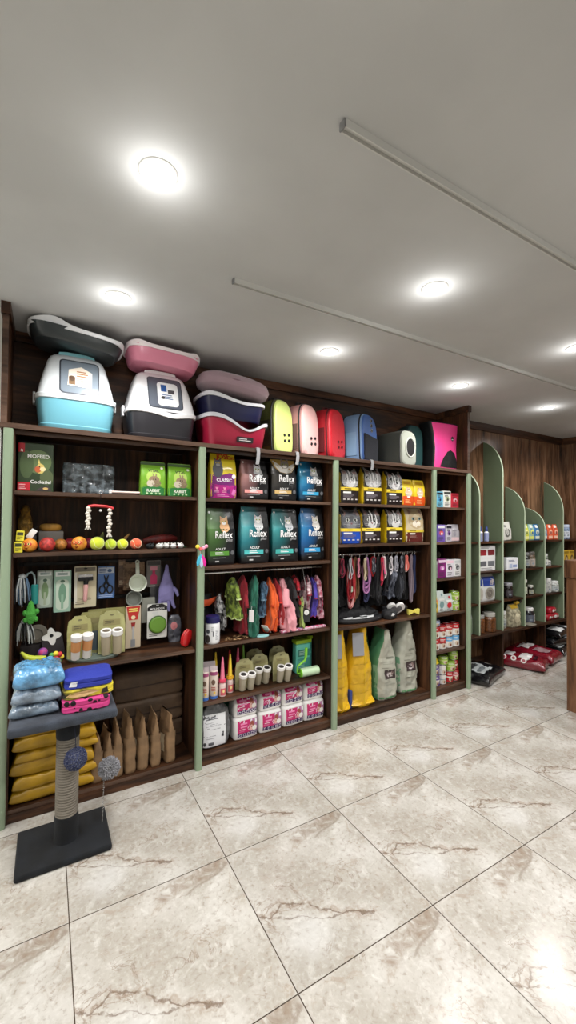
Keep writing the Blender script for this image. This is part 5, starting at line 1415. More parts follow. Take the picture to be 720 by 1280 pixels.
OG = M((222, 84, 34), .7)
a = MB(); a.tube([(-.075, 0, -.17), (-.03, -.004, -.205), (.02, -.004, -.200), (.07, 0, -.175), (.11, .0, -.168)], [.014, .026, .020, .010, .006], OG, 10, flat=.4); link('band', a, t)
a = MB(); a.tube([(-.075, 0, -.17), (-.06, 0, -.08), (-.02, 0, 0), (.03, 0, -.08), (.07, 0, -.175)], .003, BLACK, 6); link('loop', a, t)
solid('dark_pouch', bag_loft(.15, .26, .05, .005, 21, .05, 6), M((34, 36, 42), .35, coat=.3), 'dark grey printed pouch standing in the shadowy corner behind the jar', 'pouch', (.895, 2.68, T3), art=lambda A: (A.lines(-.6, .6, .6, .85, 3, (90, 96, 104), 2, 3), A.ell(0, .35, .03, .03, (70, 76, 82), 2)))
t = thing('round_tag', 'round black swing tag with a white ring, hanging among the coats', 'tag', (1.568, 2.44, .80), -.2)
a = MB(); a.rbox(-.026, .026, -.001, .001, -.048, .006, M((40, 42, 44), .4), .001, 1); a.lathe([(.0001, .002), (.027, .002), (.027, 0)], M((22, 22, 24), .4), 24, (0, 0, .02), None, 'y'); link('tag', a, t)
a = MB(); a.lathe([(.013, .0028), (.018, .0028), (.018, .0022), (.013, .0022)], WHITE, 24, (0, 0, .02), None, 'y'); a.lathe([(.0001, .0028), (.006, .0028), (.006, .0022)], WHITE, 16, (0, 0, .02), None, 'y'); link('printed_ring', a, t)
a = MB(); a.tube([(0, 0, .046), (.0, .02, .20), (0, .08, RZ - .80 - .01)], .001, WHITE, 5); link('string', a, t)
# things on that shelf's front edge
FLO = M((226, 214, 222), .7, mottle=.7, mscale=90, c2=(196, 60, 120))
t = thing('floral_collar', 'white collar band with pink and purple flowers lying along the shelf edge', 'pet collar', (1.535, 2.442, T3 + .004))
a = MB(); a.rbox(-.17, .19, -.016, .014, -.003, .012, FLO, .003); link('band', a, t)
for k in range(10):
    a = MB(); x = -.155 + .035 * k
    for q in range(5):
        g = 2 * PI * q / 5
        a.sphere((x + .0065 * math.cos(g), -.001 + .0065 * math.sin(g), .0125), .0045, M([(196, 40, 90), (120, 76, 170), (210, 70, 120)][k % 3], .7), 8, 5, .4)
    link('flower', a, t)
a = MB(); a.rbox(-.042, .042, -.022, .022, 0, .004, M((226, 222, 214), .5), .0015); put(tag(link('price_card', a), 'white price card leaning at the hem of the dark green coat', 'tag'), (1.262, 2.452, T3 + .036), .6, 0, .75)
a = MB(); a.lathe([(.0001, .009), (.03, .009), (.040, .006), (.042, .002), (.04, 0)], M((130, 176, 176), .45), 26, (0, 0, 0), None, 'z', 1.1, .75); put(tag(link('bandana', a), 'flat pale teal folded bandana on the shelf edge under the green coat', 'pet clothing'), (1.225, 2.432, T3))
t = thing('chain_collar', 'gold-brown chain collar lying in a heap near the jar', 'pet collar', (1.06, 2.46, T3))
for k in range(18):
    g = 2 * PI * k / 18
    a = MB(); a.tube([(.010 * math.cos(q), .006 * math.sin(q), 0) for q in [2 * PI * i / 10 for i in range(10)]], .002, M((150, 120, 84), .4, metal=.5), 5, True)
    a.move((.075 * math.cos(g) + .01 * math.sin(5 * g), .028 * math.sin(g), .004 + .004 * (k % 2)), g + PI / 2, (k % 2) * .8); link('link', a, t)

# ------------------------------------------------------------------ second bay: tubes, brushes, lint rollers
def a_tube(A): A.rect(-.9, .9, .86, .985, (150, 70, 110), 2); A.ell(-.1, .62, .012, .016, (110, 84, 70), 2); A.lines(-.6, .6, .3, .46, 3, (180, 80, 70), 3, 5); A.rect(-.95, .95, .02, .12, (60, 110, 190), 2); A.ell(.2, .24, .007, .009, (220, 180, 70), 3)
t0_ = None
for i, (x, lb) in enumerate(((.846, 'printed cream tube pack beside the green post'), (.902, 'printed cream tube pack, second from the green post'))):
    L = Loft([(0, .022, .022), (.003, .0245, .0245), (.15, .0245, .0245), (.165, .0235, .0235), (.168, .018, .018)], 2, 30)
    solid('treat_tube', L, M((222, 208, 196), .35, coat=.4), lb, 'treat tube', (x, 2.445, T4), art=a_tube, rz=-.35, group='cream tubes by the post',
          extra=lambda o, L: (lambda a: (a.prism([(-.022, .168), (.022, .168), (.020, .196), (-.020, .196)], -.002, .002, M((206, 190, 196), .25, coat=.5)), link('seal', a, o)))(MB()))
solid('treat_tube_header', card_loft(.10, .21, .006, 6), M((206, 196, 200), .25, coat=.5, bump=.5, bscale=24), 'clear and mauve header card standing behind the cream tubes', 'treat pack', (.878, 2.50, T4), rz=-.2)
def brush(label, x, y, c1, c2, zb=.10):
    t = thing('cone_brush_bottle', label, 'grooming bottle', (x, y, T4), 0, 'cone topped bottles')
    a = MB(); a.lathe([(.018, 0), (.0215, .003), (.0215, .07), (.018, .082), (.010, .088)], M((226, 200, 196), .35, coat=.3), 20); bt = link('bottle', a, t)
    Lb = Loft([(0, .0215, .0215), (.07, .0215, .0215)], 2, 24)
    A = Art(Lb); A.rect(-.8, .8, .15, .75, (206, 96, 104), 1); A.ell(0, .5, .007, .009, (240, 220, 150), 3); A.done(bt)
    a = MB(); a.lathe([(.0225, .086), (.0235, .09), (.0225, .102), (.012, .104)], M(c2, .4), 20); link('collar', a, t)
    a = MB(); a.lathe([(.014, .104), (.0135, .12), (.009, .19), (.005, .236), (.001, .240)], M(c1, .35, coat=.2), 18); link('cone', a, t)
    return t
brush('bottle with a tall pink cone top, in front of the yellow coned ones', .960, 2.45, (232, 120, 150), (206, 60, 90))
brush('bottle with yellow cone top, directly behind the pink one', 1.022, 2.48, (234, 200, 60), (226, 170, 40))
brush('bottle with yellow cone top, deeper in the shelf near the post', .955, 2.56, (230, 196, 50), (210, 150, 40))
brush('bottle with pink cone top, next to the green coned bottle at the back', 1.118, 2.58, (226, 90, 130), (210, 50, 80))
brush('bottle with light green cone top at the back', 1.175, 2.62, (120, 176, 70), (80, 140, 50))
brush('bottle with red cone top, behind the yellow ones', 1.055, 2.57, (190, 40, 50), (150, 26, 40))
G2 = 'twin bottle packs on the lower shelf'
for x, y, lb in ((1.128, 2.492, 'twin bottle pack at the shelf front, nearest the pink cone bottles'), (1.258, 2.535, 'twin bottle pack in the middle of the row, set back'), (1.405, 2.500, 'twin bottle pack at the shelf front, next to the green lint roller'),
                 (1.275, 2.65, 'twin bottle pack in the back, behind the middle one'), (1.45, 2.64, 'twin bottle pack in the back, before the turquoise packs')):
    bottle_pack(lb, (x, y, T4), group=G2, rz=-.12, tilt=-.04)
def a_teal(A):
    A.rect(-.85, .85, .06, .5, (70, 150, 140), 1); A.rect(-.8, .8, .56, .80, (54, 134, 120), 1); A.lines(-.6, .5, .60, .76, 3, (176, 214, 200), 3, 5); A.lines(-.7, .6, .1, .42, 5, (150, 206, 190), 3, 9)
for i, (x, y, lb) in enumerate(((1.615, 2.575, 'turquoise pack of lint roller refills, the front one'), (1.672, 2.645, 'turquoise pack of lint roller refills, the rear one with the lime lid'))):
    solid('refill_pack', carton_loft(.125, .205, .06, .004, 8), M((104, 204, 186), .3, coat=.4), lb, 'grooming pack', (x, y, T4), art=a_teal, group='turquoise refill packs',
          extra=lambda o, L: (lambda a: (a.rbox(-.066, .066, -.034, .034, .2055, .232, M((160, 200, 44), .4), .006), link('lid', a, o)))(MB()))
LG = M((130, 206, 60), .35, coat=.2)
t = thing('lint_roller', 'bright green lint roller lying down with handle bent upwards', 'grooming tool', (1.612, 2.468, T4 + .032))
a = MB(); a.lathe([(.026, -.075), (.031, -.070), (.031, .070), (.026, .075), (.012, .076), (.0001, .076)], None, 24, (0, 0, 0), [LG, M((190, 216, 180), .4), LG, LG, LG], 'x'); link('roller', a, t)
a = MB(); a.tube([(-.076, 0, 0), (-.094, .0, .0), (-.098, .0, .02), (-.094, 0, .05), (-.06, .006, .066), (-.03, .008, .08), (-.022, .008, .11), (-.02, .008, .165)], [.006, .006, .006, .0065, .008, .009, .0105, .011], LG, 10); link('handle', a, t)

# ------------------------------------------------------------------ second bay, bottom: white packs
WP = M((228, 226, 224), .35, coat=.25, bump=.25, bscale=22)
def a_white(A):
    A.rect(-.74, .92, .13, .87, (226, 222, 228), 1); A.rect(-.74, .30, .30, .87, (196, 32, 104), 2); A.rect(.30, .92, .30, .87, (176, 120, 160), 2); A.rect(-.74, .92, .13, .30, (50, 26, 84), 2)
    A.ell(.46, .62, .014, .022, (150, 76, 60), 4); A.ell(.40, .47, .012, .018, (226, 180, 170), 4); A.ell(.66, .44, .016, .016, (236, 232, 226), 4); A.rect(.70, .88, .68, .84, (240, 238, 240), 4, n=2, m=2)
    A.lines(-.52, .10, .52, .80, 2, (232, 140, 184), 5, 6, .5); A.lines(-.6, .1, .46, .50, 1, (244, 226, 236), 5, 3, .7); A.lines(-.66, .1, .36, .43, 2, (226, 130, 176), 5, 4)
    for q in (-.64, -.30, .04, .38, .70): A.rect(q, q + .18, .155, .275, (236, 232, 240), 4, n=2, m=2); A.ell(q + .09, .215, .006, .006, (60, 40, 90), 5)
def wloft(H, tp): return Loft([(0, .077, .052), (.006, .081, .058), (H * .3, .083, .060), (H * .7, .082, .060), (H * .88, .081, .058), (H, .076, .046), (H + .018 + .012 * tp, .073, .020), (H + .026 + .02 * tp, .071, .003)], 7, 44, .006, tp + H * 50, 13) if tp else Loft([(0, .078, .052), (.006, .082, .058), (H * .3, .0835, .060), (H * .7, .0835, .060), (H * .9, .082, .057), (H * .96, .078, .05), (H, .066, .03)] + ([(H + .02, .06, .012), (H + .045, .058, .003)] if tp else []), 7, 40, .004, tp + H * 50, 12)
WG = 'white packs stacked in two rows'
for i, x in enumerate((1.128, 1.308, 1.482, 1.653)):
    w = ['first column, by the grey parcel', 'second column from the grey parcel', 'third column from the grey parcel', 'fourth column, at the panel'][i]
    solid('cat_litter_pack', wloft(.135, 0), WP, 'white and magenta cat litter pack, bottom of the ' + w, 'cat litter pack', (x, 2.512, T5), art=a_white, group=WG, rz=.02 * (-1) ** i)
    solid('cat_litter_pack', wloft((.100, .103, .102, .104)[i], (.4, .7, .5, .9)[i]), WP, 'white and magenta cat litter pack, top of the ' + w, 'cat litter pack', (x + .004, 2.525, T5 + .1365), art=a_white, group=WG, rz=-.03 * (-1) ** i)
def a_grey(A):
    A.rect(-.85, .62, .02, .80, (232, 234, 238), 3); A.lines(-.7, .3, .66, .76, 2, (110, 112, 120), 5, 3); A.lines(-.7, .5, .42, .62, 5, (150, 152, 160), 5, 7, .3); A.rect(-.55, -.2, .06, .13, (90, 90, 96), 5); A.rect(.34, .5, .22, .34, (60, 60, 66), 5); A.lines(-.7, .2, .2, .36, 3, (170, 172, 178), 5, 9, .3)
solid('grey_parcel', pillow_loft(.19, .07, .245, .010, 12, 4), M((104, 106, 110), .22, coat=.5, bump=.8, bscale=30, mottle=.3, mscale=20), 'grey plastic parcel with a big white label standing by the green post', 'parcel', (.925, 2.478, T5 + .004), art=a_grey, rx=-.06)
solid('green_pouch', bag_loft(.10, .27, .05, .004, 8, .05, 6), M((22, 92, 66), .35, coat=.3), 'dark green pouch standing behind the grey parcel', 'pouch', (1.02, 2.62, T5))

# ------------------------------------------------------------------ third bay: yellow and black bags
B1, B2, B3, B4 = 1.5855, 1.2855, 0.6885, 0.0605
YG = M((216, 186, 30), .35, coat=.3)
BKF = M((22, 20, 21), .35, coat=.3)
def a_cat(lower, facec, name_c=(240, 240, 236), big=False, fullgrey=False):
    def f(A):
        A.rect(-.97, .97, .015, .42, lower, 1); A.rect(-.97, .97, .42, .985, (62, 64, 68) if fullgrey else (20, 19, 20), 1)
        r = A.L.W * (.46 if big else .42)
        A.cat(.06, .66, r, facec, (206, 206, 206) if not fullgrey else (120, 122, 126), 2, (210, 214, 210), None if fullgrey else (30, 30, 32))
        if not fullgrey:
            for q in (-.32, .4): A.star([(q - .06 + .06, .86), (q + .12, .84), (q + .2, .60), (q + .06, .54)], (226, 226, 226), 7, 2)
            A.star([(-.06, .96), (.10, .96), (.14, .62), (.04, .62)], (238, 238, 238), 8, 3)
        for sg in (-1, 1):
            for k in range(3): A.rect(.06 + sg * .16, .06 + sg * .78, .545 + .03 * k, .552 + .03 * k, (196, 196, 196), 9, skew=sg * .12 * (k - 1), n=4, m=1)
        A.rect(-.97, .97, .365, .455, (236, 206, 60), 10); A.text('Josera', -.1, .41, .52, (60, 50, 24), 12, .004, 1.0, .25) if False else A.lines(-.6, .5, .385, .435, 1, (96, 78, 30), 12, 3, .5)
        A.rect(-.72, .10, .285, .335, name_c, 11, n=6, m=1)
        A.lines(-.72, .55, .17, .27, 4, (140, 132, 140), 11, 6, .4)
        for q in (-.72, -.3, .1, .55): A.rect(q, q + .22, .10, .135, (214, 210, 206), 11, n=3, m=1)
    return f
BB = [(1.950, B1, .157, .266, (32, 20, 18), (150, 150, 152), 0, 'yellow-sided black cat food bag, first on the top shelf beside the green post'), (2.175, B1, .165, .285, (32, 20, 18), (168, 168, 170), 0, 'yellow-sided black cat food bag, second on the top shelf, under the hanging strap'), (2.405, B1, .155, .272, (32, 20, 18), (150, 150, 152), 0, 'yellow-sided black cat food bag on the top shelf, beside the small orange bags'),
      (1.963, B2, .178, .254, (30, 78, 184), (92, 94, 100), 1, 'yellow-sided cat food bag with grey cat and bright blue lower half'), (2.166, B2, .170, .260, (34, 20, 20), (96, 94, 96), 0, 'yellow-sided black cat food bag between the blue one and its black neighbour'), (2.408, B2, .155, .268, (32, 20, 20), (156, 156, 158), 0, 'yellow-sided black cat food bag on the lower shelf, beside the maroon one')]
for i, (x, z, W, H, lo, fc, fg, lb) in enumerate(BB):
    solid('pet_food_bag', bag_loft(W + .006, H, .10, .005, 40 + i * 1.9, .03, 10, .82, .96, .98), BKF if not fg else M((62, 64, 68), .35, coat=.3), lb, 'pet food bag', (x, 2.495, z), rz=-.10, side=YG, group='yellow and black cat food bags', art=a_cat(lo, fc, big=True, fullgrey=fg))
def a_maroon(A):
    A.rect(-.97, .97, .015, .36, (96, 34, 30), 1); A.rect(-.9, .97, .36, .985, (206, 192, 160), 1)
    A.cat(.15, .66, A.L.W * .42, (190, 168, 132), (232, 224, 206), 2, (150, 176, 170))
    A.rect(-.97, .97, .30, .37, (224, 198, 70), 10); A.lines(-.6, .4, .315, .355, 1, (96, 78, 30), 12, 3, .5); A.rect(-.6, .0, .23, .275, (230, 220, 210), 11, n=5, m=1); A.lines(-.6, .5, .12, .2, 3, (180, 140, 130), 11, 4, .4)
solid('pet_food_bag', bag_loft(.198, .278, .10, .005, 60, .03, 9, .78, .96, .97), M((200, 186, 154), .35, coat=.3), 'yellow-sided cat food bag with a cream cat and maroon lower part, shelf end', 'pet food bag', (2.632, 2.495, B2), rz=-.10, side=YG, group='yellow and black cat food bags', art=a_maroon)
def a_small(A):
    A.rect(-.97, .97, .015, .36, (226, 84, 28), 1); A.star([(-.6, .5), (-.3, .66), (.3, .66), (.55, .5), (.4, .36), (-.4, .36)], (236, 206, 180), 2, 3); A.cat(0, .60, .020, (216, 190, 160), (244, 236, 224), 3, (90, 120, 90)); A.rect(-.6, .6, .82, .92, (196, 150, 30), 2); A.text('CAT', 0, .44, .5, (240, 236, 220), 9, .02) if False else A.lines(-.5, .4, .40, .47, 1, (240, 236, 220), 9, 2, .8)
    A.ell(0, .33, .018, .010, (240, 236, 228), 5); A.lines(-.6, .5, .08, .24, 3, (246, 180, 120), 4, 7, .5)
for x, lb in ((2.552, 'small yellow and orange cat food bag, the one beside the black bags'), (2.684, 'small yellow and orange cat food bag, the one at the shelf end')):
    solid('pet_food_bag', bag_loft(.134, .215, .06, .004, x * 9, .05, 7), M((236, 204, 44), .35, coat=.3), lb, 'pet food bag', (x, 2.475, B1), group='small yellow and orange bags', art=a_small)

# third bay: leashes, harnesses
RZ = 1.20
def leash(label, x, ln, w, cols, seed, y=2.52, n=4, r=.0065, name='pet_leash', flat=1.0, rot=0.0, charm=None):
    t = thing(name, label, 'pet leash', (x, y, RZ), rot, 'leashes and collars on the rail')
    rr = random.Random(seed)
    a = MB(); a.tube([(0, .013 * math.cos(g), .013 * math.sin(g)) for g in [-.5 + 4.2 * i / 10 for i in range(11)]], .0018, CHROME, 6); a.tube([(0, -.012, -.006), (0, -.004, -.03)], .0022, CHROME, 6); link('clip', a, t)
    ln = min(ln * 1.16, .44)
    for k in range(n):
        c = cols[k % len(cols)]
        m = c if hasattr(c, 'node_tree') else M(c, .75, bump=.35, bscale=160)
        l2, w2, ph = ln * (.72 + .28 * rr.random()), w * (.6 + .4 * rr.random()), rr.random() * 1.5 - .75
        P = []
        for i in range(22):
            g = 2 * PI * i / 22
            q = (1 - math.cos(g)) / 2
            xx = w2 * .5 * math.sin(g) * (.35 + .65 * q ** .7)
            P.append((xx * math.cos(ph) + .006 * math.sin(3 * g + k) + (k - n / 2) * .004, xx * math.sin(ph) + (k - n / 2) * .005, -.028 - (l2 - .03) * q))
        a = MB(); a.tube(P, r * (.85 + .3 * rr.random()), m, 8, True, flat); link('loop', a, t)
    if charm:
        a = MB(); a.lathe([(.0001, .004), (.02, .004), (.022, 0), (.02, -.004)], M(charm, .4), 20, (-.01, -.02, -ln * .62), None, 'y'); link('charm', a, t)
    return t
def vest(label, x, z0, z1, th, dp, cols, rot, seed, y=2.53):
    global RZ
    return garment(label, x, z0, z1, th, dp, cols, rot, seed, y, 0, None, 'leashes and collars on the rail', False)
for i, (x, z0) in enumerate(((1.93, .80), (2.10, .76), (2.36, .77), (2.60, .80))):
    vest('black harness hanging at the back of the leash rail, in shadow', x, z0, 1.13, .030, .085, [(20, 20, 23), (28, 28, 32)], 1.1, 40.3 + 3 * i, 2.63)
v = vest('dark slate harness vest with white tags, first on the leash rail', 1.872, .86, 1.14, .026, .09, [(38, 42, 52), (24, 26, 32)], -.7, 3.1)
for k, (z, h) in enumerate(((-.20, .018), (-.235, .012), (-.285, .018))):
    a = MB(); a.rbox(-.034, -.031, -.05, -.028, z - h / 2, z + h / 2, M((206, 208, 210), .5), .001, 1); a.move((.0, -.02, 0), 0); link('woven_tag', a, v)
leash('thick red rope leash with a pale charm', 2.005, .36, .10, [(150, 20, 32), (120, 18, 26), (206, 150, 150), (170, 40, 44)], 4, 2.50, 9, .0075, charm=(176, 196, 176))
leash('tan and brown leather leash behind the red rope', 2.085, .33, .07, [(146, 108, 72), (110, 76, 50)], 5, 2.55, 4, .007)
leash('lilac leash with long narrow loops', 2.165, .28, .08, [(176, 120, 170), (146, 96, 150)], 6, 2.51, 4, .0065)
leash('navy leash hanging lowest below the lilac one', 2.19, .39, .06, [(36, 40, 70), (50, 54, 90)], 7, 2.54, 4, .007)
leash('red collar with a dark buckle next to the lilac leash', 2.245, .17, .07, [(190, 34, 40), (60, 20, 24)], 8, 2.52, 3, .009, 'pet_collar')
leash('white and pink collar with small bow, beside the red collar', 2.335, .20, .06, [(226, 206, 208), (226, 90, 130), (200, 180, 180)], 9, 2.50, 4, .008, 'pet_collar', charm=(232, 96, 150))
vest('black harness vest hanging behind the collars', 2.30, .84, 1.12, .026, .10, [(24, 22, 26), (36, 32, 36)], -.2, 15.2, 2.60)
vest('grey-blue denim harness vest in the middle of the leash rail', 2.425, .85, 1.08, .028, .095, [M((96, 100, 112), .8, mottle=.5, mscale=30, c2=(40, 44, 56)), (70, 74, 90)], -.3, 16.4, 2.54)
leash('pale grey collar over the denim vest', 2.46, .15, .05, [(170, 170, 180), (130, 130, 140)], 12, 2.49, 3, .007, 'pet_collar')
vest('dark charcoal harness vest beside the denim one', 2.52, .84, 1.10, .022, .09, [(44, 46, 54), (26, 28, 32)], -.3, 17.7, 2.55)
leash('coral and white collar high on the rail', 2.585, .17, .05, [(216, 110, 100), (226, 206, 200)], 14, 2.50, 4, .0075, 'pet_collar')
leash('grey-mauve strap hanging straight, second from the panel', 2.64, .36, .030, [(120, 106, 116), (96, 84, 92)], 15, 2.50, 3, .010)
leash('navy strap hanging straight beside the panel', 2.695, .36, .026, [(34, 44, 84), (26, 32, 60)], 16, 2.52, 3, .009)
leash('black leash bundle at the panel end of the rail', 2.73, .30, .03, [(22, 22, 24)], 17, 2.58, 3, .008)
for i, (x, ln, w_, y_) in enumerate(((1.90, .30, .05, 2.60), (1.97, .34, .06, 2.58), (2.045, .30, .05, 2.60), (2.13, .34, .06, 2.60), (2.215, .26, .06, 2.58), (2.275, .34, .05, 2.50), (2.375, .28, .05, 2.50), (2.55, .30, .05, 2.50), (2.61, .34, .04, 2.57))):
    leash('black leash bundle hanging in the dark between the brighter leashes', x, ln, w_, [(20, 20, 24), (34, 32, 38), (26, 24, 30)], 30 + i, y_, 5, .0085)
leash('brown speckled collar near the first vest', 1.94, .18, .05, [(120, 84, 60), (70, 50, 40)], 18, 2.56, 3, .007, 'pet_collar')
for i, (x, ln, w_, c_, lb) in enumerate(((1.90, .15, .04, [(120, 26, 50), (40, 30, 34)], 'burgundy and black collar high on the leash rail beside the brown speckled one'), (1.975, .18, .04, [(170, 168, 172), (30, 30, 34)], 'silver-grey and black collar before the red rope leash'), (2.055, .15, .04, [(200, 120, 140), (60, 30, 40)], 'dusty pink and dark collar above the tan leather leash'), (2.12, .20, .04, [(196, 180, 150), (90, 70, 50)], 'cream and brown collar between tan and lilac leashes'), (2.205, .14, .035, [(60, 60, 70), (150, 150, 156)], 'grey striped collar between the lilac leash and the red collar'), (2.29, .22, .04, [(196, 40, 70), (40, 20, 26)], 'rose red leash loop between the red and the white collars'), (2.385, .15, .035, [(210, 206, 210), (60, 60, 66)], 'white and grey collar beside the pink bow collar'), (2.50, .14, .035, [(120, 120, 130), (40, 40, 48)], 'slate striped collar beside the pale grey one'))):
    leash(lb, x, ln, w_, c_, 60 + i, 2.47, 3, .006, 'pet_collar')
sack('harness_heap', Cushion(.40, .20, .085, 4.4, 4.0, .02, 22, .05, .4), M((18, 18, 21), .7, bump=.5, bscale=60), 'low heap of black harnesses at the back behind the oval mat', 'pet harness', (2.12, 2.638, B3 + .001))
# lying on the leash shelf
t = thing('oval_pet_mat', 'black oval pet mat with white bone prints lying on the leash shelf', 'pet mat', (2.10, 2.52, B3))
a = MB(); a.lathe([(.0001, 0), (.20, 0), (.222, .008), (.224, .020), (.214, .034), (.196, .036), (.182, .024), (.0001, .022)], M((20, 20, 23), .6, bump=.4, bscale=70), 48, (0, 0, 0), None, 'z', 1, .44); link('mat', a, t)
for k, (x, y, sx, g) in enumerate(((-.13, -.02, .05, .2), (-.02, -.035, .055, -.1), (.10, -.02, .045, .4), (-.06, .035, .04, .5), (.05, .03, .04, -.4))):
    a = MB(); pts = [(sx * math.cos(q) * (1 + .25 * math.cos(4 * q)), sx * .45 * math.sin(q) * (1 + .3 * math.cos(4 * q))) for q in [2 * PI * i / 28 for i in range(28)]]
    a.prism(pts, .0, .003, M((220, 222, 222), .6), axis='z'); a.move((x, y, .0235), g); link('bone_print', a, t)
t = thing('heart_cushion', 'small white heart-faced toy with grey heart patch lying behind the black mat', 'pet toy', (2.465, 2.50, B3 + .058), -.3, rx=.5)
def heart(s): return [(s * (16 * math.sin(g) ** 3) / 16, s * (13 * math.cos(g) - 5 * math.cos(2 * g) - 2 * math.cos(3 * g) - math.cos(4 * g)) / 16) for g in [2 * PI * i / 36 for i in range(36)]]
a = MB(); a.prism(heart(.075), -.012, .012, M((226, 224, 222), .75)); link('body', a, t)
a = MB(); a.prism(heart(.048), -.016, -.0125, M((110, 108, 112), .7)); link('patch', a, t)
a = MB(); a.rbox(-.10, .12, .014, .05, -.052, .0, M((28, 26, 30), .8), .01); link('strap_roll', a, t)
solid('harness_pouch', pillow_loft(.13, .10, .07, .012, 9, 2.6), M((24, 24, 27), .6, bump=.5, bscale=40), 'black crumpled harness lying between the oval mat and the heart toy', 'pet harness', (2.36, 2.46, B3), art=lambda A: A.star([(-.5, .45), (-.1, .4), (.2, .6), (-.2, .75)], (214, 214, 214), 2, 3))
t = thing('bow_tie', 'pale yellow bow lying at the shelf end by the panel', 'pet accessory', (2.635, 2.47, B3), -.2)
for sg in (-1, 1):
    a = MB(); a.prism([(0, .018), (sg * .05, .0), (sg * .055, .044), (sg * .02, .040)], -.014, .012, M((226, 214, 96), .7)); link('bow_wing', a, t)
a = MB(); a.sphere((0, -.002, .022), .014, M((206, 190, 70), .7), 12, 8); link('knot', a, t)

# third bay, bottom: tall sacks
def sack_loft(W, D, H, seed, ridge=0.0):
    w, d = W / 2, D / 2
    P = [(0, .90), (.02, .98), (.10, 1.0), (.25, 1.03), (.40, 1.0), (.52, .95), (.62, .84), (.70, .70), (.78, .54), (.86, .40), (.93, .29), (1, .20)]
    R = []
    for i in range(40):
        q = i / 39
        for (q0, a0), (q1, a1) in zip(P, P[1:]):
            if q0 <= q <= q1: k = a0 + (a1 - a0) * (q - q0) / (q1 - q0); break
        R.append((H * q, w * k, d * (.9 if q < .01 else 1.0 - .16 * q), w * .18 * max(0, q - .6) * math.sin(seed)))
    return Loft(R, 3.4, 72, .018, seed, 14, ridge)
def a_ysack(A):
    A.rect(-.03, .03, .04, .80, (206, 168, 20), 1, n=2, m=12)
    for t_ in (.18, .30, .42, .54): A.rect(-.9, .9, t_, t_ + .008, (188, 150, 24), 1, skew=.08, n=8, m=1)
def a_ycard(A): A.rect(-.9, .9, .05, .95, (150, 152, 156), 1); A.lines(-.7, .6, .2, .8, 5, (96, 98, 104), 2, 3)
YS2 = M((226, 178, 26), .38, coat=.25, bump=.5, bscale=14, mottle=.12, mscale=6)
for i, (x, y, W, H, lb) in enumerate(((1.890, 2.545, .165, .60, 'tall yellow cat litter sack half hidden by the green post'), (2.098, 2.545, .212, .59, 'tall yellow cat litter sack with a grey card tucked in at the top'))):
    o = solid('litter_sack', sack_loft(W, .18, H, 3.1 + i * 4.4, .028), YS2, lb, 'sack', (x, y, B4), rz=-.10, group='yellow sacks standing on the bottom shelf', art=a_ysack)
    L = Loft([(0, W * .5, .10), (.02, W * .56, .115), (.04, W * .52, .105), (.06, W * .48, .095)], 4.5, 40, .01, 5 + i, 20)
    a = MB(); L.build(a, YS2); a.move((0, 0, .001)); link('flared_bottom', a, o)
    a = MB(); a.rbox(-.046, .046, -.002, .002, -.085, .085, M((140, 142, 148), .5), .001, 1); a.move((-.052, -.104, H * .80), -.15, -.10); A_ = link('grey_card', a, o)
def a_wsack(A):
    A.rect(-.96, -.80, .1, .5, (110, 150, 120), 1, n=2, m=5)
    A.lines(-.1, .5, .57, .63, 1, (120, 122, 110), 3, 2, .5); A.lines(-.4, .6, .50, .56, 2, (150, 152, 140), 3, 3, .3)
    A.rect(-.30, .62, .30, .43, (58, 44, 46), 2); A.ell(.1, .36, .03, .018, (190, 180, 180), 3); A.ell(.3, .38, .012, .02, (120, 100, 96), 3)
    A.lines(-.4, .6, .20, .27, 2, (150, 152, 140), 3, 8, .35); A.lines(-.5, .5, .10, .17, 3, (166, 168, 158), 3, 5, .3)
    A.rect(-.9, .9, .018, .045, (90, 140, 96), 2); A.lines(-.5, .2, .45, .47, 1, (130, 130, 118), 3, 4)
WS = M((180, 180, 166), .42, coat=.2, bump=.5, bscale=14, mottle=.12, mscale=7)
GS = M((70, 126, 92), .4, coat=.2, bump=.4, bscale=14)
solid('litter_sack', sack_loft(.215, .20, .535, 21.0), WS, 'tall off-white litter sack with green side, beside the yellow ones', 'sack', (2.350, 2.54, B4), rz=-.12, group='off-white sacks standing on the bottom shelf', side=GS, art=a_wsack)
solid('litter_sack', sack_loft(.215, .18, .575, 25.5), WS, 'tall off-white litter sack at the panel, its top reaching highest', 'sack', (2.600, 2.55, B4), rz=-.08, group='off-white sacks standing on the bottom shelf', art=a_wsack)
solid('green_sack', sack_loft(.19, .08, .585, 28.0), M((30, 96, 66), .4, coat=.2), 'dark green sack standing behind the first off-white sack', 'sack', (2.26, 2.688, B4))
solid('brown_pet_sack', sack_loft(.19, .08, .60, 31.0), M((120, 78, 48), .5, mottle=.4, mscale=12), 'brown printed sack standing behind the off-white sacks', 'sack', (2.47, 2.69, B4))
a = MB(); a.rbox(-.012, .012, -.04, .04, 0, .13, M((46, 64, 130), .4), .006); put(tag(link('blue_carton', a), 'small blue carton squeezed in between the two yellow sacks', 'box'), (1.984, 2.50, B4))

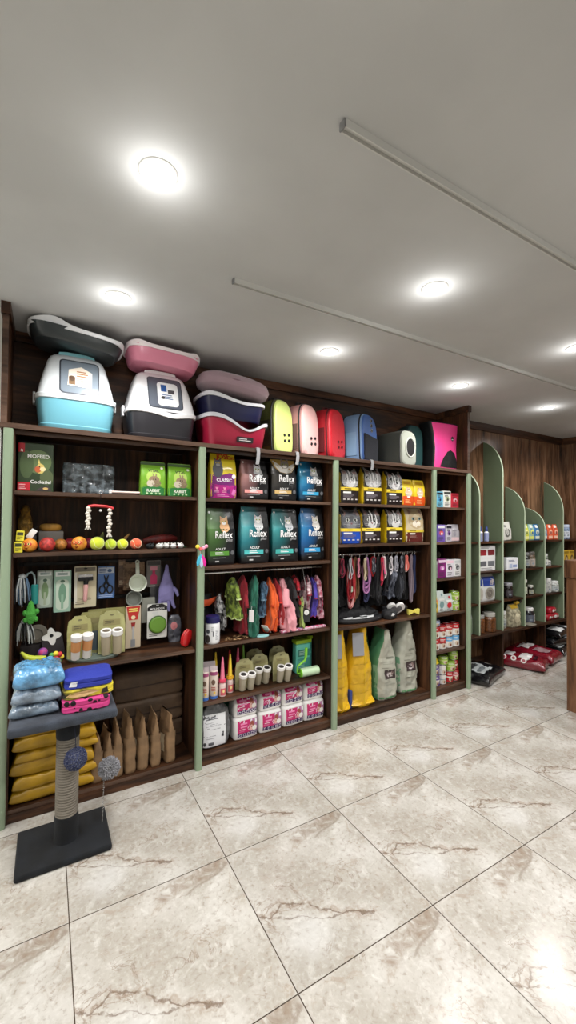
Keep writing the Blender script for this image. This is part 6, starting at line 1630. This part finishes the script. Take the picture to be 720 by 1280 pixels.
# ------------------------------------------------------------------ fourth bay: cartons and cans
C = [1.5805, 1.2825, .9755, .6755, .3625, .0605]
CG = 'cartons in the narrow bay'
def a_cart(c1, c2, tc=(60, 60, 66)):
    def f(A): A.rect(-.85, .85, .80, .95, c2, 1); A.ell(0, .52, A.L.W * .26, A.L.H * .14, c1, 2); A.lines(-.7, .6, .62, .76, 2, tc, 2, 3); A.lines(-.7, .6, .08, .30, 3, tc, 2, 6, .35); A.ell(.1, .48, A.L.W * .12, A.L.H * .08, c2, 3)
    return f
for x, W, H, c, c1, c2, k, lb in ((2.845, .056, .143, (228, 230, 226), (150, 156, 150), (30, 32, 34), 0, 'white and black carton, first on the top shelf of the narrow bay'), (2.918, .086, .134, (112, 190, 220), (70, 150, 200), (24, 40, 56), 0, 'light blue carton on the top shelf of the narrow bay'), (3.012, .098, .143, (232, 232, 224), (176, 186, 140), (60, 62, 60), 0, 'white carton with green print beside the light blue one'), (3.115, .098, .126, (204, 46, 66), (236, 190, 196), (150, 20, 40), 0, 'red carton at the top shelf end of the narrow bay'),
                              (2.853, .056, .143, (60, 176, 196), (228, 230, 230), (30, 120, 150), 1, 'teal and white carton, first on the second shelf of the narrow bay'), (2.937, .098, .148, (116, 90, 176), (214, 90, 96), (226, 226, 232), 1, 'purple and white carton with a red spot'), (3.036, .073, .146, (200, 196, 206), (120, 90, 150), (34, 32, 50), 1, 'white carton with dark top between the purple one and the grey pouch'),
                              (2.868, .052, .146, (128, 122, 128), (90, 84, 92), (160, 156, 160), 2, 'grey carton, first on the third shelf of the narrow bay'), (2.950, .104, .160, (126, 36, 110), (200, 120, 186), (226, 200, 220), 2, 'magenta-purple carton on the third shelf of the narrow bay'), (3.050, .104, .150, (226, 222, 230), (70, 66, 76), (236, 200, 214), 2, 'white carton with pink trim beside the magenta one'), (3.150, .090, .148, (234, 234, 234), (70, 70, 74), (200, 204, 206), 2, 'plain white carton at the third shelf end')):
    solid('product_carton', carton_loft(W, H, .06, .002), M(c, .4, coat=.2), lb, 'carton', (x, 2.468, C[k]), art=a_cart(c1, c2), group=CG)
solid('product_pouch', bag_loft(.128, .15, .05, .004, 3, .06, 5, .6), M((176, 172, 178), .3, coat=.3), 'slanted pale grey pouch at the end of the second shelf', 'pouch', (3.130, 2.475, C[1]), art=lambda A: (A.rect(-.6, .8, .05, .25, (226, 196, 200), 1), A.ell(0, .45, .016, .02, (150, 146, 156), 2), A.lines(-.3, .5, .6, .72, 2, (90, 84, 96), 2, 3)), rz=-.15)
a = MB(); a.sphere((0, 0, .035), .035, M((78, 70, 54), .8, bump=.6, bscale=90, mottle=.5), 18, 12); put(tag(link('toy_ball', a), 'brown ball perched on the cartons of the third shelf', 'pet ball'), (3.035, 2.57, C[2] + .1515))
a = MB(); a.rbox(-.07, .07, -.035, .035, 0, .151, M((60, 52, 54), .5), .003); put(tag(link('product_carton', a), 'dark carton behind the magenta one, carrying a brown ball', 'carton', CG), (3.02, 2.58, C[2]))
for x, W, H, c, c2, lb in ((2.872, .082, .174, (226, 190, 60), (40, 30, 24), 'yellow and orange pouch with a black face, first on the fourth shelf'), (2.957, .094, .184, (206, 216, 214), (120, 150, 150), 'silver-white pouch in the middle of the fourth shelf'), (3.055, .108, .150, (196, 206, 204), (200, 50, 60), 'silver-white pouch with slanted top beside the lime tins')):
    solid('product_pouch', bag_loft(W, H, .05, .004, x * 7, .05, 5, .6), M(c, .3, coat=.35), lb, 'pouch', (x, 2.472, C[3]), group='pouches on the fourth shelf', art=lambda A, c2=c2: (A.ell(0, .36, A.L.W * .28, A.L.H * .16, c2, 2), A.rect(-.7, .7, .55, .66, (226, 96, 40) if c2[0] < 60 else (230, 230, 226), 2), A.lines(-.6, .6, .08, .18, 2, (120, 120, 120), 2, 3), A.ell(.2, .8, .012, .012, c2, 2)))
def can(label, x, y, z, r, h, c1, c2, group, lo=None, name='food_tin', sq=False):
    t = thing(name, label, 'tin', (x, y, z), -.4, group)
    m1, m2, m3 = M(c1, .35, coat=.3), M(c2, .35, coat=.3), M(lo or c1, .35, coat=.3)
    a = MB(); a.lathe([(r * .92, .001), (r * .98, .003), (r * .98, h * .45), (r * .98, h * .56), (r * .98, h - .004), (r * .95, h - .002)], None, 26, (0, 0, 0), [m3, m3, m2, m1, m1]); b = link('can', a, t)
    Lc = Loft([(0, r * .98, r * .98), (h, r * .98, r * .98)], 2, 26)
    A = Art(Lc); A.ell(.1, .32, r * .42, h * .2, (206, 190, 170), 1); A.ell(.25, .26, r * .2, h * .12, (120, 70, 50), 2); A.lines(-.6, .6, .68, .86, 2, (236, 232, 226), 2, int(x * 97)); A.done(b)
    a = MB(); a.lathe([(r * .90, h - .006), (r * .985, h - .004), (r, h - .002), (r * .985, h), (r * .92, h), (r * .90, h - .004), (.0001, h - .004)], CHROME, 26); link('lid', a, t)
    a = MB(); a.lathe([(r * .90, .0), (r * .99, 0), (r, .002), (r * .985, .004)], CHROME, 26); link('bottom_rim', a, t)
    return t
RD, WT, BL, LM, VI = (188, 26, 36), (228, 224, 218), (96, 166, 214), (150, 188, 60), (92, 66, 140)
RG_ = 'tins in the narrow bay'
can('lime green tin, the upper one of two stacked on the fourth shelf', 3.150, 2.475, C[3] + .085, .045, .082, LM, (206, 220, 140), RG_)
can('lime green tin, the lower one of two stacked on the fourth shelf', 3.150, 2.475, C[3], .045, .084, LM, (206, 220, 140), RG_)
a = MB(); a.rbox(-.03, .03, -.02, .02, 0, .115, M((70, 84, 60), .5), .003); put(tag(link('product_carton', a), 'dark green carton behind the lime tins', 'carton', CG), (3.135, 2.57, C[3]))
XC = [(2.890, .043, 'first', RD, WT, None), (2.976, .040, 'second', RD, (150, 40, 40), WT), (3.060, .042, 'third', RD, WT, BL), (3.148, .043, 'fourth', RD, WT, BL)]
for x, r, w, c1, c2, lo in XC:
    can('red and white tin, top of the %s column on the fifth shelf' % w, x, 2.472, C[4] + .101, r, .100, c1, c2, RG_, WT)
    can(('blue and white' if lo == BL else 'red and white') + ' tin, bottom of the %s column on the fifth shelf' % w, x, 2.472, C[4], r, .100, lo if lo == BL else c1, c2, RG_, WT)
can('single blue-white tin standing on top of the first tin column', 2.905, 2.478, C[4] + .202, .042, .052, (150, 170, 206), (214, 222, 230), RG_)
for x, y, z, r, h, c1, c2, lb in ((2.892, 2.47, 0, .044, .095, VI, WT, 'violet tin at the bottom of the first stack, on the lowest shelf'), (2.888, 2.47, .096, .042, .088, VI, (200, 190, 220), 'violet tin stacked second, under the yellow pyramid carton'), (2.982, 2.468, 0, .035, .082, WT, (150, 170, 180), 'white tin on the lowest shelf beside the violet stack'), (2.982, 2.468, .083, .035, .080, WT, (200, 206, 206), 'white tin, second of the stack with the lime tin above'),
                                 (3.000, 2.475, .164, .045, .072, LM, (206, 220, 140), 'lime tin resting on the two white tins'), (3.070, 2.472, 0, .039, .094, RD, WT, 'red and white tin at the bottom beneath a lime tin'), (3.090, 2.475, .095, .046, .080, LM, (206, 220, 140), 'lime tin resting on the red and white tin, in front'), (3.153, 2.478, 0, .042, .092, RD, (236, 190, 196), 'red tin in the corner of the lowest shelf, at the bottom'), (3.155, 2.49, .093, .040, .085, RD, WT, 'red tin second in the corner stack'), (3.150, 2.49, .179, .044, .078, LM, (206, 220, 140), 'lime tin on top of the red corner stack')):
    can(lb, x, y, C[5] + z, r, h, c1, c2, RG_)
t = tag(link('pyramid_carton', (lambda a: (a.add([(-.03, -.03, 0), (.03, -.03, 0), (.03, .03, 0), (-.03, .03, 0), (.0, .0, .095)], [(0, 1, 2, 3), (0, 1, 4), (1, 2, 4), (2, 3, 4), (3, 0, 4)], M((232, 206, 40), .4)), a)[1])(MB()), None, False), 'yellow pyramid-shaped carton on top of the violet tins', 'carton')
put(t, (2.888, 2.47, C[5] + .1855), .3)

# ------------------------------------------------------------------ arched shelving: goods
U1, U2, U3, U4 = 1.2625, 0.9665, 0.6685, 0.3675
YA = 2.615
def glassjar(name, label, cat, x, y, z, r, h, fill, lidc, group=None, label_c=None):
    t = thing(name, label, cat, (x, y, z), -.5, group)
    a = MB(); a.lathe([(r * .9, .001), (r, .006), (r, h * .70), (r * .86, h * .80), (r * .80, h * .82)], fill if hasattr(fill, 'node_tree') else M(fill, .2, coat=.7, mottle=.35, mscale=60), 24); b = link('jar', a, t)
    a = MB(); a.lathe([(r * .86, h * .81), (r * .90, h * .82), (r * .90, h * .97), (r * .84, h), (.0001, h)], M(lidc, .35, coat=.2), 24); link('lid', a, t)
    if label_c:
        L = Loft([(0, r, r), (h * .7, r, r)], 2, 24)
        A = Art(L); A.rect(-.85, .85, .2, .8, label_c, 1); A.lines(-.5, .5, .5, .7, 2, (110, 112, 116), 2, 4); A.ell(0, .38, r * .3, h * .06, (130, 140, 150), 2); A.done(b)
    return t
for i, (x, y, lb) in enumerate(((3.715, 2.62, 'blue-capped spray bottle, first on the top shelf beneath the tallest arch'), (3.768, 2.65, 'blue-capped spray bottle in the middle of three'), (3.822, 2.62, 'blue-capped spray bottle, third of three'))):
    t = thing('spray_bottle', lb, 'bottle', (x, y, U1), 0, 'spray bottles under the tallest arch')
    a = MB(); a.lathe([(.019, 0), (.022, .004), (.022, .085), (.014, .098), (.010, .10)], None, 20, (0, 0, 0), [M((196, 204, 226), .35), M((150, 160, 196), .35), M((226, 228, 234), .35), M((226, 228, 234), .35)]); link('bottle', a, t)
    a = MB(); a.lathe([(.012, .10), (.012, .125), (.009, .14), (.008, .15), (.0001, .151)], M((52, 70, 140), .4), 16); link('cap', a, t)
def a_wp(A):
    A.rect(-.8, -.1, .62, .84, (150, 40, 48), 1); A.rect(.05, .8, .62, .84, (120, 36, 44), 1); A.rect(-.8, .8, .48, .58, (226, 226, 226), 1); A.rect(-.8, -.1, .2, .40, (96, 98, 104), 1); A.rect(.05, .8, .2, .40, (110, 112, 118), 1); A.lines(-.7, .7, .88, .96, 2, (120, 122, 126), 2, 4); A.lines(-.7, .7, .05, .15, 2, (150, 152, 156), 2, 5)
solid('pet_pad_pack', carton_loft(.29, .255, .07, .008, 7), M((232, 232, 232), .35, coat=.3), 'large white pack with dark red photos filling the second shelf', 'pet pad pack', (3.800, 2.63, U2), art=a_wp)
def a_bp(A):
    A.rect(-.9, -.55, .60, .9, (50, 76, 150), 1); A.rect(-.45, .9, .58, .92, (46, 70, 150), 1); A.star([(.3, .62), (.7, .6), (.8, .8), (.5, .86)], (206, 196, 186), 2, 2); A.ell(.25, .30, .07, .06, (150, 146, 136), 2); A.ell(.25, .30, .045, .04, (110, 104, 96), 3); A.ell(-.7, .3, .03, .06, (176, 172, 160), 2)
solid('pet_pad_pack', bag_loft(.275, .262, .07, .005, 12, .04, 8, .8), M((206, 208, 206), .35, coat=.3), 'grey pouch with blue header photo below the dark red and white pack', 'pet pad pack', (3.800, 2.63, U3), art=a_bp)
TRT = M((124, 76, 40), .3, coat=.5, mottle=.6, mscale=70, c2=(70, 40, 22))
glassjar('treat_jar', 'jar of brown treats, the smaller-looking one beside the first arch divider', 'jar', 3.715, YA, U4, .042, .175, TRT, (150, 150, 146), 'jars of brown treats')
glassjar('treat_jar', 'jar of brown treats with wide pale lid, beside the tallest divider', 'jar', 3.852, YA, U4, .066, .185, TRT, (176, 174, 166), 'jars of brown treats')
# compartment before the first divider
t = thing('bird_feeder', 'small round dark feeder on the top shelf beside the cabinet', 'pet feeder', (3.52, 2.62, U1))
a = MB(); a.lathe([(.024, 0), (.026, .004), (.026, .05), (.02, .06), (.012, .066)], M((70, 70, 60), .4, metal=.3), 22); link('cup', a, t)
a = MB(); a.lathe([(.036, .066), (.037, .070), (.034, .076), (.0001, .080)], M((206, 206, 196), .4), 24); link('rim', a, t)
solid('silver_pouch', bag_loft(.17, .265, .06, .006, 33, .04, 6, .7), M((150, 152, 150), .25, coat=.5, bump=.5, bscale=20), 'silver pouch with a dark curve in the lowest cubby beside the cabinet', 'pouch', (3.475, 2.61, U4), art=lambda A: (A.star([(-.8, .2), (-.5, .5), (-.1, .75), (.3, .9), (.5, .8), (0, .55), (-.3, .2)], (40, 44, 44), 1, 3), A.rect(.5, .8, .1, .6, (110, 130, 100), 1)))
# second arch compartment
def a_bw(A): A.ell(.1, .42, .04, .045, (96, 98, 94), 1); A.ell(.1, .42, .022, .028, (190, 190, 184), 2); A.lines(-.6, .5, .72, .86, 3, (120, 122, 118), 2, 3)
solid('leaning_pouch', bag_loft(.185, .19, .06, .005, 17, .05, 6, .5), M((214, 214, 206), .35, coat=.2), 'white triangular-topped pouch under the second tallest arch', 'pouch', (4.135, 2.63, U1 + .006), art=a_bw, ry=-.06)
def a_bb(A): A.lines(-.7, .6, .68, .84, 2, (70, 84, 130), 1, 3); A.rect(-.6, -.1, .15, .5, (176, 190, 216), 1); A.rect(.0, .7, .2, .42, (140, 158, 200), 1); A.rect(-.98, .98, .0, .06, (170, 180, 206), 1)
solid('white_carton', carton_loft(.20, .121, .09, .003), M((228, 230, 234), .4), 'low white carton with pale blue print under the white pouch', 'carton', (4.185, YA, U2), art=a_bb)
glassjar('supplement_jar', 'dark brown jar with pale lid, in the third row beneath the white carton', 'jar', 4.172, YA, U3, .046, .158, (34, 28, 30), (150, 150, 156), None, (60, 54, 60))
glassjar('supplement_jar', 'narrow brown bottle beside the dark brown jar', 'jar', 4.078, YA + .02, U3, .026, .132, (120, 92, 52), (60, 54, 46))
solid('treat_bag', bag_loft(.20, .235, .09, .010, 19, .05, 5, .6), M((196, 190, 160), .2, coat=.6, bump=.8, bscale=26, mottle=.35, mscale=30), 'clear bag of pale treats with a yellow bow, on the lowest row', 'treat bag', (4.245, 2.61, U4), art=lambda A: (A.ell(.1, .4, .05, .05, (214, 206, 176), 1), A.star([(-.8, .98), (.8, .98), (.5, .80), (-.5, .80)], (206, 170, 50), 1, 3)),
      extra=lambda o, L: (lambda a: (a.sphere((.05, -.01, .245), .03, M((206, 168, 48), .4), 12, 8, .7), a.sphere((.11, -.01, .255), .024, M((40, 40, 40), .4), 12, 8, .9), link('bow', a, o)))(MB()))
glassjar('supplement_jar', 'slim white bottle beside the clear treat bag', 'bottle', 4.088, YA, U4, .032, .172, (206, 204, 190), (226, 226, 222), None, (190, 196, 190))
# third compartment: standing pouches and jars
def a_tp(c, c2, c3):
    def f(A): A.star(rounded(0, .86, .05, .03, .012, A.L, 3), (236, 236, 230), 2, 2); A.ell(0, .5, A.L.W * .30, A.L.H * .16, c2, 2); A.ell(.1, .46, A.L.W * .16, A.L.H * .1, c3, 3); A.rect(-.8, .8, .08, .26, c2, 2); A.lines(-.6, .5, .68, .76, 1, c3, 3, 3)
    return f
PG = 'standing treat pouches under the low arches'
for x, c, c2, c3, lb in ((4.470, (206, 214, 70), (230, 226, 150), (120, 140, 50), 'yellow-green treat pouch, first in the row under the low arch'), (4.573, (150, 186, 176), (216, 220, 110), (60, 110, 150), 'yellow and teal treat pouch, second in the row'), (4.675, (54, 120, 176), (214, 220, 200), (30, 70, 120), 'blue treat pouch, third in the row, beside the divider'), (4.822, (70, 156, 190), (220, 226, 222), (40, 96, 140), 'light blue treat pouch, first behind the low divider'), (4.938, (222, 92, 52), (240, 196, 170), (150, 40, 30), 'orange treat pouch, the one next to the light blue pouch'), (5.052, (220, 86, 48), (238, 190, 166), (146, 38, 28), 'orange treat pouch, the one farther along by the tall divider')):
    solid('treat_pouch', bag_loft(.098, .174, .05, .003, x * 5, .07, 8, .65), M(c, .35, coat=.35), lb, 'treat pouch', (x, YA, U1), group=PG, art=a_tp(c, c2, c3))
JG = 'jars in the arched shelving'
glassjar('glass_jar', 'dark jar with grey lid, first of two in the cubby below the yellow pouches', 'jar', 4.490, YA, U2, .040, .165, (56, 60, 56), (120, 122, 120), JG, (150, 154, 150))
glassjar('glass_jar', 'brown-grey jar, second of two below the yellow pouches', 'jar', 4.592, YA, U2, .042, .170, (116, 98, 80), (90, 86, 80), JG, (170, 160, 150))
glassjar('dropper_bottle', 'tall dark green bottle in the cubby below the two jars', 'bottle', 4.468, YA, U3, .028, .172, (40, 52, 36), (216, 216, 206), None, (190, 196, 176))
glassjar('dropper_bottle', 'small dark bottle with white cap beside the tall green one', 'bottle', 4.580, YA, U3, .030, .105, (46, 44, 38), (206, 206, 196), None, (170, 172, 150))
glassjar('supplement_jar', 'black supplement tub with white shoulder and cap, lowest cubby', 'jar', 4.535, YA, U4, .056, .168, (36, 38, 46), (226, 226, 224), None, (90, 96, 110))
glassjar('supplement_jar', 'short white tub beside the black supplement tub', 'jar', 4.640, YA + .02, U4, .034, .085, (210, 208, 200), (190, 190, 186))
solid('folded_leaflet', pillow_loft(.12, .10, .02, .002, 2), M((120, 116, 104), .6), 'flat grey packet lying at the front edge of the lowest cubby', 'packet', (4.45, 2.545, U4))
# fourth compartment
glassjar('glass_jar', 'pale jar with white lid, first in the cubby below the orange pouches', 'jar', 4.845, YA, U2, .042, .140, (150, 160, 150), (206, 210, 206), JG, (220, 222, 216))
glassjar('glass_jar', 'low white tub lying next to the pale jar', 'jar', 4.930, YA, U2, .030, .06, (196, 200, 196), (222, 222, 218), JG)
WGp = 'white tubs in the third row'
glassjar('white_tub', 'white tub, low, first of three in its cubby', 'tub', 4.845, YA, U3, .028, .095, (222, 222, 218), (206, 206, 202), WGp, (176, 182, 186))
t = glassjar('white_tub', 'tallest white bottle, the middle of three in its cubby', 'tub', 4.920, YA, U3, .038, .158, (220, 222, 218), (226, 226, 224), WGp, (190, 190, 186))
glassjar('white_tub', 'wide white tub, last of three in its cubby', 'tub', 5.040, YA, U3, .055, .122, (206, 210, 206), (222, 224, 222), WGp, (176, 184, 184))
RDP = M((166, 26, 44), .25, coat=.5, bump=.5, bscale=24)
for x, y, z, r, lb in ((4.875, 2.60, 0, .05, 'red and white treat packet lying first in the lowest cubby'), (5.01, 2.61, 0, -.06, 'red and white treat packet lying beside the first one'), (4.965, 2.615, .068, .12, 'red treat packet lying on top of two others in the lowest cubby')):
    solid('treat_packet', pillow_loft(.135 if z == 0 else .17, .10, .066, .008, x * 3), RDP, lb, 'treat packet', (x, y, U4 + z), rz=r, group='red packets in the lowest cubby', art=lambda A: (A.ell(-.3, .5, .022, .016, (230, 226, 224), 1), A.star([(.1, .3), (.6, .35), (.5, .7), (.2, .65)], (226, 210, 206), 1, 2)))
# last compartment beside the end wall
for x, lb in ((5.235, 'pale blue bottle on the end shelf, beside the tall divider'), (5.318, 'pale blue bottle on the end shelf, second from the divider')):
    t = glassjar('shampoo_bottle', lb, 'bottle', x, YA, U1, .036, .172, (150, 172, 206), (196, 206, 226), 'bottles on the end shelf', (206, 212, 222))
def a_gold(A): A.ell(.0, .45, A.L.W * .26, A.L.H * .24, (96, 70, 46), 2); A.ell(.05, .42, A.L.W * .15, A.L.H * .14, (196, 170, 130), 3); A.rect(-.9, .9, .80, .95, (150, 120, 30), 2); A.lines(-.7, .6, .05, .16, 2, (236, 226, 190), 3, 2)
for x, lb in ((5.255, 'gold carton with an animal picture, visible above the counter, beside the divider'), (5.375, 'gold carton with an animal picture, second above the counter')):
    solid('gold_carton', carton_loft(.112, .165, .07, .003), M((206, 168, 54), .4, coat=.2), lb, 'carton', (x, YA, U2), art=a_gold, group='gold cartons on the end shelf')

# ------------------------------------------------------------------ bags lying on the floor
def floor_bag(label, x, y, z, rz, W, D, H, c, art=None, group='food sacks lying under the arches', ry=0.0, seed=1.0):
    C_ = Cushion(W, D, H, seed, 5.0, .016, 11, .04, .36)
    o = sack('food_sack', C_, c, label, 'pet food sack', (x, y, z), rz, group, ry)
    # crimped ends and prints lying on the upper side
    if art:
        top = C_.top
        a = MB()
        for x0, x1, y0, y1, cc, lv in art:
            n, m = 20, 16
            vs = [(W * .5 * (x0 + (x1 - x0) * i / n), D * .5 * (y0 + (y1 - y0) * j / m)) for j in range(m + 1) for i in range(n + 1)]
            vs = [(p, q, top(p, q) + .005 + .0012 * lv) for p, q in vs]
            a.add(vs, [(j * (n + 1) + i, j * (n + 1) + i + 1, (j + 1) * (n + 1) + i + 1, (j + 1) * (n + 1) + i) for j in range(m) for i in range(n)], M(cc, .3, coat=.4))
        link('printed_artwork', a, o)
    return o
BLP = M((18, 18, 21), .2, coat=.6, bump=.6, bscale=16)
CRP = M((120, 16, 34), .22, coat=.5, bump=.5, bscale=16)
floor_bag('black food sack with grey top print lying on the tiles by the last green post', 3.55, 2.51, 0.001, .30, .50, .34, .085, BLP, [(-.62, .35, -.55, .7, (176, 182, 182), 0), (-.5, .25, .15, .5, (60, 64, 66), 1), (-.5, .1, -.35, -.1, (110, 116, 118), 1)], seed=2.2)
wr = [(-.1, .35, -.7, .7, (220, 216, 214), 0), (-.75, -.35, -.5, .6, (206, 200, 200), 0), (.45, .62, -.5, .5, (60, 20, 30), 0)]
floor_bag('crimson food sack with white panels, lying in front with round white emblems', 4.195, 2.475, 0.001, -1.22, .44, .26, .105, CRP, wr, seed=3.9)
o = bpy.data.objects['food_sack.001'] if 'food_sack.001' in bpy.data.objects else None
if o:
    a = MB(); k0 = 0; C_e = Cushion(.44, .26, .105, 3.9, 5.0, .016, 11, .04, .36)
    for q in (-.15, -.06, .03):
        a.lathe([(.0001, .003), (.024, .003), (.026, 0)], M((226, 220, 216), .4), 20, (0, 0, 0), None, 'y'); a.lathe([(.0001, .0045), (.014, .0045), (.015, .003)], M((150, 60, 70), .4), 18, (0, 0, 0), None, 'y'); a.move((q, -.112, C_e.top(q, -.108) + .004), 0, -.6, 0, k0); k0 = len(a.v)
    link('round_emblem', a, o)
floor_bag('crimson food sack with white panel lying behind the emblem sack', 4.53, 2.56, 0.001, -1.38, .48, .32, .12, CRP, [(-.55, -.05, -.6, .6, (214, 208, 206), 0), (.1, .7, -.6, .3, (150, 120, 124), 0)], seed=5.5)
floor_bag('black food sack lying deep under the arched shelves behind the crimson ones', 4.30, 2.68, 0.14, .05, .40, .13, .06, BLP, None, seed=6.1) if False else None
KP = 'black and white sacks heaped under the end shelf'
floor_bag('black and white sack, bottom of the heap by the end wall', 5.05, 2.60, 0.001, .2, .46, .30, .085, BLP, [(-.8, .2, -.7, .5, (196, 200, 200), 0), (.4, .8, -.8, .2, (170, 172, 174), 0)], KP, seed=7.7)
floor_bag('black and white sack, middle of the heap by the end wall', 5.03, 2.61, 0.096, -.1, .44, .29, .080, BLP, [(-.6, -.1, -.6, .5, (206, 208, 208), 0), (.1, .7, -.8, .5, (170, 174, 176), 0)], KP, seed=8.8)
floor_bag('black and white sack, top of the heap by the end wall', 5.05, 2.615, 0.186, .15, .42, .27, .080, BLP, [(-.8, -.1, -.85, .1, (216, 218, 218), 0), (.2, .8, -.8, .4, (206, 208, 210), 0)], KP, seed=9.9)

# ------------------------------------------------------------------ render settings
w = bpy.data.worlds.new('world'); SC.world = w
w.use_nodes = True
w.node_tree.nodes['Background'].inputs['Color'].default_value = (0.05, 0.05, 0.05, 1)
SC.view_settings.view_transform = 'Standard'
SC.view_settings.look = 'None'
SC.view_settings.gamma = 1.0
SC.view_settings.use_curve_mapping = False
SC.view_settings.exposure = 0.12
SC.cycles.max_bounces = 8
SC.cycles.diffuse_bounces = 5
SC.cycles.sample_clamp_indirect = 6.0
SC.cycles.use_denoising = True
bpy.context.view_layer.update()
